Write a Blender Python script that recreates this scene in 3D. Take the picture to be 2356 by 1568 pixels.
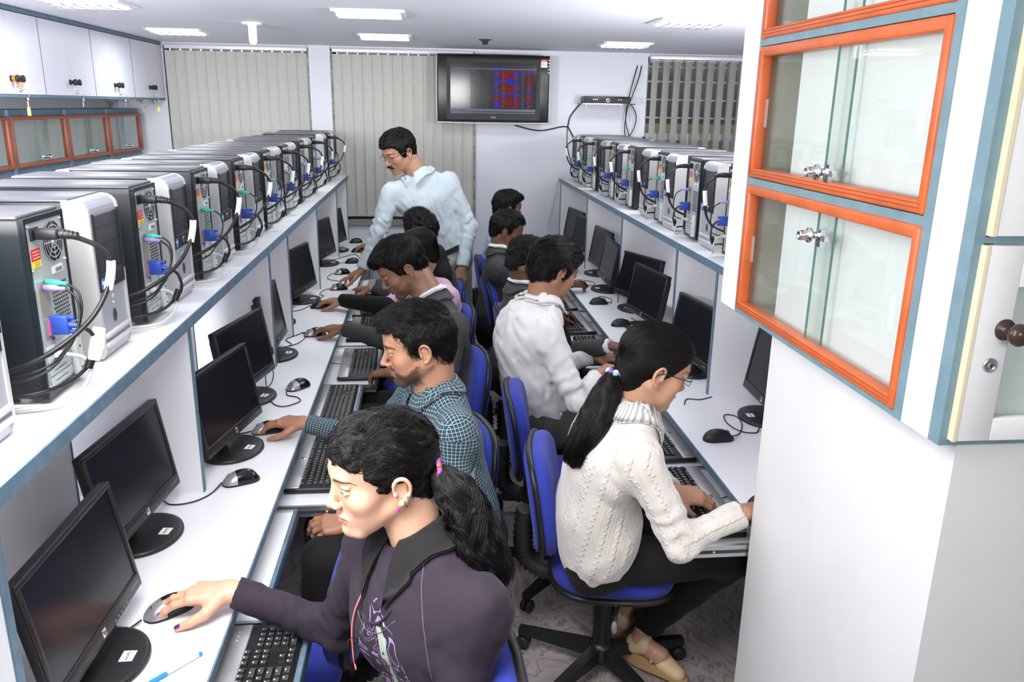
import bpy, bmesh, math, random
import numpy as np
from mathutils import Vector, Matrix, Euler

for _o in list(bpy.data.objects):
    bpy.data.objects.remove(_o)
SC = bpy.context.scene
COL = SC.collection
PI = math.pi
random.seed(7)

# ------------------------------------------------------------------ camera
CAMZ = 1.85
YAW, PITCH, ROLL = 0.107, 0.2826, -0.0168
cam_d = bpy.data.cameras.new('camera')
cam = bpy.data.objects.new('camera', cam_d)
COL.objects.link(cam)
_f = Vector((math.sin(YAW)*math.cos(PITCH), math.cos(YAW)*math.cos(PITCH), -math.sin(PITCH)))
_r = _f.cross(Vector((0, 0, 1))).normalized()
_d = _f.cross(_r)
_r2 = _r*math.cos(ROLL) + _d*math.sin(ROLL)
_d2 = _d*math.cos(ROLL) - _r*math.sin(ROLL)
_m = Matrix((_r2, -_d2, -_f)).transposed().to_4x4()
_m.translation = Vector((0, 0, CAMZ))
cam.matrix_world = _m
cam_d.sensor_width = 36.0
cam_d.lens = 1854.06/2356*36
cam_d.clip_start = 0.05
SC.camera = cam

# ------------------------------------------------------------------ light
SC.view_settings.view_transform = 'Standard'
SC.view_settings.look = 'None'
SC.view_settings.gamma = 1.0
SC.view_settings.use_curve_mapping = False
SC.view_settings.exposure = 0.5
world = bpy.data.worlds.new('world')
SC.world = world
world.use_nodes = True
world.node_tree.nodes['Background'].inputs[0].default_value = (0.80, 0.88, 1.0, 1)
world.node_tree.nodes['Background'].inputs[1].default_value = 0.20

def area(name, loc, target, sx, sy, power, col=(1, 1, 1)):
    l = bpy.data.lights.new(name, 'AREA')
    l.shape = 'RECTANGLE'; l.size = sx; l.size_y = sy; l.energy = power; l.color = col
    o = bpy.data.objects.new(name, l); COL.objects.link(o)
    o.location = loc
    o.rotation_euler = (Vector(target)-Vector(loc)).to_track_quat('-Z', 'Y').to_euler()
    return o

# studio flash heads of the photographer: one behind and left of the camera, two bounced into the ceiling
area('flash_softbox', (0.50, -1.0, 2.08), (0.35, 3.5, 0.9), 0.5, 0.42, 14, (1.0, 0.985, 0.96))
area('flash_softbox_left', (-1.15, 0.1, 2.15), (0.4, 2.4, 0.9), 0.9, 0.4, 3.5, (1.0, 0.985, 0.96))
area('flash_bounce', (2.1, 3.2, 1.75), (1.75, 3.6, 2.3), 0.6, 0.6, 56, (0.98, 0.99, 1.0))
area('flash_bounce_left', (-1.95, 2.0, 1.80), (-1.75, 2.75, 2.3), 0.6, 0.6, 62, (0.98, 0.99, 1.0))

area('flash_bounce_front', (-0.95, 0.45, 1.75), (-0.85, 0.9, 2.3), 0.6, 0.6, 45, (1.0, 0.995, 0.98))
area('added_overhead_fill', (-0.45, 1.15, 2.28), (-0.40, 1.45, 0.7), 1.2, 0.9, 27, (1.0, 0.99, 0.97)).data.spread = math.radians(125)  # added fill to brighten the near desk, not one of the flash heads
area('daylight_gap', (3.0, 7.42, 2.75), (3.0, 7.75, 1.3), 2.2, 0.25, 16, (0.95, 0.98, 1.0))

# ------------------------------------------------------------------ materials
MATS = {}
def mat(name, col, rough=0.5, metal=0.0, spec=0.5, noise=0.0, nscale=8.0, bump=0.0, bscale=60.0,
        emis=None, estr=0.0, coat=0.0, trans=0.0, ior=1.45, sheen=0.0, alpha=1.0):
    if name in MATS: return MATS[name]
    m = bpy.data.materials.new(name); m.use_nodes = True
    nt = m.node_tree; b = nt.nodes['Principled BSDF']
    c4 = tuple(col)+(1,)
    b.inputs['Base Color'].default_value = c4
    b.inputs['Roughness'].default_value = rough
    b.inputs['Metallic'].default_value = metal
    b.inputs['Specular IOR Level'].default_value = spec
    b.inputs['Coat Weight'].default_value = coat
    b.inputs['Transmission Weight'].default_value = trans
    b.inputs['IOR'].default_value = ior
    b.inputs['Sheen Weight'].default_value = sheen
    b.inputs['Alpha'].default_value = alpha
    if emis:
        b.inputs['Emission Color'].default_value = tuple(emis)+(1,)
        b.inputs['Emission Strength'].default_value = estr
    tc = None
    if noise > 0 or bump > 0:
        tc = nt.nodes.new('ShaderNodeTexCoord')
    if noise > 0:
        n = nt.nodes.new('ShaderNodeTexNoise'); n.inputs['Scale'].default_value = nscale
        n.inputs['Detail'].default_value = 6
        nt.links.new(tc.outputs['Object'], n.inputs['Vector'])
        r = nt.nodes.new('ShaderNodeMapRange')
        r.inputs['From Min'].default_value = .3; r.inputs['From Max'].default_value = .7
        r.inputs['To Min'].default_value = 1-noise; r.inputs['To Max'].default_value = 1+noise*.4
        nt.links.new(n.outputs['Fac'], r.inputs['Value'])
        v = nt.nodes.new('ShaderNodeVectorMath'); v.operation = 'SCALE'
        v.inputs[0].default_value = col
        nt.links.new(r.outputs[0], v.inputs['Scale'])
        nt.links.new(v.outputs[0], b.inputs['Base Color'])
    if bump > 0:
        n2 = nt.nodes.new('ShaderNodeTexNoise'); n2.inputs['Scale'].default_value = bscale
        n2.inputs['Detail'].default_value = 3
        nt.links.new(tc.outputs['Object'], n2.inputs['Vector'])
        bp = nt.nodes.new('ShaderNodeBump'); bp.inputs['Strength'].default_value = bump
        bp.inputs['Distance'].default_value = .002
        nt.links.new(n2.outputs['Fac'], bp.inputs['Height'])
        nt.links.new(bp.outputs[0], b.inputs['Normal'])
    MATS[name] = m
    return m

WALL = mat('wall_paint', (.67, .68, .75), .6, noise=.04, nscale=2)
CEIL = mat('ceiling_paint', (.76, .77, .85), .7)
WHITE = mat('white_laminate', (.79, .79, .815), .42, noise=.03, nscale=3)
WHITEP = mat('pillar_paint', (.72, .72, .715), .5, noise=.04, nscale=5)
BLUE = mat('blue_edge_paint', (.115, .185, .25), .5, noise=.25, nscale=30, bump=.3)
TEAL = mat('teal_edge_paint', (.17, .27, .31), .5, noise=.15, nscale=20)
ORANGE = mat('orange_wood', (.58, .125, .035), .35, noise=.2, nscale=12)
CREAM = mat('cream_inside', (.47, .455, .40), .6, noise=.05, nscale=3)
GLASS = bpy.data.materials.new('clear_glass'); GLASS.use_nodes = True; MATS['clear_glass'] = GLASS
_n = GLASS.node_tree; _n.nodes.clear(); _o = _n.nodes.new('ShaderNodeOutputMaterial'); _x = _n.nodes.new('ShaderNodeMixShader')
_t = _n.nodes.new('ShaderNodeBsdfTransparent'); _t.inputs[0].default_value = (.96, .985, .97, 1); _g = _n.nodes.new('ShaderNodeBsdfGlossy'); _g.inputs['Roughness'].default_value = .02
_l = _n.nodes.new('ShaderNodeLayerWeight'); _p = _n.nodes.new('ShaderNodeMath'); _p.operation = 'POWER'; _p.inputs[1].default_value = 4.5
_q = _n.nodes.new('ShaderNodeMath'); _q.operation = 'MULTIPLY_ADD'; _q.inputs[1].default_value = .5; _q.inputs[2].default_value = .025
_n.links.new(_l.outputs['Facing'], _p.inputs[0]); _n.links.new(_p.outputs[0], _q.inputs[0]); _n.links.new(_q.outputs[0], _x.inputs[0]); _n.links.new(_t.outputs[0], _x.inputs[1]); _n.links.new(_g.outputs[0], _x.inputs[2]); _n.links.new(_x.outputs[0], _o.inputs[0])
GLASSEDGE = mat('glass_edge', (.12, .22, .19), .2)
CHROME = mat('chrome', (.75, .75, .76), .18, metal=1)
STEEL = mat('grey_steel', (.50, .55, .55), .38, metal=.35)
ZINC = mat('rail_zinc', (.55, .6, .58), .3, metal=.9)
BLACKP = mat('black_plastic', (.012, .012, .013), .38)
BLACKM = mat('black_matt_plastic', (.014, .014, .016), .55)
BLACKG = mat('black_gloss', (.008, .008, .010), .12)
CASEK = mat('black_case_steel', (.010, .014, .018), .36, spec=.6)
SCREEN = mat('dark_screen', (.008, .008, .011), .25, spec=.3)
SILVER = mat('silver_plastic', (.40, .41, .46), .42, metal=.25)
SILVERL = mat('light_silver_plastic', (.52, .52, .515), .4, metal=.1)
DGREY = mat('dark_grey_plastic', (.04, .042, .05), .45)
GREYM = mat('mid_grey_plastic', (.2, .2, .22), .5)
KEYC = mat('key_black', (.017, .017, .018), .4)
LABEL = mat('white_sticker', (.8, .8, .8), .5)
INK = mat('ink_black', (.02, .02, .02), .6)
INKG = mat('ink_light_grey', (.5, .5, .5), .5)
RED = mat('red_sticker', (.6, .03, .03), .5)
YEL = mat('yellow_sticker', (.85, .62, .05), .5)
GREEN = mat('green_plug', (.05, .5, .33), .4)
PURPLE = mat('purple_plug', (.33, .24, .6), .4)
VGAB = mat('blue_plug', (.02, .06, .33), .4)
CABLE = mat('black_cable', (.01, .01, .011), .4)
CABLEW = mat('pale_grey_cable', (.55, .54, .5), .5)
BEIGE = mat('beige_port_metal', (.45, .42, .36), .4, metal=.6)

# ------------------------------------------------------------------ mesh builder
def frame(axis, hint=(0, 0, 1)):
    z = Vector(axis).normalized(); h = Vector(hint)
    if abs(z.dot(h)) > .98: h = Vector((1, 0, 0))
    x = h.cross(z).normalized(); y = z.cross(x)
    return x, y, z
def Rz(a): return Matrix.Rotation(a, 3, 'Z')
def Rx(a): return Matrix.Rotation(a, 3, 'X')
def Ry(a): return Matrix.Rotation(a, 3, 'Y')
_BOXC = {}
class MB:
    def __init__(s): s.v = []; s.f = []; s.m = []; s.mats = []; s.sm = []
    def mi(s, m):
        if m not in s.mats: s.mats.append(m)
        return s.mats.index(m)
    def add(s, vs, fs, m, smooth=False):
        o = len(s.v); s.v += [tuple(v) for v in vs]; k = s.mi(m)
        for f in fs: s.f.append(tuple(i+o for i in f)); s.m.append(k); s.sm.append(smooth)
        return s
    def box(s, lo, hi, m, T=None, o=(0, 0, 0)):
        vs = [Vector((x, y, z)) for x in (lo[0], hi[0]) for y in (lo[1], hi[1]) for z in (lo[2], hi[2])]
        if T is not None: vs = [T @ v + Vector(o) for v in vs]
        return s.add(vs, [(0, 1, 3, 2), (4, 6, 7, 5), (0, 4, 5, 1), (2, 3, 7, 6), (0, 2, 6, 4), (1, 5, 7, 3)], m)
    def rbox(s, lo, hi, m, r=.005, seg=2, T=None, o=(0, 0, 0), smooth=True):
        key = (tuple(round(hi[i]-lo[i], 5) for i in range(3)), r, seg)
        if key not in _BOXC:
            bm = bmesh.new(); bmesh.ops.create_cube(bm, size=1)
            for v in bm.verts: v.co = Vector([(v.co[i]+.5)*key[0][i] for i in range(3)])
            bmesh.ops.bevel(bm, geom=bm.edges[:], offset=min(r, min(key[0])*.49), segments=seg, affect='EDGES', profile=.5)
            bm.verts.index_update()
            _BOXC[key] = ([v.co.copy() for v in bm.verts], [tuple(v.index for v in f.verts) for f in bm.faces]); bm.free()
        vs, fs = _BOXC[key]; L = Vector(lo); vs = [v+L for v in vs]
        if T is not None: vs = [T @ v + Vector(o) for v in vs]
        return s.add(vs, fs, m, smooth)
    def cyl(s, a, b, r0, m, r1=None, n=16, smooth=True, caps=True):
        r1 = r0 if r1 is None else r1; a = Vector(a); b = Vector(b); x, y, z = frame(b-a)
        vs = []
        for p, r in ((a, r0), (b, r1)):
            vs += [p+x*(r*math.cos(2*PI*i/n))+y*(r*math.sin(2*PI*i/n)) for i in range(n)]
        fs = [(i, (i+1) % n, n+(i+1) % n, n+i) for i in range(n)]
        s.add(vs, fs, m, smooth)
        if caps: s.add(vs[:n], [tuple(range(n))[::-1]], m); s.add(vs[n:], [tuple(range(n))], m)
        return s
    def lathe(s, prof, m, o=(0, 0, 0), axis=(0, 0, 1), n=20, smooth=True, sx=1, sy=1):
        x, y, z = frame(axis) if tuple(axis) != (0, 0, 1) else (Vector((1, 0, 0)), Vector((0, 1, 0)), Vector((0, 0, 1)))
        o = Vector(o); vs = []
        for r, h in prof: vs += [o+z*h+x*(sx*r*math.cos(2*PI*i/n))+y*(sy*r*math.sin(2*PI*i/n)) for i in range(n)]
        fs = []
        for k in range(len(prof)-1):
            fs += [(k*n+i, k*n+(i+1) % n, (k+1)*n+(i+1) % n, (k+1)*n+i) for i in range(n)]
        fs.append(tuple(range(n))[::-1]); fs.append(tuple(range((len(prof)-1)*n, len(prof)*n)))
        return s.add(vs, fs, m, smooth)
    def tube(s, pts, r, m, n=8, curve=True, sub=6, smooth=True):
        P = [Vector(p) for p in pts]
        if curve and len(P) > 2: P = catmull(P, sub)
        rr = r if isinstance(r, (list, tuple)) else [r]*len(P)
        if len(rr) != len(P): rr = list(np.interp(np.linspace(0, 1, len(P)), np.linspace(0, 1, len(rr)), rr))
        vs = []; x = None
        for i, p in enumerate(P):
            t = (P[min(i+1, len(P)-1)]-P[max(i-1, 0)])
            if t.length < 1e-9: t = Vector((0, 0, 1))
            t.normalize()
            if x is None: x = frame(t)[0]
            x = (x - t*x.dot(t))
            if x.length < 1e-6: x = frame(t)[0]
            x.normalize(); y = t.cross(x)
            vs += [p+x*(rr[i]*math.cos(2*PI*k/n))+y*(rr[i]*math.sin(2*PI*k/n)) for k in range(n)]
        fs = [(i*n+k, i*n+(k+1) % n, (i+1)*n+(k+1) % n, (i+1)*n+k) for i in range(len(P)-1) for k in range(n)]
        fs.append(tuple(range(n))[::-1]); fs.append(tuple(range((len(P)-1)*n, len(P)*n)))
        return s.add(vs, fs, m, smooth)
    def prism(s, pts, a, b, m, ax=2, smooth=False):
        # polygon pts (2-D) extruded along axis ax from a to b
        def mk(p, h):
            if ax == 2: return (p[0], p[1], h)
            if ax == 1: return (p[0], h, p[1])
            return (h, p[0], p[1])
        n = len(pts); vs = [mk(p, a) for p in pts]+[mk(p, b) for p in pts]
        fs = [tuple(range(n))[::-1], tuple(range(n, 2*n))]+[(i, (i+1) % n, n+(i+1) % n, n+i) for i in range(n)]
        return s.add(vs, fs, m, smooth)
    def ell(s, c, r, m, R=None, n=16, k=10):
        vs = [Vector((0, 0, -1))]; fs = []
        for j in range(1, k):
            t = -PI/2+PI*j/k
            vs += [Vector((math.cos(t)*math.cos(2*PI*i/n), math.cos(t)*math.sin(2*PI*i/n), math.sin(t))) for i in range(n)]
        vs.append(Vector((0, 0, 1)))
        for i in range(n):
            fs.append((0, 1+(i+1) % n, 1+i)); L = 1+(k-2)*n; fs.append((L+i, L+(i+1) % n, len(vs)-1))
        for j in range(k-2):
            fs += [(1+j*n+i, 1+j*n+(i+1) % n, 1+(j+1)*n+(i+1) % n, 1+(j+1)*n+i) for i in range(n)]
        c = Vector(c); vs = [Vector((v[0]*r[0], v[1]*r[1], v[2]*r[2])) for v in vs]
        if R is not None: vs = [R @ v for v in vs]
        return s.add([v+c for v in vs], fs, m, True)
    def xf(s, T, o=(0, 0, 0)):
        o = Vector(o); s.v = [tuple(T @ Vector(v)+o) for v in s.v]; return s
    def build(s, name, parent=None, loc=None):
        me = bpy.data.meshes.new(name); me.from_pydata(s.v, [], s.f)
        for m in s.mats: me.materials.append(m)
        me.polygons.foreach_set('material_index', s.m)
        me.polygons.foreach_set('use_smooth', s.sm)
        me.update()
        o = bpy.data.objects.new(name, me); COL.objects.link(o)
        if parent is not None: o.parent = parent
        if loc is not None: o.location = loc
        return o
def catmull(P, sub=6):
    out = []; n = len(P)
    for i in range(n-1):
        p0 = P[max(i-1, 0)]; p1 = P[i]; p2 = P[i+1]; p3 = P[min(i+2, n-1)]
        for k in range(sub):
            t = k/sub
            out.append(.5*((2*p1)+(p2-p0)*t+(2*p0-5*p1+4*p2-p3)*t*t+(3*p1-p0-3*p2+p3)*t**3))
    out.append(P[-1]); return out
def tag(o, label=None, cat=None, group=None, kind=None):
    if label: o['label'] = label
    if cat: o['category'] = cat
    if group: o['group'] = group
    if kind: o['kind'] = kind
    return o
def empty(name, loc=(0, 0, 0), rz=0):
    o = bpy.data.objects.new(name, None); COL.objects.link(o); o.location = loc; o.rotation_euler = (0, 0, rz)
    o.empty_display_size = .1
    return o
def struct(name, mb):
    o = mb.build(name); o['kind'] = 'structure'; return o
def dup(root, loc, rz, label=None, group=None):
    r = root.copy(); COL.objects.link(r); r.location = loc; r.rotation_euler = (0, 0, rz)
    if label: r['label'] = label
    if group: r['group'] = group
    for ch in root.children:
        c = ch.copy(); COL.objects.link(c); c.parent = r
        for g in ch.children:
            d = g.copy(); COL.objects.link(d); d.parent = c
    return r
def text(name, body, size, m, M4, parent=None, extr=.0002, align='CENTER'):
    cu = bpy.data.curves.new(name, 'FONT'); cu.body = body; cu.size = size; cu.extrude = extr
    cu.align_x = align; cu.align_y = 'CENTER'; cu.resolution_u = 2
    t = bpy.data.objects.new(name, cu); COL.objects.link(t)
    dg = bpy.context.evaluated_depsgraph_get(); me = bpy.data.meshes.new_from_object(t.evaluated_get(dg))
    bpy.data.objects.remove(t); me.name = name; me.materials.clear(); me.materials.append(m)
    me.transform(M4)
    o = bpy.data.objects.new(name, me); COL.objects.link(o)
    if parent is not None: o.parent = parent
    return o
def mtx(x, y, z, o):
    M = Matrix((Vector(x), Vector(y), Vector(z))).transposed().to_4x4(); M.translation = Vector(o); return M
# ================================================================== ROOM
YW = 7.03; ZC = 2.30
# floor: grey wavy-veined stone
fm = bpy.data.materials.new('veined_stone_floor'); fm.use_nodes = True
nt = fm.node_tree; B = nt.nodes['Principled BSDF']; B.inputs['Roughness'].default_value = .3
tc = nt.nodes.new('ShaderNodeTexCoord')
mp = nt.nodes.new('ShaderNodeMapping'); mp.inputs['Scale'].default_value = (1.0, .55, 1); mp.inputs['Rotation'].default_value = (0, 0, .5)
nt.links.new(tc.outputs['Object'], mp.inputs['Vector'])
n1 = nt.nodes.new('ShaderNodeTexNoise'); n1.inputs['Scale'].default_value = 4.2; n1.inputs['Detail'].default_value = 6; n1.inputs['Distortion'].default_value = .9
nt.links.new(mp.outputs[0], n1.inputs['Vector'])
mm = nt.nodes.new('ShaderNodeMath'); mm.operation = 'MULTIPLY'; mm.inputs[1].default_value = 17
nt.links.new(n1.outputs['Fac'], mm.inputs[0])
fr = nt.nodes.new('ShaderNodeMath'); fr.operation = 'FRACT'; nt.links.new(mm.outputs[0], fr.inputs[0])
cr = nt.nodes.new('ShaderNodeValToRGB'); e = cr.color_ramp.elements
e[0].position = 0; e[0].color = (.27, .25, .245, 1); e[1].position = 1; e[1].color = (.39, .36, .35, 1)
x_ = cr.color_ramp.elements.new(.07); x_.color = (.19, .175, .175, 1)
x_ = cr.color_ramp.elements.new(.16); x_.color = (.35, .32, .31, 1)
x_ = cr.color_ramp.elements.new(.6); x_.color = (.45, .42, .405, 1)
nt.links.new(fr.outputs[0], cr.inputs[0])
n2 = nt.nodes.new('ShaderNodeTexNoise'); n2.inputs['Scale'].default_value = 2.2; n2.inputs['Detail'].default_value = 8
nt.links.new(tc.outputs['Object'], n2.inputs['Vector'])
mx = nt.nodes.new('ShaderNodeMix'); mx.data_type = 'RGBA'; mx.blend_type = 'MULTIPLY'; mx.inputs[0].default_value = .75
cr2 = nt.nodes.new('ShaderNodeValToRGB'); e = cr2.color_ramp.elements
e[0].position = .35; e[0].color = (.55, .52, .52, 1); e[1].position = .65; e[1].color = (1.0, .93, .91, 1)
nt.links.new(n2.outputs['Fac'], cr2.inputs[0])
nt.links.new(cr.outputs[0], mx.inputs[6]); nt.links.new(cr2.outputs[0], mx.inputs[7])
nt.links.new(mx.outputs[2], B.inputs['Base Color'])
struct('floor', MB().box((-3.4, -1.5, -.05), (4.2, 8.6, 0), fm))
struct('ceiling', MB().box((-3.4, -1.2, ZC), (4.2, 7.5, ZC+.05), CEIL))

# back wall with three window openings, a column, granite sill
def wall_pieces():
    w = MB(); W = WALL; y0, y1 = YW, YW+.2
    w.box((-3.4, y0, 0), (-2.07, y1, ZC), W)
    w.box((-2.07, y0, 0), (.40, y1, .86), W)
    w.box((-.935, y0-.03, .86), (-.765, y1, ZC), W)         # column between the blinds
    w.box((.40, y0, 0), (1.87, y1, ZC), W)
    w.box((1.87, y0, 0), (4.2, y1, 1.0), W)
    w.box((-2.07, y0, 2.275), (.40, y1, ZC), W); w.box((1.87, y0, 2.275), (4.2, y1, ZC), W)
    return w
struct('wall_back', wall_pieces())
wl = MB().box((-2.6, -1.2, 0), (-2.45, YW, ZC), WALL)
struct('wall_left', wl)
struct('wall_right', MB().box((4.0, 1.3, 0), (4.2, YW, ZC), WALL))
sk = mat('dark_skirting', (.07, .075, .08), .5)
struct('baseboard_back', MB().box((-2.07, YW-.015, 0), (4.0, YW, .14), sk))
gran = mat('granite_sill', (.32, .3, .27), .4, noise=.6, nscale=90)
struct('trim_1', MB().box((-2.07, YW-.03, .855), (.40, YW+.16, .905), gran))

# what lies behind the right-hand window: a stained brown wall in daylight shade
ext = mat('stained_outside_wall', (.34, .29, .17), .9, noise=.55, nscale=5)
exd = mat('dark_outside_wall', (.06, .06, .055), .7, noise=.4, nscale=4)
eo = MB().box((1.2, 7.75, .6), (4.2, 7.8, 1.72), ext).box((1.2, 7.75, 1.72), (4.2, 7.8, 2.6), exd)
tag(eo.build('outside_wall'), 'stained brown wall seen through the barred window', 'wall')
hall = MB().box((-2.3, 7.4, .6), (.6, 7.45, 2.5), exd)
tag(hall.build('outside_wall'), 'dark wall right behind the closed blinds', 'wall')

winm = mat('white_window_metal', (.66, .66, .7), .4)
def window(n, x0, x1, z0, z1, bars):
    w = MB(); y = YW+.12; t = .04
    for a, b in (((x0, y, z0), (x1, y+t, z0+t)), ((x0, y, z1-t), (x1, y+t, z1)), ((x0, y, z0), (x0+t, y+t, z1)), ((x1-t, y, z0), (x1, y+t, z1))):
        w.box(a, b, winm)
    k = int((x1-x0)/.42)
    zm = 1.62
    w.box((x0, y-.005, zm-.03), (x1, y+t, zm+.03), winm)
    if bars:
        for q in range(1, k):
            xx = x0+(x1-x0)*q/k
            w.box((xx-.025, y, z0), (xx+.025, y+t, zm), winm)
        for zz in (1.09, 1.18, 1.27, 1.36, 1.45, 1.78, 1.93, 2.08, 2.2):
            w.cyl((x0, y-.02, zz), (x1, y-.02, zz), .008, winm, n=8)
    struct('window_%d' % n, w)
window(1, -2.07, -.935, .905, 2.275, False)
window(2, -.765, .40, .905, 2.275, False)
window(3, 1.87, 4.0, 1.0, 2.275, True)
def pane_obj(x0, x1, z0, z1, nm):
    g = MB().box((x0, YW+.13, z0), (x1, YW+.134, z1), GLASS)
    tag(g.build('window_glass'), nm, 'window glass')
pane_obj(1.91, 3.96, 1.04, 2.235, 'clear glass pane behind the open blinds at the barred window')

# vertical blinds -------------------------------------------------------
bl_m = mat('blind_fabric', (.48, .47, .44), .8, noise=.05, nscale=40, bump=.5, bscale=120)
railm = mat('blind_rail', (.74, .74, .78), .35, metal=.2)
def slat(w_, z0, z1, curve=.006):
    s = MB(); n = 4; vs = []
    for j in range(n+1):
        t = j/n-.5; vs.append((t*w_, curve*(1-4*t*t)))
    pts = vs+[(a, b-.0015) for a, b in vs[::-1]]
    s.prism(pts, z0, z1, bl_m, 2)
    s.box((-w_/2, -.004, z0), (w_/2, .004, z0+.03), bl_m)
    s.box((-.006, -.003, z1), (.006, .003, z1+.014), railm)
    return s
def blinds(name, label, x0, x1, z0, z1, n, ang, y):
    r = empty(name, ((x0+x1)/2, y, z0)); tag(r, label, 'window blind')
    MB().rbox((x0-(x0+x1)/2, -.03, z1+.012-z0), (x1-(x0+x1)/2, .03, z1+.045-z0), railm, .006).build('head_rail', r)
    w_ = (x1-x0)/n*1.13 if abs(ang) < .5 else .10
    base = None
    for i in range(n):
        xx = x0+(x1-x0)*(i+.5)/n-(x0+x1)/2
        if base is None:
            base = slat(w_, 0, z1-z0).build('slat', r); o = base
        else:
            o = base.copy(); COL.objects.link(o); o.parent = r
        o.location = (xx, 0, 0); o.rotation_euler = (0, 0, ang+random.uniform(-.05, .05))
    t = MB()
    for i in range(n-1):
        xa = x0+(x1-x0)*(i+.5)/n-(x0+x1)/2; xb = xa+(x1-x0)/n
        t.tube([(xa, -.008, .02), ((xa+xb)/2, -.012, .008), (xb, -.008, .02)], .0015, railm, n=5, sub=3)
    t.build('bottom_chain', r)
blinds('vertical_blind', 'closed cream vertical blind beside the left cabinets', -2.05, -.945, .93, 2.238, 14, .12, YW-.01)
blinds('vertical_blind', 'closed cream vertical blind behind the standing man and television', -.75, .395, .93, 2.238, 14, .12, YW-.01)
blinds('vertical_blind', 'open cream vertical blind with turned slats at the barred right window', 1.88, 3.9, 1.1, 2.238, 21, -1.3, YW-.03)
# worn edges beside the blinds
for k, (x, a, b) in enumerate(((-.94, .9, 2.26), (.405, .9, 2.2), (-.757, .9, 2.26))):
    struct('trim_%d' % (k+2), MB().box((x-.008, YW-.02, a), (x+.008, YW+.01, b), mat('chipped_frame', (.3, .28, .25), .7, noise=.6, nscale=25)))

# ceiling lights ---------------------------------------------------------
tubem = mat('lit_tube', (1, 1, 1), .4, emis=(.93, 1, .97), estr=5.0)
louv = mat('mirror_louvre', (.8, .84, .8), .15, metal=.85)
def ceiling_light():
    r = empty('ceiling_light')
    f = MB(); L, Wd = .31, .31
    for a, b in (((-L, -Wd, -.014), (L, -Wd+.03, 0)), ((-L, Wd-.03, -.014), (L, Wd, 0)), ((-L, -Wd, -.014), (-L+.03, Wd, 0)), ((L-.03, -Wd, -.014), (L, Wd, 0))):
        f.box(a, b, WHITE)
    f.build('frame', r)
    v = MB()
    for i in range(6):
        x = -L+.03+(i+.5)*(2*L-.06)/6
        v.prism([(x-.012, -.003), (x+.012, -.003), (x, -.03)], -Wd+.03, Wd-.03, louv, 1)
    for y in (-.1, .1): v.box((-L+.03, y-.006, -.028), (L-.03, y+.006, -.003), louv)
    v.build('louvre', r)
    t = MB()
    for y in (-.2, 0, .2): t.cyl((-L+.05, y, -.012), (L-.05, y, -.012), .011, tubem, n=10)
    t.build('light_tube', r)
    return r
cl0 = None
for (x, y, nm) in ((-1.6, 4.35, 'recessed louvred ceiling light nearest the left cabinets'), (-1.62, 5.88, 'recessed louvred ceiling light in front of the left blind'),
                   (-.28, 4.45, 'recessed louvred ceiling light over the left desks'), (-.27, 5.9, 'recessed louvred ceiling light in front of the middle blind'),
                   (1.43, 6.05, 'recessed louvred ceiling light in front of the barred window'), (1.39, 4.45, 'recessed louvred ceiling light over the right desks')):
    if cl0 is None: cl0 = ceiling_light(); o = cl0; o.location = (x, y, ZC)
    else: o = dup(cl0, (x, y, ZC), 0)
    tag(o, nm, 'ceiling light', 'recessed louvred ceiling lights')
    s = .58; o.scale = (s, s*.8, 1)
    area('tube_glow', (x, y, ZC-.04), (x, y, 0), .34, .26, 5, (.95, 1, .98))
r = empty('ceiling_lamp', (-1.01, 5.2, ZC)); tag(r, 'single stubby white lamp hanging from a small ceiling plate', 'lamp')
MB().cyl((0, 0, -.01), (0, 0, 0), .06, WHITE, n=24).build('ceiling_plate', r)
MB().lathe([(.012, -.12), (.02, -.112), (.023, -.10), (.023, -.02), (.026, -.008)], mat('lit_bulb', (1, 1, 1), .3, emis=(1, 1, .95), estr=1.6)).build('lamp_bulb', r)
r = empty('smoke_detector', (.42, 6.0, ZC)); tag(r, 'small dark round sprinkler on the ceiling above the television', 'sprinkler')
MB().lathe([(.012, -.035), (.02, -.03), (.024, -.012), (.045, -.004), (.047, 0)], DGREY).build('sprinkler_head', r)
r.name = 'ceiling_sprinkler'

# socket above the tv ------------------------------------------------------
r = empty('wall_socket', (.50, YW, 2.235)); tag(r, 'white wall socket with switch above the television', 'socket')
MB().rbox((-.055, -.012, -.04), (.055, 0, .04), WHITE, .003).build('socket_plate', r)
sk_ = MB()
for a, b in ((-.03, .012), (-.036, -.01), (-.024, -.01)): sk_.cyl((a, -.0135, b), (a, -.011, b), .004, INK, n=8)
sk_.build('socket_holes', r); MB().rbox((.02, -.018, -.012), (.034, -.011, .012), WHITE, .002).build('switch', r)

# television ---------------------------------------------------------------
tvx, tvz, ty = .552, 1.985, 6.90
r = empty('television', (tvx, ty, tvz)); tag(r, 'large black wall-mounted television with silver rim showing a table', 'television')
tvf = mat('tv_frame', (.012, .013, .015), .3)
b_ = MB(); W2, H2 = .458, .258
b_.rbox((-W2, -.03, -H2), (W2, .05, H2), tvf, .01)
b_.build('housing', r)
MB().box((-.22, .05, -.15), (.22, .125, .15), DGREY).build('wall_mount', r)
rim = MB(); pth = []
for k in range(9): pth.append((-W2-.004+k*(2*W2+.008)/8, -.02, -H2-.006-.006*math.sin(PI*k/8)))
rim.tube(pth, .007, SILVERL, n=8)
rim.tube([(-W2-.004, -.02, -H2-.006), (-W2-.006, -.02, 0), (-W2-.002, -.02, H2)], .005, SILVERL, n=8)
rim.tube([(W2+.004, -.02, -H2-.006), (W2+.006, -.02, 0), (W2+.002, -.02, H2)], .005, SILVERL, n=8)
rim.tube([(-W2, -.02, H2+.003), (0, -.02, H2+.006), (W2, -.02, H2+.003)], .005, BLACKG, n=8)
rim.build('rim', r)
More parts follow.
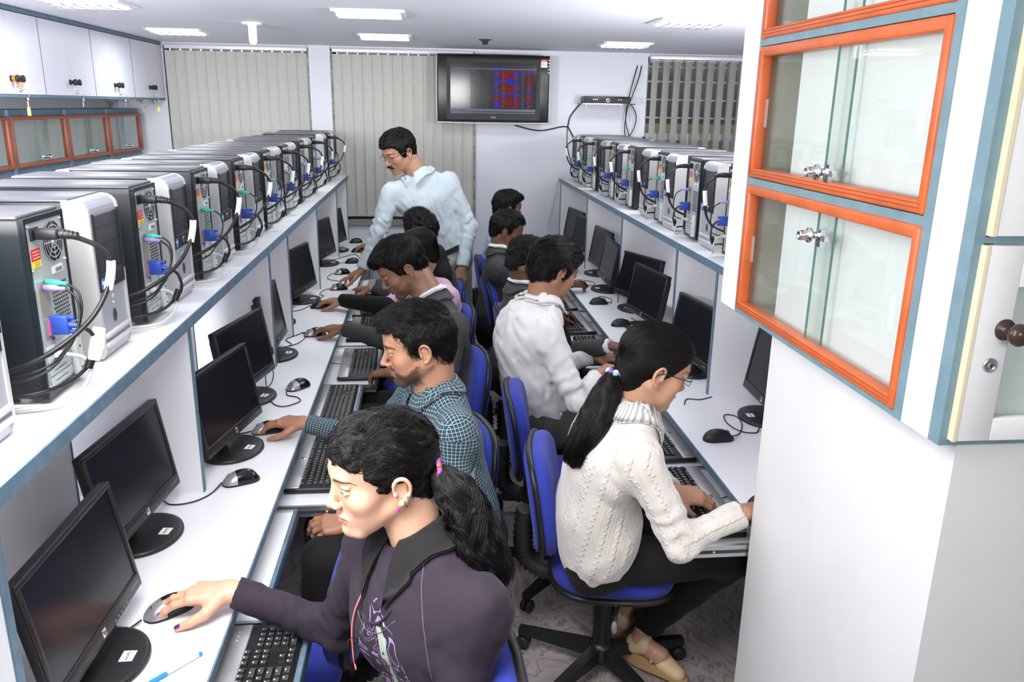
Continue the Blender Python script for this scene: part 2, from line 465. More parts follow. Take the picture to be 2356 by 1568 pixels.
bz = MB(); sx0, sx1, sz0, sz1 = -.352, .352, -.195, .203
bz.box((sx0-.03, -.036, sz1), (sx1+.03, -.03, sz1+.03), BLACKM); bz.box((sx0-.03, -.036, sz0-.045), (sx1+.03, -.03, sz0), BLACKM)
bz.box((sx0-.03, -.036, sz0), (sx0, -.03, sz1), BLACKM); bz.box((sx1, -.036, sz0), (sx1+.03, -.03, sz1), BLACKM)
bz.build('bezel', r)
tvs = mat('tv_screen', (.008, .008, .012), .1, spec=.6)
MB().box((sx0, -.032, sz0), (sx1, -.0305, sz1), tvs).build('screen', r)
pic = MB(); cb = mat('screen_blue', (.01, .01, .05), .6, spec=.05, emis=(.04, .05, .75), estr=.32); crd = mat('screen_red', (.03, .005, .005), .6, spec=.05, emis=(.42, .02, .02), estr=.3)
cg = mat('screen_grey', (.03, .03, .04), .6, spec=.05, emis=(.25, .28, .35), estr=.16); cd_ = mat('screen_slate', (.02, .02, .03), .3, emis=(.1, .12, .22), estr=.4)
rnd = random.Random(4)
for c_, (xa, xb) in enumerate(((.0, .055), (.055, .107), (.107, .16), (.16, .215), (.268, .32))):
    for k in range(24):
        z = sz1-.055-k*.0128
        mm_ = rnd.choice([cb, cb, crd, None, None]) if c_ in (0, 3) else rnd.choice([cb, crd, crd, None])
        if mm_ and z > sz0+.05: pic.box((xa, -.0325, z-.0118), (xb, -.0321, z), mm_)
for k in range(24):
    z = sz1-.055-k*.0128
    if z < sz0+.05: break
    for (xa, xb) in ((-.19, -.12), (-.06, -.045), (.015, .045), (.07, .1), (.175, .2), (.225, .26), (.28, .31)):
        pic.box((xa, -.0329, z-.009), (xb-rnd.random()*.02, -.0326, z-.004), cg)
pic.box((sx0+.01, -.0325, sz1-.05), (sx1-.01, -.0321, sz1-.042), cd_); pic.box((-.02, -.0328, sz1-.042), (.09, -.0325, sz1-.035), cb)
pic.box((sx0+.005, -.0325, sz0+.02), (sx1-.005, -.0321, sz0+.04), cd_); pic.box((sx0+.005, -.0325, sz0+.004), (sx1-.005, -.0321, sz0+.014), cd_)
pic.build('screen_picture', r)
X, Yv, Zv = (1, 0, 0), (0, 0, 1), (0, -1, 0)
text('brand_lettering', 'SONY', .017, INKG, mtx(X, Yv, Zv, (.0, -.0362, sz0-.027)), r)
s_ = MB(); s_.box((.385, -.0365, .175), (.437, -.0355, .235), LABEL); s_.box((.385, -.037, .222), (.437, -.0362, .238), RED)
for k in range(5): s_.box((.444, -.0365, .228-.024*k), (.456, -.0355, .236-.024*k), LABEL)
s_.build('sticker', r)
text('sticker_lettering', 'BRAVIA', .010, LABEL, mtx(X, Yv, Zv, (.411, -.0374, .230)), r)
text('sticker_number', '81.3', .022, RED, mtx(X, Yv, Zv, (.411, -.0369, .2)), r)

# set-top box on a glass shelf --------------------------------------------------
r = empty('glass_shelf', (1.5, YW, 1.885)); tag(r, 'small dark glass wall shelf under the set-top box', 'shelf')
MB().box((-.22, -.24, -.004), (.22, 0, .004), mat('smoked_glass', (.03, .05, .05), .08)).build('shelf_board', r)
for x in (-.15, .15): MB().cyl((x, -.02, -.02), (x, -.02, -.003), .007, CHROME, n=8).build('bracket', r)
r = empty('set_top_box', (1.49, YW-.13, 1.889)); tag(r, 'black set-top box with a round silver button on the wall shelf', 'set-top box')
MB().rbox((-.19, -.1, .004), (.19, .1, .055), BLACKP, .004).build('case', r)
MB().box((-.185, -.102, .006), (.185, -.0995, .038), BLACKM).build('front_panel', r)
d = MB(); d.lathe([(.017, 0), (.017, .003), (.011, .0035)], SILVERL, (0, -.102, .024), (0, -1, 0)); d.lathe([(.009, 0), (.008, .005)], DGREY, (0, -.102, .024), (0, -1, 0)); d.build('round_button', r)
d = MB()
for x in (-.12, -.105, -.09, .09, .11): d.cyl((x, -.103, .03), (x, -.1, .03), .003, CHROME, n=8)
d.build('front_button', r)

def cord(name, label, pts, r_=.004, m=CABLE, cat='cable', group=None):
    o = MB().tube(pts, r_, m, n=7, sub=5).build(name); tag(o, label, cat, group); return o
cord('wall_cable', 'black cable sagging from the television to the wall shelf', [(.75, YW-.02, 1.70), (.95, YW-.015, 1.66), (1.15, YW-.01, 1.695), (1.2, YW-.01, 1.70), (1.22, YW-.01, 1.78), (1.30, YW-.03, 1.885), (1.33, YW-.1, 1.90)], .0055)
cord('wall_cable', 'black cable running down the wall behind the right-hand computers', [(1.2, YW-.01, 1.70), (1.26, YW-.01, 1.6), (1.33, YW-.02, 1.5), (1.36, YW-.06, 1.42), (1.38, YW-.1, 1.3)], .005)
cord('wall_cable', 'thin black cable hanging down the wall beside the shelf', [(1.2, YW-.01, 1.7), (1.2, YW-.008, 1.55), (1.24, YW-.01, 1.4), (1.28, YW-.02, 1.3)], .003)
cord('wall_cable', 'brown cable looping down from the left hole under the ceiling', [(1.78, YW-.005, 2.2), (1.75, YW-.03, 2.1), (1.7, YW-.05, 1.9), (1.69, YW-.06, 1.75), (1.73, YW-.06, 1.62), (1.78, YW-.06, 1.5)], .0045)
cord('wall_cable', 'brown cable looping down from the right hole under the ceiling', [(1.815, YW-.005, 2.2), (1.79, YW-.03, 2.1), (1.73, YW-.05, 1.93), (1.70, YW-.06, 1.85), (1.68, YW-.07, 1.7), (1.69, YW-.07, 1.6), (1.66, YW-.06, 1.5)], .0045)
cord('wall_cable', 'black cable curving out of the right side of the set-top box', [(1.67, YW-.08, 1.905), (1.73, YW-.06, 1.88), (1.78, YW-.05, 1.8), (1.77, YW-.05, 1.7), (1.71, YW-.06, 1.58), (1.69, YW-.06, 1.5)], .0045)
cord('wall_cable', 'thick black cable at the edge of the barred window', [(1.86, YW-.02, 1.62), (1.90, YW-.04, 1.56), (1.93, YW-.05, 1.48), (1.94, YW-.06, 1.35)], .009)
cord('wall_cable', 'pale grey cable dangling beside the end of the right bench', [(1.16, 6.9, 1.28), (1.12, 6.93, 1.24), (1.10, 6.95, 1.1), (1.07, 6.96, .95), (1.05, 6.97, .86), (1.08, 6.96, .82)], .0045, CABLEW)
# ================================================================== BENCHES
ZD, ZS = .73, 1.275
def bench(side, y0, y1, parts, name_lab):
    """side=-1: left bench (front faces +x); side=1 right bench (front faces -x)"""
    fx = -.45 if side < 0 else .91
    px = -.672 if side < 0 else 1.132
    sx = -.66 if side < 0 else 1.12
    s = side
    r = empty('computer_bench', (fx, y0, 0)); tag(r, name_lab, 'desk')
    def L(x): return x-fx
    def bx(mb, xa, xb, ya, yb, za, zb, m):
        xa, xb = sorted((L(xa), L(xb))); mb.box((xa, ya-y0, za), (xb, yb-y0, zb), m)
    bk = fx+s*1.0        # far edge of the two-sided desk
    t = MB(); bx(t, fx+s*.004, bk, y0, y1, ZD-.022, ZD, WHITE)
    bx(t, fx, fx+s*.004, y0, y1, ZD-.024, ZD-.001, BLUE); t.build('desk_top', r)
    t = MB(); sb = sx+s*.60
    bx(t, sx+s*.004, sb, y0, y1, ZS-.03, ZS, WHITE); bx(t, sx, sx+s*.004, y0, y1, ZS-.031, ZS-.001, BLUE); t.build('top_shelf', r)
    for y in parts:
        t = MB(); bx(t, px+s*.004, px+s*.54, y-.018, y, ZD, ZS-.03, WHITE); bx(t, px, px+s*.004, y-.019, y+.001, ZD, ZS-.03, BLUE); t.build('partition', r)
    ps = [y0]+list(parts)
    for a, b in zip(ps[:-1], ps[1:]):
        t = MB(); xs = px+s*.30
        bx(t, xs, xs+s*.012, a, b-.02-.13, ZD, ZS-.03, WHITE); bx(t, xs-s*.002, xs+s*.014, b-.155, b-.148, ZD, ZS-.03, BLUE)
        t.build('back_panel', r)
    for y in [y0+.01]+[q for q in parts]:
        t = MB(); bx(t, fx+s*.06, fx+s*.9, y-.018, y, 0, ZD-.024, WHITE); bx(t, fx+s*.056, fx+s*.06, y-.018, y, 0, ZD-.024, BLUE); t.build('side_panel', r)
    t = MB(); bx(t, fx+s*.5, fx+s*.512, y0, y1, .05, ZD-.024, WHITE); t.build('modesty_panel', r)
    return r
bench(-1, .75, 7.03, [1.20, 2.286, 3.499, 3.98, 5.064, 6.196, 7.0], 'long white double-sided computer bench with blue edges on the left')
bench(1, 1.985, 6.9, [3.03, 3.56, 4.64, 5.70, 6.88], 'long white double-sided computer bench with blue edges on the right')

trayn = {}
def tray(side, y0, y1, xe, n, label):
    fx = -.45 if side < 0 else .91
    s = side; r = empty('keyboard_tray', (xe, (y0+y1)/2, .63)); tag(r, label, 'keyboard tray')
    hy = (y1-y0)/2; dep = .42
    xa, xb = sorted((s*.012, s*dep))
    MB().box((xa, -hy, 0), (xb, hy, .016), WHITE).build('tray_board', r)
    xa, xb = sorted((0, s*.012))
    MB().rbox((xa, -hy, -.012), (xb, hy, .03), BLUE, .003).build('front_strip', r)
    for q in (-1, 1):
        k = MB(); xa, xb = sorted((s*.004, s*dep)); ya, yb = sorted((q*hy, q*(hy+.010)))
        k.box((xa, ya, -.014), (xb, yb, .022), ZINC); k.box((xa, ya-.001, -.002), (xb, yb+.001, .008), DGREY)
        k.ell((s*.06, q*(hy+.011), .003), (.004, .003, .004), YEL); k.build('slide_rail', r)
    return r
TL_ = [(1.12, 1.70, -.285, 'keyboard tray pulled out in front of the woman in the dark sweatshirt'), (1.73, 2.28, -.405, 'closed keyboard tray between the woman in the dark sweatshirt and the bearded man'),
       (2.315, 2.87, -.262, 'keyboard tray pulled out in front of the bearded man'), (2.90, 3.42, -.29, 'keyboard tray pulled out at the empty place beyond the bearded man'),
       (3.45, 4.03, -.235, 'keyboard tray pulled out under the suited man typing'), (4.06, 4.52, -.29, 'keyboard tray under the black and pink sleeve'),
       (4.56, 5.1, -.27, 'keyboard tray half under the standing man\'s hand'), (5.13, 5.7, -.25, 'keyboard tray farthest along the left bench')]
for i, a in enumerate(TL_): tray(-1, a[0], a[1], a[2], i, a[3])
TR_ = [(1.99, 2.49, .745, 'keyboard tray pulled out in front of the woman in the white sweater'), (2.51, 3.05, .76, 'keyboard tray just beyond the woman in the white sweater'),
       (3.08, 3.6, .76, 'keyboard tray in front of the man in the white shirt'), (3.63, 4.18, .74, 'keyboard tray with the pale keyboard beside the grey sleeve'),
       (4.2, 4.72, .72, 'keyboard tray in front of the curly-haired suited man'), (4.75, 5.3, .72, 'keyboard tray farthest along the right bench')]
for i, a in enumerate(TR_): tray(1, a[0], a[1], a[2], i, a[3])

# ================================================================== DESKTOP COMPUTER (front faces +X, origin at base centre)
def make_pc():
    r = empty('desktop_computer')
    D, W, H = .215, .0875, .368
    c = MB(); c.rbox((-D+.006, -W+.004, .012), (D-.045, W-.004, H-.006), CASEK, .004)
    c.box((-D+.0, -W+.004, .012), (-D+.012, W-.004, .024), CASEK); c.box((-D+.0, -W+.004, H-.016), (-D+.012, W-.004, H-.006), CASEK)
    c.box((-D, -W+.004, .02), (-D+.012, -W+.010, H-.01), CASEK); c.box((-D, W-.010, .02), (-D+.012, W-.004, H-.01), CASEK)
    c.build('case', r)
    t = MB(); t.rbox((-D+.01, -W+.002, H-.008), (D-.04, W-.002, H), mat('pc_top_grey', (.11, .11, .125), .35, metal=.3), .003); t.build('top_cover', r)
    for x in (-.16, .15):
        for y in (-.06, .06): MB().cyl((x, y, 0), (x, y, .013), .012, SILVERL, n=10).build('foot', r)
    # bezel: profile in x-z, light side cheeks and silver middle
    def prof(ins):
        p = [(D-.055, .006), (D-.008, .006), (D-.001+ins, .02), (D+ins, H-.045)]
        for k in range(6):
            a = k/5*PI/2; p.append((D+ins-.03+.03*math.cos(a), H-.033+.03*math.sin(a)))
        p += [(D-.055, H-.003)]
        return p
    b = MB()
    b.prism([(x, z) for x, z in prof(0)], -W, -W+.010, SILVERL, 1); b.prism([(x, z) for x, z in prof(0)], W-.010, W, SILVERL, 1)
    b.build('side_cheek', r)
    b = MB(); b.prism([(x, z) for x, z in prof(-.004)], -W+.010, W-.010, SILVER, 1)
    for z in (.028, .05): b.rbox((D-.006, -W+.010, z), (D+.005, W-.010, z+.012), SILVERL, .004)
    b.build('front_bezel', r)
    b = MB(); b.rbox((D-.02, -W+.014, .195), (D-.001, W-.014, H-.04), DGREY, .002)
    for k, z in enumerate((.30, .262, .232)): b.box((D-.002, -W+.018, z), (D+.0003, W-.018, z+.0015), INK)
    for k in range(2):
        b.box((D-.001, .03, .212+.018*k), (D+.001, .055, .217+.018*k), INK); b.cyl((D-.001, .045, .206+.04*k), (D+.001, .045, .206+.04*k), .004, INK, n=8)
    b.box((D-.001, -W+.010, .19), (D+.004, -W+.016, H-.035), BLACKM); b.box((D-.001, W-.016, .19), (D+.004, W-.010, H-.035), BLACKM)
    b.build('drive_bay_panel', r)
    b = MB(); b.rbox((D-.01, -W+.011, .158), (D+.0015, W-.011, .197), BLACKM, .002); b.build('dark_band', r)
    b = MB(); b.box((D+.0013, -W+.018, .163), (D+.002, -W+.038, .188), mat('badge_blue', (.06, .22, .6), .3)); b.box((D+.0018, -W+.022, .174), (D+.0022, -W+.034, .182), LABEL); b.build('processor_sticker', r)
    b = MB(); b.rbox((D+.001, -.002, .170), (D+.003, .014, .186), CHROME, .002); b.build('maker_badge', r)
    b = MB(); b.lathe([(.006, 0), (.006, .002), (.005, .003)], SILVERL, (D-.005, .0, .135), (1, 0, 0), n=12); b.lathe([(.003, 0), (.003, .002)], LABEL, (D-.005, .0, .12), (1, 0, 0), n=8)
    b.lathe([(.016, 0), (.016, .0025), (.010, .003), (.009, .001)], DGREY, (D-.005, .0, .09), (1, 0, 0), n=20, sx=.55); b.build('power_button', r)
    # ---- rear (faces -X). near side = +y local
    X0 = -D+.003
    p = MB(); p.box((X0, -W+.010, .02), (X0+.006, W-.010, H-.014), STEEL); p.build('rear_plate', r)
    f = MB(); fy, fz, R_ = -.030, .305, .040
    f.lathe([(R_, 0), (R_, .001)], BLACKM, (X0-.001, fy, fz), (1, 0, 0), n=28)
    for rr in (.041, .032, .023, .013):
        for k in range(28):
            a0, a1 = 2*PI*k/28, 2*PI*(k+1)/28; w = .0013
            f.add([(X0-.002, fy+(rr+q)*math.cos(a), fz+(rr+q)*math.sin(a)) for a in (a0, a1) for q in (-w, w)], [(0, 1, 3, 2)], STEEL)
    f.lathe([(.009, 0), (.009, .001)], STEEL, (X0-.0025, fy, fz), (1, 0, 0), n=16)
    for k in range(8):
        a = 2*PI*k/8; y1, z1 = math.cos(a), math.sin(a)
        f.add([(X0-.0022, fy+y1*.008-z1*.0015, fz+z1*.008+y1*.0015), (X0-.0022, fy+y1*.008+z1*.0015, fz+z1*.008-y1*.0015), (X0-.0022, fy+y1*.041+z1*.0015, fz+z1*.041-y1*.0015), (X0-.0022, fy+y1*.041-z1*.0015, fz+z1*.041+y1*.0015)], [(0, 1, 2, 3)], STEEL)
    f.build('fan_grille', r)
    s = MB(); s.rbox((X0-.004, .028, .318), (X0+.001, .062, .342), BLACKM, .002); s.build('power_socket', r)
    s = MB(); s.box((X0-.0015, .032, .280), (X0, .066, .302), RED); s.box((X0-.0016, .032, .266), (X0-.0001, .066, .2795), YEL)
    for k in range(3): s.box((X0-.0019, .036, .284+k*.006), (X0-.0015, .062, .2855+k*.006), mat('sticker_line', (.9, .6, .5), .6)) ; s.box((X0-.0019, .038, .268+k*.004), (X0-.0015, .06, .2688+k*.004), INK)
    s.build('warning_sticker', r)
    s = MB(); s.box((X0-.0015, -.055, .242), (X0, -.01, .256), LABEL)
    for k in range(9): s.box((X0-.0018, -.05+.0032*k, .244), (X0-.0014, -.0485+.0032*k, .252), INK)
    s.build('serial_sticker', r)
    for y, z in ((.07, .345), (.07, .262), (-.07, .345), (-.072, .262), (.066, .03)): MB().ell((X0-.001, y, z), (.003, .004, .004), CHROME, n=8, k=5).build('screw', r)
    s = MB(); s.box((X0-.0015, .018, .125), (X0, .06, .238), BEIGE)
    for k in range(4): s.rbox((X0-.006, .022, .132+.008*k), (X0, .034, .138+.008*k), INK, .001)
    s.box((X0-.007, .040, .13), (X0, .056, .165), CHROME); s.box((X0-.008, .043, .132), (X0-.006, .053, .162), mat('port_pink', (.6, .1, .25), .4))
    for k, m_ in enumerate((GREEN, mat('port_pink', (0, 0, 0)), VGAB)): s.cyl((X0-.004, .03, .105+.008*k), (X0, .03, .105+.008*k), .0035, m_, n=8)
    s.build('port_block', r)
    v = MB()
    for i in range(12):
        for j in range(8):
            y = -.062+.0085*j+(.00425 if i % 2 else 0); z = .135+.0078*i
            if abs(y+.03) > .036: continue
            v.add([(X0-.0008, y+.003*math.cos(a), z+.003*math.sin(a)) for a in [PI/3*q for q in range(6)]], [(0, 1, 2, 3, 4, 5)], INK)
    v.build('vent_holes', r)
    e = MB()
    for k in range(4): e.rbox((X0-.003, -.035, .03+.021*k), (X0, .062, .047+.021*k), STEEL, .002); e.box((X0-.0035, -.01, .037+.021*k), (X0-.0028, .045, .0385+.021*k), DGREY)
    e.build('expansion_slot', r)
    e = MB(); e.rbox((X0-.014, -.068, .022), (X0, -.038, .118), mat('slot_cover', (.6, .66, .63), .4, metal=.3), .003)
    for k in range(4): e.ell((X0-.0145, -.052, .035+.023*k), (.002, .003, .003), DGREY, n=8, k=5)
    e.build('slot_bracket', r)
    e = MB(); e.tube([(X0-.002, -.064, .128), (X0-.012, -.064, .134), (X0-.012, -.06, .124), (X0-.002, -.06, .12)], .0015, CHROME, n=6, sub=3); e.build('lock_loop', r)
    return r
pc0 = make_pc()
first = [True]
def place_pc(x, y, rz, lab, grp):
    if first[0]: first[0] = False; o = pc0; o.location = (x, y, ZS); o.rotation_euler = (0, 0, rz); tag(o, lab, 'computer', grp); return o
    o = dup(pc0, (x, y, ZS), rz, lab, grp); return o
ordn = ['nearest', 'second nearest', 'third nearest', 'fourth', 'fifth', 'sixth', 'seventh', 'eighth', 'ninth', 'tenth', 'eleventh', 'twelfth']
LF = [1.12, 1.842, 2.41, 2.967, 3.56, 4.11, 4.60, 5.25, 6.05, 6.68]
for i, y in enumerate(LF):
    place_pc(-.732-.215, y+.0875+(.127 if i == 0 else 0), 0, 'silver-fronted tower facing the aisle, %s such on the left shelf' % ordn[i], 'towers on the left shelf')
LR = [1.56, 2.145, 2.70, 3.26, 3.84, 4.36, 4.95, 5.50, 6.36]
for i, y in enumerate(LR):
    place_pc(-.738-.215, y+.0875, PI, 'tower showing its grey rear ports, %s such on the left shelf' % ordn[i], 'towers on the left shelf')
RF = [3.27, 3.84, 4.31, 4.93, 5.42, 6.05, 6.5]
for i, y in enumerate(RF):
    place_pc(1.19+.215, y+.0875, PI, 'silver-fronted tower facing the aisle, %s such on the right shelf' % ordn[i], 'towers on the right shelf')
RR = [3.0, 3.51, 4.03, 4.68, 5.17, 5.75, 6.27]
for i, y in enumerate(RR):
    place_pc(1.20+.215, y+.0875, 0, 'tower showing its grey rear ports, %s such on the right shelf' % ordn[i], 'towers on the right shelf')
# painted numbers on the tower sides
numm = mat('painted_number', (.6, .65, .65), .5)
def side_number(t, x, y, z, s=.032):
    o = text('painted_number', t, s, numm, mtx((1, 0, 0), (0, 0, 1), (0, -1, 0), (0, 0, 0)))
    o.parent = None; o.location = (x, y, z); tag(o, 'pale number %s painted on a black tower side' % t, 'painted number')
    return o
PCN = []
def num_on_pc(idx_y, t, dx):
    for o in bpy.data.objects:
        if o.name.startswith('desktop_computer') and o.location.x < 0 and abs(o.location.y-.0875-idx_y) < .012 and abs(o.rotation_euler.z) < .1:
            n = text('painted_number', t, .03, numm, mtx((1, 0, 0), (0, 0, 1), (0, -1, 0), (dx, -.0838, .315)), o)
num_on_pc(1.842, '9', .118); num_on_pc(3.56, '6', .118); num_on_pc(4.11, '45', .11); num_on_pc(5.25, '43', .11)

# ---------------------------------------------------------------- cables on the rear-facing towers
def plug_set(px, py, s, first_green, far, tag_s, full=True):
    """px: rear plane x; s=+1 when the rear faces +x (left bench), -1 on the right bench; py=tower centre y"""
    def P(dx, dy, z): return (px+s*dx, py+s*dy, ZS+z)
    # power cable
    r = empty('power_cable', P(0, -.045, .33)); tag(r, 'thick black power cable plugged into %s' % tag_s, 'cable', 'power cables of the towers')
    o_ = Vector(P(0, -.045, .33))
    def Q(*a): return Vector(P(*a))-o_
    m = MB(); xs = sorted((Q(.002, 0, 0)[0], Q(.045, 0, 0)[0])); m.rbox((xs[0], -.013, -.010), (xs[1], .013, .010), BLACKP, .004)
    m.tube([(Q(.04, 0, 0)[0], 0, 0), (Q(.06, 0, 0)[0], s*.003, -.002), (Q(.075, 0, 0)[0], s*.008, -.008)], [.009, .008, .006], BLACKP, n=10)
    for k in range(4): m.cyl((Q(.05+.007*k, 0, 0)[0], s*(.002+.001*k), -.0005-.001*k), (Q(.053+.007*k, 0, 0)[0], s*(.002+.001*k), -.001-.001*k), .0098-.0008*k, BLACKP, n=10)
    m.build('plug', r)
    pth = [Q(.07, -.038, .323), Q(.105, -.02, .30), Q(.118, -.01, .265), Q(.11, -.02, .22), Q(.085, -.06, .165), Q(.035, -.12, .12), Q(-.05, -.145, .085), Q(-.25, -.15, .03)]
    MB().tube(pth, .0048, CABLE, n=8).build('cord', r)
    MB().tube([Q(.1185, -.010, .272), Q(.116, -.011, .25), Q(.109, -.016, .215)], .0085, LABEL, n=10).build('cable_tag', r)
    if not full: return
    # ps/2 plugs
    for k, (mt, nm, zz) in enumerate(((GREEN, 'green', .234), (PURPLE, 'purple', .226))):
        if k == 1 and first_green == 2: continue
        if k == 0 and first_green == 0: continue
        b = P(0, -.03-.012*k, zz); r = empty('%s_plug_cable' % ('mouse' if k == 0 else 'keyboard'), b)
        tag(r, '%s round plug with thin black cable, %s' % (nm, tag_s), 'cable', '%s plugs of the towers' % nm)
        MB().lathe([(.0065, 0), (.0065, .022), (.0045, .026), (.0035, .04)], mt, (0, 0, 0), (s, 0, -.08), n=10).build('plug', r)
        MB().tube([(s*.038, 0, -.003), (s*.06, -.006*s, -.02), (s*.066, -.02*s, -.06), (s*.05, -.05*s, -.11), (s*.0, -.11*s, -.15), (-s*.24, -.118*s+.012*k, -.19)], .0025, CABLE, n=6).build('cord', r)
    b = P(0, -.036, .15); r = empty('monitor_cable', b); tag(r, 'blue screen plug with black cable in %s' % tag_s, 'cable', 'blue screen plugs of the towers')
    m = MB(); xs = sorted((s*.002, s*.036)); m.rbox((xs[0], -.009, -.019), (xs[1], .009, .019), VGAB, .003)
    for z in (-.014, .014): m.cyl((s*.03, 0, z), (s*.046, 0, z), .0045, VGAB, n=8)
    m.cyl((s*.034, 0, 0), (s*.052, 0, -.003), .007, VGAB, r1=.005, n=8); m.build('plug', r)
    MB().tube([(s*.05, 0, -.003), (s*.07, .01*s, -.02), (s*.075, .014*s, -.06), (s*.055, .004*s, -.09), (s*.035, -.05*s, -.105), (-s*.02, -.105*s, -.11), (-s*.22, -.11*s, -.13)], .004, CABLE, n=7).build('cord', r)
    m = MB(); m.cyl((s*.069, .009*s, -.062), (s*.058, .003*s, -.09), .0085, BLACKP, n=10); m.build('ferrite', r)
    if far: return
    b = P(0, -.036, .09); r = empty('network_cable', b); tag(r, 'pale grey network cable plugged into %s' % tag_s, 'cable', 'pale network cables of the towers')
    MB().rbox((min(0, s*.02), -.006, -.006), (max(0, s*.02), .006, .006), CABLEW, .001).build('plug', r)
    MB().tube([(s*.02, 0, 0), (s*.05, .008*s, -.01), (s*.06, .01*s, -.04), (s*.045, -.03*s, -.072), (s*.0, -.09*s, -.078), (-s*.22, -.115*s, -.084)], .004, CABLEW, n=7).build('cord', r)
for i, y in enumerate(LR):
    plug_set(-.738, y+.0875, 1, (1, 1, 2, 2, 2, 0, 1, 1, 1)[i], i > 3, '%s rear-facing tower, left shelf' % ordn[i])
for i, y in enumerate(RR):
    plug_set(1.20, y+.0875, -1, (0, 0, 2, 2, 2, 2, 0)[i], i > 3, '%s rear-facing tower, right shelf' % ordn[i])
r = empty('network_adapter', (-.664, 1.63, ZS+.105)); tag(r, 'small white network connector box hanging behind the nearest rear-facing tower', 'connector')
R_ = Euler((.5, .3, .4)).to_matrix()
MB().rbox((-.012, -.03, -.02), (.012, .03, .02), LABEL, .003, T=R_).build('box', r)

# ================================================================== MONITOR (faces +X, origin under stand at desk level)
def make_monitor():
    r = empty('computer_monitor')
    b = MB(); b.lathe([(.0, .0), (.112, .0), (.116, .004), (.114, .011), (.105, .014), (0, .0155)], BLACKP, (0, 0, 0), n=40, sx=.86, sy=1.0); b.build('base', r)
    s = MB(); s.box((.045, -.012, .0152), (.072, .022, .0162), LABEL); s.build('base_sticker', r)
    t_ = text('sticker_lettering', 'NCM3', .0095, INK, mtx((0, 1, 0), (-1, 0, 0), (0, 0, 1), (.0585, .005, .0165)), r)
    n = MB(); n.rbox((-.06, -.03, .012), (-.03, .03, .19), BLACKP, .008); n.box((-.06, -.05, .13), (-.042, .05, .22), BLACKM); n.build('stand', r)
    T = Ry(-math.radians(9.5)); o = (.02, 0, .06)
    W2, H = .205, .262
    h = MB(); h.rbox((-.045, -W2+.03, .03), (-.01, W2-.03, H-.03), BLACKM, .012, T=T, o=o); h.rbox((-.022, -W2, 0), (0, W2, H), BLACKP, .005, T=T, o=o)
    h.build('housing', r)
    f = MB(); bt = .034; bs = .014
    f.rbox((-.004, -W2, 0), (.004, W2, bt), BLACKP, .003, T=T, o=o); f.rbox((-.004, -W2, H-bs), (.004, W2, H), BLACKP, .003, T=T, o=o)
    f.rbox((-.004, -W2, bt-.004), (.004, -W2+bs, H-bs+.004), BLACKP, .003, T=T, o=o); f.rbox((-.004, W2-bs, bt-.004), (.004, W2, H-bs+.004), BLACKP, .003, T=T, o=o)
    f.build('bezel', r)
    MB().box((-.002, -W2+bs, bt), (.0005, W2-bs, H-bs), SCREEN, T=T, o=o).build('screen', r)
    l = MB(); l.rbox((.0035, -.008, .008), (.0048, .008, .026), CHROME, .001, T=T, o=o); l.build('maker_badge', r)
    M = mtx(T @ Vector((0, 1, 0)), T @ Vector((0, 0, 1)), T @ Vector((1, 0, 0)), T @ Vector((.0049, 0, .017))+Vector(o))
    text('badge_lettering', 'hp', .013, INK, M, r)
    l = MB()
    for k in range(5): l.rbox((.003, .05+.016*k, .006), (.0046, .056+.016*k, .010), GREYM, .001, T=T, o=o)
    l.box((.0038, .15, .016), (.0043, .19, .019), GREYM, T=T, o=o); l.build('button', r)
    return r
mo0 = make_monitor()
MON = [(-.687, 1.489, -1, 'wide black monitor nearest the camera on the left desk'), (-.766, 2.013, -6, 'black monitor second from the camera on the left desk, by the unused mouse'),
       (-.658, 2.568, -12, 'black monitor in front of the bearded man in the checked shirt'), (-.704, 3.075, -13, 'black monitor beyond the bearded man\'s, with a cable curl before it'),
       (-.702, 3.64, 0, 'black monitor half hidden by a partition, facing the suited man'), (-.80, 4.22, -5, 'black monitor almost hidden behind the partition, only its foot showing'),
       (-.735, 4.743, -10, 'black monitor facing the young woman\'s black sleeve'), (-.742, 5.886, -11, 'black monitor second from the far end of the left desk'),
       (-.723, 6.446, -14, 'black monitor at the far end of the left desk'),
       (1.19, 6.55, 187, 'black monitor at the far end of the right desk, mostly hidden'), (1.193, 6.067, 193, 'black monitor second from the far end of the right desk'),
       (1.19, 5.483, 184, 'black monitor just before the far partition of the right desk'), (1.137, 4.974, 179, 'black monitor in front of the young man in the grey blazer'),
       (1.195, 4.455, 200, 'broad black monitor in the middle of the right desk'), (1.138, 4.048, 189, 'black monitor facing the man in the white shirt'),
       (1.154, 3.314, 187, 'black monitor just beyond the woman in the white sweater'), (1.264, 2.742, 177, 'black monitor nearest the white pillar on the right desk')]
for i, (x, y, a, lab) in enumerate(MON):
    if i == 0: o = mo0; o.location = (x, y, ZD); o.rotation_euler = (0, 0, math.radians(a)); tag(o, lab, 'monitor', 'black computer monitors')
    else: dup(mo0, (x, y, ZD), math.radians(a), lab)

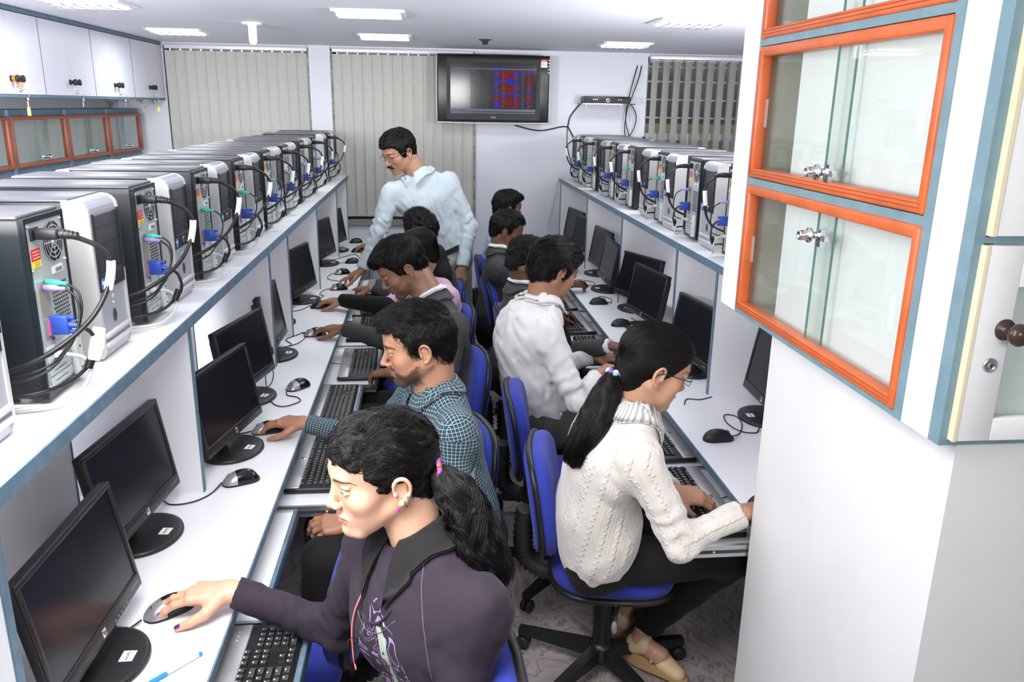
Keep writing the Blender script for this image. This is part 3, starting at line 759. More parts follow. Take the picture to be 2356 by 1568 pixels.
# ================================================================== MOUSE (front buttons toward +X... cable leaves +X)
def make_mouse(shell, front):
    r = empty('computer_mouse')
    # top shell by rings
    def ring(x):  # half-width, height at length x in [-.057,.057]
        t = (x+.057)/.114
        w = .031*(1-abs(2*t-1)**3.2)**.5*(1-.10*math.sin(PI*t)) + .0005
        h = .0365*math.sin(PI*min(1, t*.80+.13))**.62*(1-.25*max(0, t-.5)) if 0 < t < 1 else .004
        return max(w, .002), max(h*(1-abs(2*t-1)**6), .003)
    N = 24; K = 14; ms = MB(); rows = []
    for i in range(N+1):
        x = -.0568+.1136*i/N; w, h = ring(x)
        rows.append([(x, w*math.cos(PI*k/K)*(1.0), .004+h*math.sin(PI*k/K)**.8) for k in range(K+1)])
    for half, m, nm in ((0, shell, 'shell'), (1, front, 'buttons')):
        mb = MB(); a, b = (0, 15) if half == 0 else (15, N)
        vs = [p for i in range(a, b+1) for p in rows[i]]; fs = [(i*(K+1)+k, i*(K+1)+k+1, (i+1)*(K+1)+k+1, (i+1)*(K+1)+k) for i in range(b-a) for k in range(K)]
        mb.add(vs, fs, m, True)
        if half == 1:
            mb.box((.014, -.0006, .01), (.040, .0006, .0300), INK)
        mb.build(nm, r)
    b = MB(); pts = []
    for i in range(N+1): x = -.0568+.1136*i/N; pts.append((x, ring(x)[0]*1.01))
    poly = [(x, -w) for x, w in pts]+[(x, w) for x, w in pts[::-1]]
    b.prism(poly, 0, .006, BLACKM, 2); b.build('underside', r)
    MB().cyl((.03, -.004, .026), (.03, .004, .026), .009, GREYM, n=14).build('scroll_wheel', r)
    return r
mgs = mat('mouse_silver', (.42, .42, .43), .28, metal=.6)
m_sil = make_mouse(BLACKG, mgs); m_blk = make_mouse(BLACKP, BLACKP)
def mouse(proto, x, y, a, lab, used={}):
    k = proto.name
    if k not in used: used[k] = 1; proto.location = (x, y, ZD); proto.rotation_euler = (0, 0, math.radians(a)); tag(proto, lab, 'mouse', 'computer mice on the desks'); return proto
    return dup(proto, (x, y, ZD), math.radians(a), lab, 'computer mice on the desks')
MICE = [(m_sil, -.598, 1.667, 218, 'silver and black mouse under the hand with purple nails'), (m_sil, -.58, 2.33, 205, 'unused silver and black mouse nearest the camera on the left desk'),
        (m_sil, -.572, 2.73, 200, 'silver and black mouse under the bearded man\'s hand'), (m_sil, -.535, 3.19, 230, 'unused silver and black mouse beside a looped cable'),
        (m_sil, -.57, 3.985, 205, 'silver and black mouse under the suited man\'s ringed hand'), (m_blk, -.615, 4.57, 195, 'dark mouse under the young woman\'s hand with a black sleeve'),
        (m_sil, -.56, 5.04, 190, 'black mouse with a silver stripe by the standing man\'s fingers'), (m_sil, -.585, 5.53, 200, 'silver-nosed mouse beyond the standing man\'s fingers'),
        (m_blk, -.55, 5.93, 190, 'small black mouse lying between two grey monitors at the far left'), (m_blk, -.545, 6.40, 190, 'black mouse under the farthest hand on the left desk'),
        (m_blk, -.60, 6.85, 190, 'black mouse at the far end of the left desk'), (m_blk, 1.015, 2.555, 5, 'black mouse beside the woman in the white sweater'),
        (m_blk, 1.03, 4.10, 0, 'unused black mouse in front of the middle monitors on the right desk'), (m_blk, 1.01, 4.60, 0, 'small black mouse nearer the ringed dark hand'),
        (m_blk, .985, 5.08, 0, 'black mouse under the ringed hand on the right desk'), (m_blk, .98, 2.06, 10, 'mouse beside the white pillar at the sweater cuff')]
for m in MICE: mouse(*m)
def mcord(lab, pts, r_=.0022): cord('mouse_cable', lab, [(x, y, ZD+z) for x, y, z in pts], r_, CABLE, 'cable', 'mouse cables')
mcord('short mouse cable running to the nearest left monitor', [(-.645, 1.625, .010), (-.67, 1.60, .004), (-.70, 1.62, .003), (-.72, 1.69, .003), (-.74, 1.76, .003)])
mcord('mouse cable running behind the second left monitor', [(-.632, 2.308, .010), (-.65, 2.25, .003), (-.69, 2.2, .003), (-.75, 2.19, .003), (-.79, 2.24, .003)])
mcord('mouse cable running behind the bearded man\'s monitor', [(-.625, 2.712, .01), (-.66, 2.71, .003), (-.72, 2.70, .003), (-.77, 2.72, .003)])
mcord('looped mouse cable lying before the fourth left monitor', [(-.572, 3.148, .01), (-.565, 3.10, .003), (-.52, 3.07, .003), (-.505, 3.02, .003), (-.56, 2.97, .003), (-.61, 3.02, .003), (-.65, 3.14, .01), (-.672, 3.24, .05), (-.66, 3.26, .07), (-.64, 3.24, .05), (-.65, 3.2, .01), (-.70, 3.17, .003), (-.74, 3.2, .003)])
mcord('mouse cable tangled beside the partition', [(-.606, 4.016, .01), (-.64, 4.02, .003), (-.66, 3.98, .003), (-.70, 3.9, .003), (-.66, 3.82, .003), (-.70, 3.76, .003), (-.78, 3.74, .003)])
mcord('second cable tangled beside the partition', [(-.64, 4.03, .004), (-.61, 3.96, .003), (-.63, 3.84, .003), (-.68, 3.78, .003), (-.74, 3.76, .003)])
mcord('mouse cable in front of the monitor by the black sleeve', [(-.645, 4.61, .01), (-.68, 4.6, .003), (-.72, 4.5, .003), (-.8, 4.45, .003)])
mcord('mouse cable curling back from the striped mouse', [(-.615, 5.03, .01), (-.65, 5.0, .003), (-.66, 4.9, .003), (-.63, 4.85, .003), (-.66, 4.76, .003), (-.7, 4.72, .003)])
mcord('mouse cable beyond the standing man\'s hand', [(-.64, 5.51, .01), (-.67, 5.46, .003), (-.66, 5.35, .003), (-.60, 5.29, .003), (-.56, 5.27, .003)])
mcord('mouse cable at the far left monitor foot', [(-.605, 5.92, .01), (-.64, 5.92, .003), (-.68, 5.97, .003), (-.71, 6.0, .003)])
mcord('loose cable crossing the far left desk', [(-.51, 6.1, .003), (-.56, 6.28, .003), (-.62, 6.2, .003), (-.70, 6.05, .003), (-.74, 6.0, .003)])
mcord('looped mouse cable by the pillar monitor', [(1.07, 2.56, .01), (1.11, 2.6, .003), (1.15, 2.68, .003), (1.16, 2.76, .003), (1.12, 2.78, .003), (1.10, 2.70, .003), (1.12, 2.62, .003), (1.17, 2.6, .003), (1.2, 2.64, .003)])
mcord('cable on the desk beyond the woman in glasses', [(1.14, 2.98, .003), (1.08, 2.95, .003), (1.03, 2.96, .003), (1.0, 2.9, .003)])
mcord('mouse cable at the middle right monitor', [(1.085, 4.10, .01), (1.11, 4.12, .003), (1.13, 4.2, .003), (1.12, 4.25, .003)])
mcord('mouse cable at the fifth right monitor', [(1.065, 4.60, .01), (1.09, 4.62, .003), (1.11, 4.72, .003), (1.06, 4.78, .003), (1.03, 4.72, .003)])
mcord('mouse cable beyond the ringed hand', [(1.04, 5.08, .01), (1.08, 5.1, .003), (1.10, 5.2, .003), (1.02, 5.28, .003), (.98, 5.26, .003)])

# ================================================================== KEYBOARD (long side along Y; function strip toward +X)
def make_keyboard():
    r = empty('keyboard')
    b = MB(); b.rbox((-.085, -.228, 0), (.085, .228, .020), BLACKP, .008); b.build('body', r)
    s = MB(); s.rbox((.034, -.224, .017), (.083, .224, .0225), mat('kb_silver', (.38, .38, .39), .35, metal=.4), .003); s.build('silver_strip', r)
    s = MB(); s.rbox((.045, -.008, .022), (.058, .006, .0232), CHROME, .001); s.build('maker_badge', r)
    s = MB()
    for k in range(3): s.cyl((.06, -.165-.015*k, .0222), (.06, -.165-.015*k, .0232), .0022, LABEL, n=6)
    s.build('indicator', r)
    k = MB(); u = .0186; KT = mat('key_face', (.05, .05, .05), .35)
    def key(x, y, w=1, h=1):
        # tapered key cap
        y = -y; hw, hh = w*u/2-.0008, h*u/2-.0008; z0, z1 = .018, .0275; t = .0028
        vs = [(x-hh, y-hw, z0), (x+hh, y-hw, z0), (x+hh, y+hw, z0), (x-hh, y+hw, z0), (x-hh+t*.6, y-hw+t, z1), (x+hh-t*1.4, y-hw+t, z1), (x+hh-t*1.4, y+hw-t, z1), (x-hh+t*.6, y+hw-t, z1)]
        k.add(vs, [(0, 1, 5, 4), (1, 2, 6, 5), (2, 3, 7, 6), (3, 0, 4, 7)], KEYC); k.add(vs[4:], [(0, 1, 2, 3)], KT)
        if w < 3: k.add([(x+.001, y-.003, z1+.0002), (x+.004, y-.003, z1+.0002), (x+.004, y+.002, z1+.0002), (x+.001, y+.002, z1+.0002)], [(0, 1, 2, 3)], INKG)
    # y increases to the left of the typist when x is away ... mirrored by rotation when placed
    y0 = -.215
    rows = [(-.070, [1.25, 1.25, 1.25, 6, 1.25, 1.25, 1.25, 1.5]), (-.0515, [2.25]+[1]*10+[2.75-1]), (-.033, [1.75]+[1]*11+[2.25-.0]), (-.0145, [1.5]+[1]*12+[1.5]), (.004, [1]*13+[2])]
    for x, ws in rows:
        tot = sum(ws); sc = 15.0/tot; y = y0
        for w in ws: key(x, y+w*sc*u/2, w*sc); y += w*sc*u
    for g, (a, n) in enumerate(((0, 1), (2, 4), (6.5, 4), (11, 4))):
        for j in range(n): key(.027, y0+(a+j+.5)*u)
    yn = y0+15.3*u
    for x in (-.0145, .004, .027):
        for j in range(3): key(x, yn+(j+.5)*u)
    for j in range(3): key(-.070, yn+(j+.5)*u)
    key(-.0515, yn+1.5*u)
    ym = yn+3.3*u
    for i, x in enumerate((.004, -.0145, -.033, -.0515)):
        for j in range(4): key(x, ym+(j+.5)*u)
    key(-.070, ym+1*u, 2); key(-.070, ym+2.5*u); key(-.070, ym+3.5*u)
    k.build('keys', r)
    return r
kb0 = make_keyboard()
# rotation: left bench typist faces -x => function strip toward -x, typist's left = -y
KB = [(-.385, 1.465, PI, .648, 'black and silver keyboard nearest the camera at the bottom edge'), (-.385, 2.625, PI, .648, 'black and silver keyboard in front of the bearded man'),
      (-.395, 3.18, PI, .648, 'black and silver keyboard at the empty place beyond the bearded man'), (-.335, 3.73, PI+.02, .648, 'black and silver keyboard under the suited man\'s typing hand'),
      (-.35, 4.36, PI, .648, 'black keyboard below the black sleeve on the left'), (-.36, 4.86, PI, .648, 'black keyboard below the standing man\'s hand'), (-.33, 5.42, PI, .648, 'black keyboard farthest along the left bench'),
      (.835, 2.25, 0, .648, 'black keyboard in front of the woman in the white sweater'), (.855, 2.77, 0, .648, 'black and silver keyboard beyond the woman\'s striped scarf'),
      (.85, 3.33, 0, .648, 'keyboard hidden by the man in the white shirt'), (.855, 3.90, .0, .648, 'black keyboard above the outstretched grey sleeve'), (.83, 4.44, .04, .648, 'black and silver keyboard under the dark typing hand'), (.83, 4.98, 0, .648, 'black keyboard below the ringed hand on the right')]
for i, (x, y, rz, z, lab) in enumerate(KB):
    if i == 0: o = kb0; o.location = (x, y, z); o.rotation_euler = (0, 0, rz); tag(o, lab, 'keyboard', 'keyboards on the trays')
    else: o = dup(kb0, (x, y, z), rz, lab)
    cord('keyboard_cable', 'thin cable behind the %s' % lab, [(x+(.085 if rz < 1 else -.085), y, z+.01), (x+(.11 if rz < 1 else -.11), y+.02, z+.006), (x+(.14 if rz < 1 else -.14), y+.03, z+.006)], .002, CABLE, 'cable', 'keyboard cables')

# pen on the desk
r = empty('ballpoint_pen', (-.525, 1.46, ZD+.005)); tag(r, 'clear ballpoint pen with blue cap and end lying on the left desk', 'pen')
r.rotation_euler = (0, 0, math.atan2(.085, .077))
pb = mat('pen_blue', (.02, .22, .75), .3); pc = mat('pen_clear', (.6, .68, .75), .2)
MB().cyl((-.03, 0, 0), (.052, 0, 0), .0042, pc, n=10).build('barrel', r)
MB().cyl((.052, 0, 0), (.06, 0, 0), .0045, pb, n=10).build('end_plug', r)
MB().cyl((-.075, 0, 0), (-.02, 0, 0), .0052, pb, r1=.005, n=10).build('cap', r)
tp = MB().box((-.585, 3.78, ZD), (-.53, 3.86, ZD+.0006), LABEL); tag(tp.build('clear_tape'), 'strip of pale tape stuck on the left desk', 'tape')
# ================================================================== LEFT WALL CABINETS
xl = -2.08
LAM = mat('cabinet_laminate', (.67, .67, .76), .4, noise=.03, nscale=3)
def knob(mb, p, ax, r=.019, m=BLACKM, L=.04):
    mb.lathe([(r*.85, 0), (r*.6, .004), (r*.45, L*.45), (r*.8, L*.62), (r, L*.8), (r*.9, L*.95), (r*.4, L)], m, p, ax, n=18)
seams = [4.18, 4.885, 5.595, 6.31, 7.02]
z0c, z1c = 1.872, 2.275
for i, (a, b) in enumerate(zip(seams[:-1], seams[1:])):
    i += 1
    kl = {1: 'key with a yellow tag hanging from the orange-stringed wall cabinet', 2: 'grey key without a tag hanging under the wall cabinets', 3: 'bright silver key hanging under the third wall cabinet', 4: 'key with a yellow tag hanging at the far corner cabinet'}[i]
    vis = {1: 'with orange string tied round its knobs', 2: 'with a grey key hanging from its lock', 3: 'with a bright silver key hanging from its lock', 4: 'at the far corner with a yellow key tag'}[i]
    r = empty('wall_cabinet', (xl, a, z0c)); tag(r, 'white two-door wall cabinet %s' % vis, 'cabinet', 'white wall cabinets on the left wall')
    w = b-a
    c = MB(); c.box((-.365, 0, 0), (-.018, w, z1c-z0c), LAM); c.box((-.365, 0, -.016), (-.002, w, -.0005), BLUE); c.box((-.365, 0, z1c-z0c), (.002, w, z1c-z0c+.022), BLUE); c.build('carcass', r)
    for q in (0, 1):
        y0_, y1_ = (.004, w/2-.001) if q == 0 else (w/2+.001, w-.004)
        d = MB(); d.box((-.017, y0_, .0), (0, y1_, z1c-z0c-.004), LAM)
        if q == 0: d.box((-.017, -.003, 0), (.0006, .004, z1c-z0c-.004), mat('chipped_edge', (.25, .24, .24), .7, noise=.7, nscale=40))
        do = d.build('door', r)
        k = MB(); knob(k, (0, w/2+(-.022 if q == 0 else .034), .075), (1, 0, 0), .019)
        k.build('knob', do)
    k = MB(); k.lathe([(.010, 0), (.010, .006), (.006, .007), (.006, .016)], CHROME, (0, w/2+.05, .02), (1, 0, 0), n=14); k.build('lock', r)
    ky = empty('key', (xl+.018, a+w/2+.05, z0c+.02)); tag(ky, kl, 'key', 'keys hanging on the wall cabinets')
    m = MB(); m.tube([(.0, 0, 0), (.012, .006, .004), (.022, .012, -.012), (.016, .014, -.03), (.01, .014, -.038)], .0018, CHROME, n=6)
    m.build('key_ring', ky)
    m = MB(); m.lathe([(.009, -.002), (.009, .002)], CHROME, (.008, .014, -.046), (0, 1, 0), n=12); m.box((.005, .013, -.085), (.011, .015, -.05), CHROME); m.build('blade', ky)
    if i in (1, 4, 0):
        m = MB(); m.rbox((-.002, .012, -.128), (.016, .016, -.085), YEL, .002); m.box((.001, .0115, -.12), (.013, .0118, -.095), LABEL); m.build('tag', ky)
    if i == 1:
        m = MB()
        for c_ in (-.022, .034):
            for q in range(4): m.tube([(.012+.004*q, w/2+c_+.012*math.cos(t), .075+.014*math.sin(t)) for t in [PI*2*u/8+q for u in range(9)]], .003, mat('orange_string', (.85, .18, .02), .7), n=5, sub=2)
            m.tube([(.02, w/2+c_, .06), (.022, w/2+c_+.008, .045), (.018, w/2+c_+.004, .03)], .003, MATS['orange_string'], n=5)
        m.xf(Matrix.Identity(3), (xl, a, z0c)); tag(m.build('orange_string'), 'orange string wound round the cabinet knobs at the far left', 'string')
o = MB()
for k in range(5): o.tube([(xl-.04, 6.45+.03*k, z0c-.02), (xl-.03, 6.55, z0c-.045-.008*k), (xl-.02, 6.66+.02*k, z0c-.03), (xl-.03, 6.8, z0c-.02-.006*k)], .005, mat('dirty_cable', (.45, .42, .38), .7), n=6)
tag(o.build('cable_bundle'), 'bundle of pale cables tucked under the far wall cabinet', 'cable')

# glazed sliding cabinets on the left wall
ORD = mat('red_brown_wood', (.30, .075, .035), .4, noise=.2, nscale=10)
gx = -2.3
gy = [4.08, 4.80, 5.53, 6.22, 6.90]
blk = mat('reflecting_cabinet_back', (.60, .60, .62), .5)
for i, (a, b) in enumerate(zip(gy[:-1], gy[1:])):
    nm = ['cut off by the left edge of the picture', 'leftmost of those fully seen', 'in the middle', 'nearest the corner column'][i]
    r = empty('glass_cabinet', (gx, a, 1.475)); tag(r, 'red-brown framed sliding glass wall cabinet, %s' % nm, 'cabinet', 'sliding glass cabinets on the left wall')
    w = b-a; h = .28
    c = MB(); c.box((-.148, 0, -.035), (.03, w, 0), BLUE); c.box((-.148, 0, h), (.03, w, h+.035), BLUE); c.box((-.148, 0, 0), (-.13, w, h), blk)
    c.box((.012, -.005, -.035), (.045, .012, h+.035), BLUE); c.build('carcass', r)
    f = MB(); t = .021
    f.rbox((.02, .01, 0), (.05, w-.01, t), ORD, .004); f.rbox((.02, .01, h-t), (.05, w-.01, h), ORD, .004); f.rbox((.0195, .0095, -.0005), (.0508, .01+t, h+.0005), ORD, .004); f.rbox((.0195, w-.01-t*1.3, -.0005), (.0508, w-.0095, h+.0005), ORD, .004)
    f.build('frame', r)
    for q in (0, 1):
        g = MB(); ya, yb = (.035, w*.5+.02) if q == 0 else (w*.5-.02, w-.035); g.box((.028+.008*q, ya, .02), (.032+.008*q, yb, h-.02), GLASS)
        if q == 1: g.box((.036, ya-.002, .02), (.041, ya, h-.02), GLASSEDGE)
        g.build('sliding_glass', r)
    k = MB(); k.lathe([(.008, 0), (.008, .012), (.012, .014), (.012, .03), (.009, .034)], CHROME, (.04, w*.5+.03, .045), (1, 0, 0), n=14); k.box((.038, w*.5-.03, .035), (.046, w*.5+.03, .055), CHROME); k.build('lock', r)

# ================================================================== PILLAR AND CABINETS ON THE RIGHT
xp, yn_, yf = .90, 1.245, 1.970
struct('trim_8', MB().box((xp+.004, yn_-.045, 0), (1.62, yf, ZC), WHITEP))
bpy.data.objects['trim_8'].name = 'wall_pillar'
xc = .86   # face of the hanging cabinet
SX = xc
# glazed cabinet block: carcass open toward -x
zb = 1.262
def facebox(mb, y0, y1, z0, z1, m, x0=xc, x1=xc+.02): mb.box((x0, y0, z0), (x1, y1, z1), m)
zs_ = [(1.262+.005, 1.640), (1.655, 2.020), (2.035, 2.29)]
kf = xc/.9  # the face stands a little nearer than the pillar
def sc(y, z): return y*kf, CAMZ+(z-CAMZ)*kf
ya_, _ = sc(1.375, 0); yb_, _ = sc(2.214, 0); yfar, _ = sc(2.35, 0); ycor, _ = sc(1.242, 0)
_, zbot = sc(0, 1.283)
body = empty('display_cabinet', (xc, ycor, zbot)); tag(body, 'tall white hanging cabinet with orange-framed sliding glass on the white pillar', 'cabinet')
def bb(mb, lo, hi, m): mb.box((lo[0]-xc, lo[1]-ycor, lo[2]-zbot), (hi[0]-xc, hi[1]-ycor, hi[2]-zbot), m)
c = MB()
bb(c, (xc, ycor+.0305, zbot), (xc+.018, ya_, ZC), WHITEP)          # near strip
bb(c, (xc, yb_, zbot), (xc+.018, yfar-.0161, ZC), WHITEP)               # far strip
bb(c, (xc, yfar-.016, zbot), (1.5, yfar, ZC), WHITEP)
bb(c, (xc+.018, ycor+.02, zbot), (1.5, yfar-.016, zbot+.016), WHITEP)
c.build('carcass', body)
dep = .22
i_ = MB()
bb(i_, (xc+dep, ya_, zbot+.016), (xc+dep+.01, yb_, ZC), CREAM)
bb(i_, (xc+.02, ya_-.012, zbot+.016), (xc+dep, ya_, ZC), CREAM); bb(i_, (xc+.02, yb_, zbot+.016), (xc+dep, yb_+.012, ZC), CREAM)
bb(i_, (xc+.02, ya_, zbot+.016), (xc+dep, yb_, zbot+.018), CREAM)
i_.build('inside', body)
rows = [(1.297, 1.653), (1.674, 2.014), (2.034, 2.40)]
fr_ = MB()
def S(z): return CAMZ+(z-CAMZ)*kf
bands = [(zbot, S(1.300)), (S(1.652), S(1.672)), (S(2.016), S(2.038))]
for a, b in bands: bb(fr_, (xc-.0022, ya_+.0101, a+.0003), (xc+.0195, yb_-.0001, b-.0003), TEAL)
bb(fr_, (xc-.003, ya_-.014, zbot), (xc+.02, ya_+.010, ZC), TEAL); bb(fr_, (xc-.003, yb_, zbot), (xc+.02, yb_+.012, ZC), TEAL)
fr_.build('teal_edging', body)
sh = MB()
for a, b in bands[1:]: bb(sh, (xc+.02, ya_, a+.002), (xc+dep, yb_, b-.002), CREAM)
sh.build('shelf', body)
for k, (a, b) in enumerate(rows):
    a, b = S(a), min(S(b), ZC-.001); y0_, y1_ = ya_+.008, yb_-.002; t = .024
    f = MB()
    def fb(lo, hi, m=ORANGE, r_=.004): f.rbox((lo[0]-xc, lo[1]-ycor, lo[2]-zbot), (hi[0]-xc, hi[1]-ycor, hi[2]-zbot), m, r_)
    fb((xc-.008, y0_, a), (xc+.022, y1_, a+t)); fb((xc-.0087, y0_-.0006, a-.0006), (xc+.0214, y0_+t*.8, b-.0012)); fb((xc-.0087, y1_-t, a-.0006), (xc+.0214, y1_+.0006, b-.0012))
    if k < 2: fb((xc-.008, y0_, b-t), (xc+.022, y1_, b))
    for zz in (.009, .017): fb((xc-.0095, y0_+.012, a+zz), (xc-.006, y1_-.008, a+zz+.002), mat('orange_dark', (.33, .06, .02), .4), .0008)
    for yy in (.008, .015): fb((xc-.0095, y1_-yy-.002, a+.01), (xc-.006, y1_-yy, b-.01), MATS['orange_dark'], .0008)
    fo = f.build('frame', body)
    ym_ = ycor+(1.765*kf-ycor)
    for q in (0, 1):
        g = MB(); ya2, yb2 = ((y0_+.012), ym_+.03) if q == 0 else (ym_-.03, y1_-.012); xx = xc+.004+.009*q
        bb(g, (xx, ya2, a+.014), (xx+.005, yb2, b-.012), GLASS)
        ye = yb2 if q == 0 else ya2
        bb(g, (xx, ye-.0008, a+.014), (xx+.005, ye+.0008, b-.012), GLASSEDGE)
        g.build('sliding_glass', body)
        hp = MB(); yh = (ya2+.05) if q == 0 else yb2-.02; zc_ = (a+b)/2
        bb(hp, (xx-.001, yh-.010, zc_-.035), (xx-.0002, yh+.010, zc_+.035), mat('frosted_grip', (.75, .8, .76), .3, alpha=.15)); hp.build('finger_grip', body)
    if k < 2:
        L = MB(); zz = [S(1.573), S(1.718)][k]; yL = 1.80*kf
        L.lathe([(.008, 0), (.0085, .012), (.017, .013), (.017, .017), (.011, .018), (.0115, .036), (.010, .040), (.007, .040), (.006, .036)], CHROME, (xc+.004-xc, yL-ycor, zz-zbot), (-1, 0, 0), n=24)
        bb(L, (xc-.006, yL-.062, zz-.006), (xc+.003, yL, zz+.006), CHROME); bb(L, (xc-.010, yL-.052, zz-.019), (xc+.001, yL-.036, zz+.019), CHROME)
        for dz in (-.014, .014): L.ell((-.011, yL-.044-ycor, zz-zbot+dz), (.002, .003, .003), DGREY, n=8, k=5)
        L.build('lock', body)
# front face toward the camera: teal-edged openings with doors
ns = MB()
def nb(lo, hi, m): ns.box((lo[0]-xc, lo[1]-ycor, lo[2]-zbot), (hi[0]-xc, hi[1]-ycor, hi[2]-zbot), m)
cupb = empty('cupboard', (xc, ycor, zbot)); tag(cupb, 'white cupboard with teal edging, round brown knob and glazed door at the right edge', 'cabinet')
yF = ycor; t1 = .022*kf
nb((xc, yF, zbot), (xc+.018, yF+.03, ZC), TEAL); zmid = S(1.645); nb((xc+.0181, yF, zbot), (1.6, yF+.03, zbot+.012), TEAL)
nb((xc+.0181, yF, zmid), (1.6, yF+.03, zmid+.011), TEAL)
ns.build('teal_frame', cupb)
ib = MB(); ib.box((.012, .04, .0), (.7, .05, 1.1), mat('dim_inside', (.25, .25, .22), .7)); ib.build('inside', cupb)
d = MB(); X0_, X1_ = .016, .46; ZB, ZT = .012, zmid-zbot-.002; gx0 = (.985*kf-xc); gz0, gz1 = S(1.338)-zbot, S(1.573)-zbot
yd0, yd1 = -.014, .004
d.rbox((X0_, yd0, ZB), (gx0, yd1, ZT), WHITEP, .002); d.rbox((gx0-.001, yd0, ZB), (X1_, yd1, gz0), WHITEP, .002); d.rbox((gx0-.001, yd0, gz1), (X1_, yd1, ZT), WHITEP, .002)
d.box((X0_-.002, yd0-.001, ZB), (X0_+.004, yd1, ZT), mat('raw_wood_edge', (.72, .62, .42), .6))
dr = d.build('door', cupb)
MB().box((gx0, -.004, gz0), (X1_, 0, gz1), GLASS).build('door_glass', cupb)
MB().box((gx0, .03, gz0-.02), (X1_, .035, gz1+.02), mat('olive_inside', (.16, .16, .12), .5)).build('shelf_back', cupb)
k = MB(); KN = mat('brown_knob', (.045, .022, .016), .25)
kx, kz = .974*kf-xc, S(1.500)-zbot
k.lathe([(.018, 0), (.017, .003), (.009, .006), (.0075, .018), (.012, .022), (.0175, .028), (.0185, .036), (.015, .043), (.008, .047), (.002, .048)], KN, (kx, yd0, kz), (.0, -1, 0), n=28)
k.build('knob', dr)
k = MB(); k.lathe([(.013, 0), (.012, .003), (.009, .004), (.008, .002)], CHROME, (.958*kf-xc, yd0, S(1.437)-zbot), (0, -1, 0), n=24); k.lathe([(.006, 0), (.006, .003)], GREYM, (.958*kf-xc, yd0, S(1.437)-zbot), (0, -1, 0), n=16)
k.box((.9575*kf-xc, yd0-.0042, S(1.437)-zbot-.003), (.9605*kf-xc, yd0-.003, S(1.437)-zbot+.003), INK); k.build('key_lock', dr)
d = MB(); d.rbox((X0_+.004, yd0, zmid-zbot+.013), (X1_, yd1, ZC-zbot-.002), WHITEP, .002); d.box((X0_+.002, yd0-.001, zmid-zbot+.013), (X0_+.009, yd1, ZC-zbot-.002), MATS['raw_wood_edge']); d.build('door', cupb)

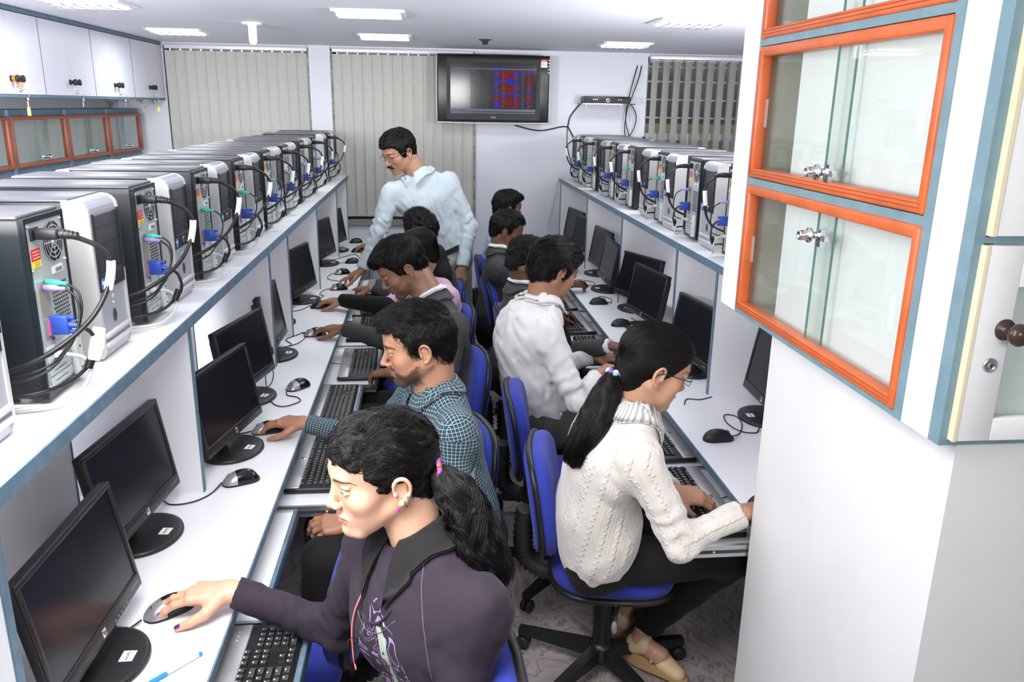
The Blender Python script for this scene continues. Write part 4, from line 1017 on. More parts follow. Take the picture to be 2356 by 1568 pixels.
# ================================================================== CHAIRS
CB = mat('blue_upholstery', (.018, .035, .30), .85, noise=.12, nscale=6, bump=.3, bscale=400, sheen=.1)
def make_chair():
    # faces +X, origin on the floor under the gas lift
    r = empty('office_chair')
    def pad(W, Dp, th, m, dome=.02):
        # superellipse cushion in local xy, z up
        N = 36; mb = MB(); rings = []
        for (sc_, z) in ((.0, th+dome), (.35, th+dome*.9), (.7, th+dome*.55), (.9, th+dome*.15), (.98, th*.75), (1.0, th*.45), (.985, .0), (0, 0)):
            ring = []
            for i in range(N):
                a = 2*PI*i/N; c, s_ = math.cos(a), math.sin(a); e = 2/3.2
                ring.append((sc_*W/2*math.copysign(abs(c)**e, c), sc_*Dp/2*math.copysign(abs(s_)**e, s_), z))
            rings.append(ring)
        vs = [p for R_ in rings for p in R_]
        fs = [(k*N+i, k*N+(i+1) % N, (k+1)*N+(i+1) % N, (k+1)*N+i) for k in range(len(rings)-1) for i in range(N)]
        mb.add(vs, [f[::-1] for f in fs], m, True); return mb
    p = pad(.40, .42, .045, CB, .018); p.xf(Matrix.Identity(3), (.02, 0, .415)); p.build('seat', r)
    p = pad(.415, .435, .02, BLACKP, 0); p.xf(Matrix.Identity(3), (.02, 0, .395)); p.build('seat_shell', r)
    # backrest: pad oriented vertical facing +X, slightly reclined, curved
    T = Ry(math.radians(82)); T2 = Matrix(((0, 0, 1), (0, 1, 0), (-1, 0, 0)))
    rec = Ry(math.radians(-8))
    for (W_, D_, th, m, nm, off, dm) in ((.35, .39, .05, CB, 'backrest', .0, .012), (.365, .405, .022, BLACKP, 'backrest_rim', -.012, 0)):
        p = pad(W_, D_, th, m, dm)
        nv = []
        for v in p.v:
            q = T2 @ Vector(v)      # x = thickness, z = -old x
            q.x += off + .55*q.y*q.y
            q = rec @ q
            nv.append(tuple(q+Vector((-.235, 0, .66))))
        p.v = nv
        o = p.build(nm, r)
    b = pad(.33, .37, .012, CB, 0); b.v = [tuple(rec @ (Vector((-(T2 @ Vector(v)).x-.010, (T2 @ Vector(v)).y, (T2 @ Vector(v)).z))+Vector((.55*v[1]*v[1], 0, 0)))+Vector((-.235, 0, .66))) for v in b.v]; b.build('backrest_rear_cover', r)
    # bellows
    m = MB(); cs = catmull([Vector((-.06, 0, .385)), Vector((-.19, 0, .375)), Vector((-.262, 0, .42)), Vector((-.275, 0, .50)), Vector((-.268, 0, .60))], 10)
    rad = [(.034 if k % 2 else .026) for k in range(len(cs))]
    m.tube(cs, rad, BLACKM, n=12, curve=False); m.build('bellows', r)
    m = MB(); m.rbox((-.10, -.07, .365), (.10, .07, .397), BLACKM, .008); m.tube([(.03, -.07, .375), (.03, -.17, .37), (.02, -.23, .345)], .006, CHROME, n=8); m.ell((.02, -.235, .335), (.010, .012, .022), GREYM); m.build('mechanism', r)
    m = MB(); m.cyl((0, 0, .09), (0, 0, .30), .032, BLACKP, n=20); m.cyl((0, 0, .30), (0, 0, .37), .018, mat('lift_brass', (.3, .28, .22), .35, metal=.7), n=16); m.lathe([(.045, .05), (.05, .07), (.045, .10), (.033, .12)], BLACKP); m.build('gas_lift', r)
    for k in range(5):
        a = 2*PI*k/5+.3; c, s_ = math.cos(a), math.sin(a)
        m = MB(); M3 = Rz(a)
        pts = []
        m.add([M3 @ Vector(v) for v in [(.03, -.024, .06), (.03, .024, .06), (.03, .020, .105), (.03, -.020, .105), (.30, -.016, .062), (.30, .016, .062), (.30, .013, .085), (.30, -.013, .085)]],
              [(0, 1, 2, 3), (4, 7, 6, 5), (0, 4, 5, 1), (1, 5, 6, 2), (2, 6, 7, 3), (3, 7, 4, 0)], BLACKP)
        lg = m.build('leg', r)
        w = MB(); cx, cy = .285*c, .285*s_
        ax = Vector((-s_, c, 0))
        for q in (-1, 1):
            p0 = Vector((cx, cy, .027))+ax*(q*.004); w.lathe([(.010, 0), (.024, .002), (.026, .010), (.022, .016), (.008, .018)], BLACKM, p0, tuple(ax*q), n=18)
        w.cyl((cx, cy, .03), (cx, cy, .064), .008, BLACKP, n=10); w.build('caster', lg)
    return r
ch0 = make_chair()
CH = [(-.10, 1.30, 184, 'blue office chair under the woman in the dark sweatshirt'), (-.41, 1.88, 176, 'empty blue office chair between the two nearest people on the left'),
      (-.07, 2.45, 195, 'blue office chair under the bearded man in the checked shirt'), (-.02, 3.30, 190, 'blue office chair under the suited man typing'),
      (-.03, 4.12, 185, 'blue office chair under the young woman with the black sleeve'), (-.05, 4.75, 185, 'blue office chair under the man sitting before the standing man'),
      (.57, 2.30, -10, 'blue office chair under the woman in the white sweater'), (.55, 2.86, -5, 'empty blue office chair behind the woman in the white sweater'),
      (.60, 3.42, 12, 'blue office chair under the man in the white shirt'), (.62, 4.15, 0, 'blue office chair under the curly-haired man'),
      (.60, 4.92, 0, 'blue office chair under the young man in the grey blazer'), (.60, 5.62, 0, 'blue office chair farthest along the right bench')]
for i, (x, y, a, lab) in enumerate(CH):
    if i == 0: o = ch0; o.location = (x, y, 0); o.rotation_euler = (0, 0, math.radians(a)); tag(o, lab, 'chair', 'blue office chairs')
    else: dup(ch0, (x, y, 0), math.radians(a), lab)
# ================================================================== SCULPTING VOLUMES (signed distance fields, meshed here)
def V3(*a): return np.array(a if len(a) > 1 else a[0], dtype=np.float64)
def nrm(v): v = np.asarray(v, float); return v/(np.linalg.norm(v)+1e-12)
_rs = np.random.RandomState(3); _LAT = _rs.rand(32, 32, 32).astype(np.float32)
def vnoise(X, Y, Z):
    xi = np.floor(X).astype(np.int32); yi = np.floor(Y).astype(np.int32); zi = np.floor(Z).astype(np.int32)
    fx, fy, fz = X-xi, Y-yi, Z-zi
    fx = fx*fx*(3-2*fx); fy = fy*fy*(3-2*fy); fz = fz*fz*(3-2*fz)
    r = 0
    for dx in (0, 1):
        for dy in (0, 1):
            for dz in (0, 1):
                r = r+_LAT[(xi+dx) & 31, (yi+dy) & 31, (zi+dz) & 31]*(fx if dx else 1-fx)*(fy if dy else 1-fy)*(fz if dz else 1-fz)
    return r*2-1
class Vol:
    def __init__(s, lo, hi, h):
        s.lo = V3(lo); s.h = h; s.n = [int(math.ceil((hi[i]-lo[i])/h))+1 for i in range(3)]
        s.ax = [(s.lo[i]+h*np.arange(s.n[i])).astype(np.float32) for i in range(3)]
        s.D = np.full(s.n, .08, np.float32)
    def sub(s, lo, hi):
        sl = []
        for i in range(3):
            a = max(0, int((lo[i]-s.lo[i])/s.h)-1); b = min(s.n[i], int((hi[i]-s.lo[i])/s.h)+3)
            if b <= a: return None, None
            sl.append(slice(a, b))
        return tuple(sl), (s.ax[0][sl[0]][:, None, None], s.ax[1][sl[1]][None, :, None], s.ax[2][sl[2]][None, None, :])
    def put(s, sl, d, k, op):
        a = s.D[sl]
        if op == 'u':
            if k > 0: h = np.maximum(k-np.abs(a-d), 0)/k; s.D[sl] = np.minimum(a, d)-h*h*k*.25
            else: s.D[sl] = np.minimum(a, d)
        else:
            d = -d
            if k > 0: h = np.maximum(k-np.abs(a-d), 0)/k; s.D[sl] = np.maximum(a, d)+h*h*k*.25
            else: s.D[sl] = np.maximum(a, d)
    def cone(s, a, b, ra, rb, k=.01, op='u', n=None, sc=1.0):
        a = V3(a); b = V3(b); R = max(ra, rb)+k+2*s.h
        lo = np.minimum(a, b)-R; hi = np.maximum(a, b)+R
        sl, P = s.sub(lo, hi)
        if sl is None: return
        x, y, z = [P[i]-a[i] for i in range(3)]; ba = b-a
        if n is not None:
            n = nrm(n); q = (x*n[0]+y*n[1]+z*n[2])*(1/sc-1); x = x+q*n[0]; y = y+q*n[1]; z = z+q*n[2]; ba = ba+n*(ba@n)*(1/sc-1)
        t = np.clip((x*ba[0]+y*ba[1]+z*ba[2])/(ba@ba+1e-12), 0, 1)
        d = np.sqrt((x-t*ba[0])**2+(y-t*ba[1])**2+(z-t*ba[2])**2)-(ra+(rb-ra)*t)
        if n is not None: d = d*(.5+.5*sc)
        s.put(sl, d.astype(np.float32), k, op)
    def chain(s, pts, rs, k=.01, op='u', **kw):
        for i in range(len(pts)-1):
            r0 = rs[i] if hasattr(rs, '__len__') else rs; r1 = rs[i+1] if hasattr(rs, '__len__') else rs
            s.cone(pts[i], pts[i+1], r0, r1, k, op, **kw)
    def ell(s, c, r, R=None, k=.01, op='u'):
        c = V3(c); R = np.eye(3) if R is None else R; m = max(r)+k+2*s.h
        e = np.sqrt(((R*np.array(r))**2).sum(1))+k+2*s.h
        sl, P = s.sub(c-e, c+e)
        if sl is None: return
        X = [P[i]-c[i] for i in range(3)]
        q = [(X[0]*R[0, j]+X[1]*R[1, j]+X[2]*R[2, j]) for j in range(3)]
        k0 = np.sqrt((q[0]/r[0])**2+(q[1]/r[1])**2+(q[2]/r[2])**2)
        k1 = np.sqrt((q[0]/r[0]**2)**2+(q[1]/r[1]**2)**2+(q[2]/r[2]**2)**2)
        d = k0*(k0-1)/np.maximum(k1, 1e-6)
        s.put(sl, d.astype(np.float32), k, op)
    def disp(s, fn):
        m = np.abs(s.D) < .04
        I = np.nonzero(m)
        X, Y, Z = [s.ax[i][I[i]] for i in range(3)]
        s.D[I] += fn(X, Y, Z).astype(np.float32)
    def blur(s, it=1):
        for _ in range(it):
            for ax in range(3):
                D = s.D; A = np.roll(D, 1, ax); B_ = np.roll(D, -1, ax); s.D = (A+2*D+B_)*.25
    def mesh(s):
        D = s.D
        D[0], D[-1] = np.maximum(D[0], .001), np.maximum(D[-1], .001); D[:, 0], D[:, -1] = np.maximum(D[:, 0], .001), np.maximum(D[:, -1], .001)
        D[:, :, 0], D[:, :, -1] = np.maximum(D[:, :, 0], .001), np.maximum(D[:, :, -1], .001)
        S = D < 0; c = np.zeros([q-1 for q in D.shape], np.int8); cr = [(a, b, g) for a in (0, 1) for b in (0, 1) for g in (0, 1)]
        nx, ny, nz = D.shape
        for a, b, g in cr: c += S[a:nx-1+a, b:ny-1+b, g:nz-1+g]
        mk = (c > 0) & (c < 8); I, J, K = np.nonzero(mk)
        idx = np.full(mk.shape, -1, np.int64); idx[mk] = np.arange(len(I))
        V = {q: D[I+q[0], J+q[1], K+q[2]] for q in cr}
        acc = np.zeros((len(I), 3)); cnt = np.zeros(len(I))
        for q in cr:
            for ax in range(3):
                if q[ax]: continue
                p = list(q); p[ax] = 1; va, vb = V[q], V[tuple(p)]
                x = (va < 0) != (vb < 0); t = np.where(x, va/np.where(x, va-vb, 1), 0)
                for u in range(3): acc[:, u] += x*((t if u == ax else q[u]))
                cnt += x
        vs = s.lo+s.h*(np.stack([I, J, K], 1)+acc/cnt[:, None])
        F = []
        for ax in range(3):
            sa = [slice(1, -1)]*3; sa[ax] = slice(0, -1); sb = list(sa); sb[ax] = slice(1, None)
            A = S[tuple(sa)]; B_ = S[tuple(sb)]; X = np.nonzero(A != B_)
            o = [X[i]+(0 if i == ax else 1) for i in range(3)]; u, w = [(1, 2), (2, 0), (0, 1)][ax]
            def cell(du, dw):
                p = list(o); p[u] = o[u]-du; p[w] = o[w]-dw; return idx[p[0], p[1], p[2]]
            q = np.stack([cell(1, 1), cell(0, 1), cell(0, 0), cell(1, 0)], 1)
            fl = ~A[X]; q[fl] = q[fl][:, ::-1]; F.append(q)
        F = np.concatenate(F); F = F[(F >= 0).all(1)]
        return vs, F
    def sample(s, P):
        q = (P-s.lo)/s.h; q = np.clip(q, 0, np.array(s.n)-1.001); i = q.astype(int); f = q-i; r = 0
        for a in (0, 1):
            for b in (0, 1):
                for g in (0, 1):
                    r = r+s.D[i[:, 0]+a, i[:, 1]+b, i[:, 2]+g]*(f[:, 0] if a else 1-f[:, 0])*(f[:, 1] if b else 1-f[:, 1])*(f[:, 2] if g else 1-f[:, 2])
        return r
    def grad(s, P):
        e = s.h; g = np.stack([s.sample(P+np.eye(3)[i]*e)-s.sample(P-np.eye(3)[i]*e) for i in range(3)], 1)
        return g/(np.linalg.norm(g, axis=1, keepdims=True)+1e-9)
def np_mesh(name, vs, F, mats, parent=None, mi=None, col=None, pat=None, smooth=True):
    me = bpy.data.meshes.new(name)
    n = F.shape[1]
    me.vertices.add(len(vs)); me.vertices.foreach_set('co', np.asarray(vs, np.float32).ravel())
    me.loops.add(F.size); me.loops.foreach_set('vertex_index', F.astype(np.int32).ravel())
    me.polygons.add(len(F)); me.polygons.foreach_set('loop_start', np.arange(0, F.size, n, dtype=np.int32)); me.polygons.foreach_set('loop_total', np.full(len(F), n, np.int32))
    me.polygons.foreach_set('use_smooth', np.full(len(F), smooth))
    for m in mats: me.materials.append(m)
    if mi is not None: me.polygons.foreach_set('material_index', mi.astype(np.int32))
    me.update(calc_edges=True)
    if col is not None:
        a = me.color_attributes.new('Col', 'FLOAT_COLOR', 'POINT'); a.data.foreach_set('color', np.concatenate([col, np.ones((len(col), 1))], 1).astype(np.float32).ravel())
    if pat is not None:
        a = me.attributes.new('pat', 'FLOAT_VECTOR', 'POINT' if len(pat.shape) == 2 else 'CORNER'); a.data.foreach_set('vector', np.asarray(pat, np.float32).ravel())
    me.validate()
    o = bpy.data.objects.new(name, me); COL.objects.link(o)
    if parent is not None: o.parent = parent
    return o
def strands(name, P, rad, m, parent, taper=.35, n=3):
    # P: (N, K, 3) polylines -> thin tapering tubes in one mesh
    N, K, _ = P.shape
    T = np.gradient(P, axis=1); T /= np.linalg.norm(T, axis=2, keepdims=True)+1e-9
    h = np.array([.3, .2, .93]); X = np.cross(T, h); X /= np.linalg.norm(X, axis=2, keepdims=True)+1e-9; Y = np.cross(T, X)
    w = rad*np.linspace(1, taper, K)[None, :, None]
    vs = np.stack([P+w*(X*math.cos(2*PI*k/n)+Y*math.sin(2*PI*k/n)) for k in range(n)], 2).reshape(-1, 3)
    i = np.arange(N)[:, None, None]*K*n; j = np.arange(K-1)[None, :, None]*n; k = np.arange(n)[None, None, :]; k2 = (k+1) % n
    F = np.stack([i+j+k, i+j+k2, i+j+n+k2, i+j+n+k], -1).reshape(-1, 4)
    return np_mesh(name, vs, F, [m], parent)

# ---------------------------------------------------------------- materials for people
def attr_mat(name, rough=.5, sss=0.0, bump=0.0, bscale=300, spec=.4):
    m = mat(name, (.5, .5, .5), rough, spec=spec, bump=bump, bscale=bscale); nt = m.node_tree; b = nt.nodes['Principled BSDF']
    a = nt.nodes.new('ShaderNodeAttribute'); a.attribute_name = 'Col'; nt.links.new(a.outputs['Color'], b.inputs['Base Color'])
    b.inputs['Subsurface Weight'].default_value = sss; b.inputs['Subsurface Radius'].default_value = (.008, .003, .0015)
    b.inputs['Subsurface Scale'].default_value = .6
    return m
SKIN = attr_mat('skin', .42, .12, bump=.12, bscale=700, spec=.45)
HAIR = mat('black_hair', (.0045, .0036, .0034), .38, spec=.36)
HAIRC = mat('black_hair_base', (.006, .005, .0045), .6, spec=.25, bump=.6, bscale=220)
EYEW = mat('eye_white', (.62, .58, .55), .12); EYEB = mat('eye_dark', (.03, .018, .012), .08)
def cloth(name, col, bump=.25, bscale=900, noise=.08, nscale=14, sheen=.04, rough=.85):
    return mat(name, col, rough, bump=bump, bscale=bscale, noise=noise, nscale=nscale, sheen=sheen, spec=.25)
SUIT = cloth('charcoal_suit_wool', (.050, .050, .052)); WSH = cloth('white_shirt_cotton', (.68, .67, .645), noise=.03)
LBL = cloth('pale_blue_shirt_cotton', (.52, .59, .63), noise=.03); BSH = cloth('blue_shirt_cotton', (.33, .42, .66), noise=.04)
TROU = cloth('grey_trousers', (.33, .33, .33)); DTRO = cloth('black_trousers', (.010, .010, .011)); GTRO = cloth('dark_olive_trousers', (.075, .075, .065))
BKC = cloth('black_collar_cotton', (.012, .012, .013)); BKS = cloth('black_knit_sleeve', (.008, .007, .008)); PINK = cloth('pink_cotton', (.66, .42, .56))
def pat_nodes(m):
    nt = m.node_tree; a = nt.nodes.new('ShaderNodeAttribute'); a.attribute_name = 'pat'; s = nt.nodes.new('ShaderNodeSeparateXYZ'); nt.links.new(a.outputs['Vector'], s.inputs[0]); return nt, a, s
def mth(nt, op, a, b=None, c=None):
    n = nt.nodes.new('ShaderNodeMath'); n.operation = op
    for i, v in enumerate((a, b, c)):
        if v is None: continue
        if isinstance(v, (int, float)): n.inputs[i].default_value = v
        else: nt.links.new(v, n.inputs[i])
    return n.outputs[0]
def checked_cloth():
    m = cloth('checked_shirt_cotton', (.04, .09, .12), noise=0); nt, a, s = pat_nodes(m); b = nt.nodes['Principled BSDF']
    def line(o, per, w):
        f = mth(nt, 'FRACT', mth(nt, 'DIVIDE', o, per)); return mth(nt, 'LESS_THAN', f, w)
    L = mth(nt, 'MAXIMUM', line(s.outputs[0], .0105, .12), line(s.outputs[1], .0105, .12))
    dk = mth(nt, 'MULTIPLY', mth(nt, 'LESS_THAN', mth(nt, 'FRACT', mth(nt, 'DIVIDE', s.outputs[1], .023)), .5), .35)
    mx = nt.nodes.new('ShaderNodeMix'); mx.data_type = 'RGBA'; mx.inputs[6].default_value = (.019, .050, .072, 1); mx.inputs[7].default_value = (.02, .03, .035, 1); nt.links.new(dk, mx.inputs[0])
    m2 = nt.nodes.new('ShaderNodeMix'); m2.data_type = 'RGBA'; nt.links.new(mx.outputs[2], m2.inputs[6]); m2.inputs[7].default_value = (.36, .43, .44, 1); nt.links.new(L, m2.inputs[0])
    nt.links.new(m2.outputs[2], b.inputs['Base Color']); return m
CHECK = checked_cloth()
def knit_cloth():
    m = cloth('cream_cable_knit', (.64, .60, .55), noise=0, rough=.9, sheen=.4); nt, a, s = pat_nodes(m); b = nt.nodes['Principled BSDF']
    x, y = s.outputs[0], s.outputs[1]
    # plaited columns every 45 mm with fine ribs between
    ph = mth(nt, 'SINE', mth(nt, 'MULTIPLY', y, 2*PI/.022)); xs = mth(nt, 'ADD', x, mth(nt, 'MULTIPLY', ph, .0022))
    f = mth(nt, 'ABSOLUTE', mth(nt, 'SUBTRACT', mth(nt, 'FRACT', mth(nt, 'DIVIDE', xs, .042)), .5))
    cab = mth(nt, 'SMOOTH_MIN', mth(nt, 'MULTIPLY', f, 6.0), 1.0, .3); cab = mth(nt, 'ADD', cab, mth(nt, 'MULTIPLY', mth(nt, 'ABSOLUTE', ph), mth(nt, 'SUBTRACT', cab, 1.0)))
    rib = mth(nt, 'MULTIPLY', mth(nt, 'SINE', mth(nt, 'MULTIPLY', x, 2*PI/.0105)), .16)
    st = mth(nt, 'MULTIPLY', mth(nt, 'SINE', mth(nt, 'MULTIPLY', y, 2*PI/.011)), .04)
    H = mth(nt, 'SUBTRACT', mth(nt, 'ADD', rib, st), cab)
    bp = nt.nodes.new('ShaderNodeBump'); bp.inputs['Strength'].default_value = .6; bp.inputs['Distance'].default_value = .0026
    nt.links.new(H, bp.inputs['Height']); nt.links.new(bp.outputs[0], b.inputs['Normal']); return m
KNIT = knit_cloth()
def print_cloth():
    # dark aubergine sweatshirt; the printed plant drawing sits on the chest (pat.z marks the front panel)
    m = cloth('aubergine_sweatshirt', (.030, .022, .034), noise=0); nt, a, s = pat_nodes(m); b = nt.nodes['Principled BSDF']
    x, y, z = s.outputs[0], s.outputs[1], s.outputs[2]
    vc = nt.nodes.new('ShaderNodeCombineXYZ'); nt.links.new(x, vc.inputs[0]); nt.links.new(y, vc.inputs[1])
    n = nt.nodes.new('ShaderNodeTexNoise'); n.inputs['Scale'].default_value = 13; n.inputs['Detail'].default_value = 1.5; n.inputs['Distortion'].default_value = 1.3; nt.links.new(vc.outputs[0], n.inputs['Vector'])
    ln = mth(nt, 'LESS_THAN', mth(nt, 'ABSOLUTE', mth(nt, 'SUBTRACT', mth(nt, 'FRACT', mth(nt, 'MULTIPLY', n.outputs['Fac'], 9)), .5)), .11)
    dx = mth(nt, 'DIVIDE', mth(nt, 'ADD', x, .01), .090); dy = mth(nt, 'DIVIDE', mth(nt, 'ADD', y, -.24), .15)
    rr = mth(nt, 'ADD', mth(nt, 'MULTIPLY', dx, dx), mth(nt, 'MULTIPLY', dy, dy)); n2 = nt.nodes.new('ShaderNodeTexNoise'); n2.inputs['Scale'].default_value = 22; nt.links.new(vc.outputs[0], n2.inputs['Vector'])
    ins = mth(nt, 'MULTIPLY', mth(nt, 'LESS_THAN', mth(nt, 'ADD', rr, mth(nt, 'MULTIPLY', n2.outputs['Fac'], 1.2)), 1.45), mth(nt, 'GREATER_THAN', z, .5))
    L = mth(nt, 'MULTIPLY', ln, ins)
    g1 = mth(nt, 'MULTIPLY', mth(nt, 'LESS_THAN', mth(nt, 'ABSOLUTE', mth(nt, 'ADD', x, .03)), .016), mth(nt, 'GREATER_THAN', n2.outputs['Fac'], .48)); g1 = mth(nt, 'MULTIPLY', g1, ins)
    m1 = nt.nodes.new('ShaderNodeMix'); m1.data_type = 'RGBA'; m1.inputs[6].default_value = (.030, .022, .034, 1); m1.inputs[7].default_value = (.34, .23, .46, 1); nt.links.new(L, m1.inputs[0])
    m2 = nt.nodes.new('ShaderNodeMix'); m2.data_type = 'RGBA'; nt.links.new(m1.outputs[2], m2.inputs[6]); m2.inputs[7].default_value = (.42, .50, .40, 1); nt.links.new(g1, m2.inputs[0])
    nt.links.new(m2.outputs[2], b.inputs['Base Color']); return m
PRINT = print_cloth()
SCARF = cloth('striped_scarf', (.62, .6, .58), noise=.0)
nt_, a_, s_n = pat_nodes(SCARF)
_f = mth(nt_, 'LESS_THAN', mth(nt_, 'FRACT', mth(nt_, 'DIVIDE', s_n.outputs[0], .009)), .4)
_mx = nt_.nodes.new('ShaderNodeMix'); _mx.data_type = 'RGBA'; _mx.inputs[6].default_value = (.70, .68, .65, 1); _mx.inputs[7].default_value = (.36, .37, .37, 1)
nt_.links.new(_f, _mx.inputs[0]); nt_.links.new(_mx.outputs[2], nt_.nodes['Principled BSDF'].inputs['Base Color'])

# ---------------------------------------------------------------- anatomy
def basis(fwd, up=(0, 0, 1)):
    f = nrm(fwd); u = V3(up); u = nrm(u-f*(u@f)); r = np.cross(f, u); return np.stack([r, f, u], 1)   # columns right, forward, up
def ik(S, W, l1, l2, pole):
    S, W = V3(S), V3(W); d = W-S; L = np.linalg.norm(d); l = min(L, (l1+l2)*.999); a = (l1*l1-l2*l2+l*l)/(2*l); hh = math.sqrt(max(l1*l1-a*a, 0)); dn = d/L
    p = V3(pole); p = nrm(p-dn*(p@dn)); return S+dn*a*(L/l)+p*hh
def head_vol(c, M, sc, neck, h, o):
    """c centre between the ears, M basis, neck = world point of the neck base"""
    c = V3(c); w = lambda *p: c+M @ (V3(p)*sc); r = lambda *q: tuple(np.array(q)*sc)
    nb = V3(neck)
    lo = np.minimum(c-.15*sc, nb-.09); hi = np.maximum(c+.15*sc, nb+.09); v = Vol(lo, hi, h)
    fem = o.get('fem', 0); jw = .94 if fem else 1.0
    v.ell(w(0, -.012, .040), r(.074, .096, .082), M, .01)
    v.ell(w(0, .030, -.008), r(.060*jw, .060, .088), M, .03)
    v.ell(w(0, .040, .055), r(.060, .050, .052), M, .02)
    for s in (-1, 1):
        v.cone(w(s*.056*jw, -.010, -.038), w(s*.020, .062, -.092), (.016 if fem else .019)*sc, .0155*sc, .020)
        v.ell(w(s*.040, .056, -.022), r(.023, .024, .024), M, .02)
        v.ell(w(s*.033, .046, -.056), r(.019, .022, .026) if fem else r(.022, .024, .026), M, .022)
    v.ell(w(0, .0755, -.092), r(.019*jw, .017, .016), M, .018)
    v.cone(w(-.030, .0815, .027), w(.030, .0815, .027), .0095*sc, .0095*sc, .018)
    v.ell(w(0, .073, -.062), r(.027, .018, .024), M, .018)
    for s in (-1, 1): v.ell(w(s*.031, .101, .007), r(.017, .014, .0115), M, .014, 's')
    # nose
    nl = o.get('nose', 1.0)
    v.cone(w(0, .084, .018), w(0, .1035*nl, -.022), .0062*sc, .0082*sc, .012)
    v.ell(w(0, .1065*nl, -.0285), r(.0090, .0088, .0078), M, .008)
    for s in (-1, 1):
        v.ell(w(s*.0110, .0965, -.0325), r(.0065, .0085, .0065), M, .006)
        v.ell(w(s*.0058, .1020, -.0395), r(.0030, .0045, .0028), M, .003, 's')
    # mouth
    v.chain([w(-.022, .0830, -.0600), w(-.010, .0915, -.0560), w(0, .0930, -.0572), w(.010, .0915, -.0560), w(.022, .0830, -.0600)], [.0024*sc, .0040*sc, .0038*sc, .0040*sc, .0024*sc], .005)
    v.chain([w(-.019, .0830, -.0645), w(0, .0905, -.0674), w(.019, .0830, -.0645)], [.0028*sc, .0052*sc, .0028*sc], .005)
    v.chain([w(-.022, .0875, -.0617), w(0, .0990, -.0618), w(.022, .0875, -.0617)], [.0008*sc, .0010*sc, .0008*sc], .003, 's')
    v.ell(w(0, .0905, -.0780), r(.014, .006, .004), M, .008, 's')
    # lids around the eyeball
    for s in (-1, 1):
        ex, ey, ez = s*.031, .0762, .007
        v.ell(w(ex, ey-.0004, ez), r(.0124, .0124, .0124), M, .004)
        cl = o.get('lid', .35)      # how far the upper lid comes down
        for (t, zz, rr) in ((1, .0078-.0075*cl, .0017), (-1, -.0070, .0012)):
            pts = []
            for q in range(7):
                a = -1.05+2.1*q/6; xx = .0150*math.sin(a); yy = math.sqrt(max(.0131**2-(zz)**2-xx*xx*.70, .00001))
                pts.append(w(ex+xx, ey+yy, ez+zz*math.cos(a)**.6))
            v.chain(pts, rr*sc, .003)
            if t == 1:
                v.chain([p_+M[:, 2]*.003*sc-M[:, 1]*.0012*sc for p_ in pts], .0022*sc, .004)
                if cl > .4: v.chain([p_+M[:, 2]*.006*sc-M[:, 1]*.0022*sc for p_ in pts], .0026*sc, .004)
    # ears
    for s in (-1, 1):
        e = lambda x, y, z: w(s*x, y, z)
        v.ell(e(.0735, -.012, -.007), r(.0065, .014, .025), M, .006)
        hel = [e(.076, .003, -.006), e(.079, .003, .011), e(.082, -.005, .021), e(.085, -.017, .019), e(.086, -.025, .005), e(.083, -.024, -.012), e(.079, -.015, -.027), e(.077, -.005, -.032)]
        hel = [V3(tuple(q)) for q in catmull([Vector(q) for q in hel], 4)]
        v.chain(hel, list(np.interp(np.linspace(0, 7, len(hel)), range(8), [.0026*sc, .0030*sc, .0032*sc, .0032*sc, .0030*sc, .0028*sc, .0042*sc, .0048*sc])), .003)
        v.ell(e(.083, -.008, -.007), r(.0055, .0080, .011), M, .004, 's')
        v.ell(e(.0815, -.015, .008), r(.004, .007, .008), M, .003, 's')
        v.ell(e(.078, .002, -.010), r(.004, .004, .006), M, .003)
    # neck
    nr = (.047 if fem else .056)*sc
    v.cone(w(0, -.028, -.035), nb, nr, nr*1.06, .028)
    v.cone(w(0, -.045, -.02), nb+M[:, 1]*-.02*0, .050*sc, nr, .02)
    if not fem: v.ell((w(0, .03, -.10)+nb)/2, (.012, .014, .016), M, .02)
    return v
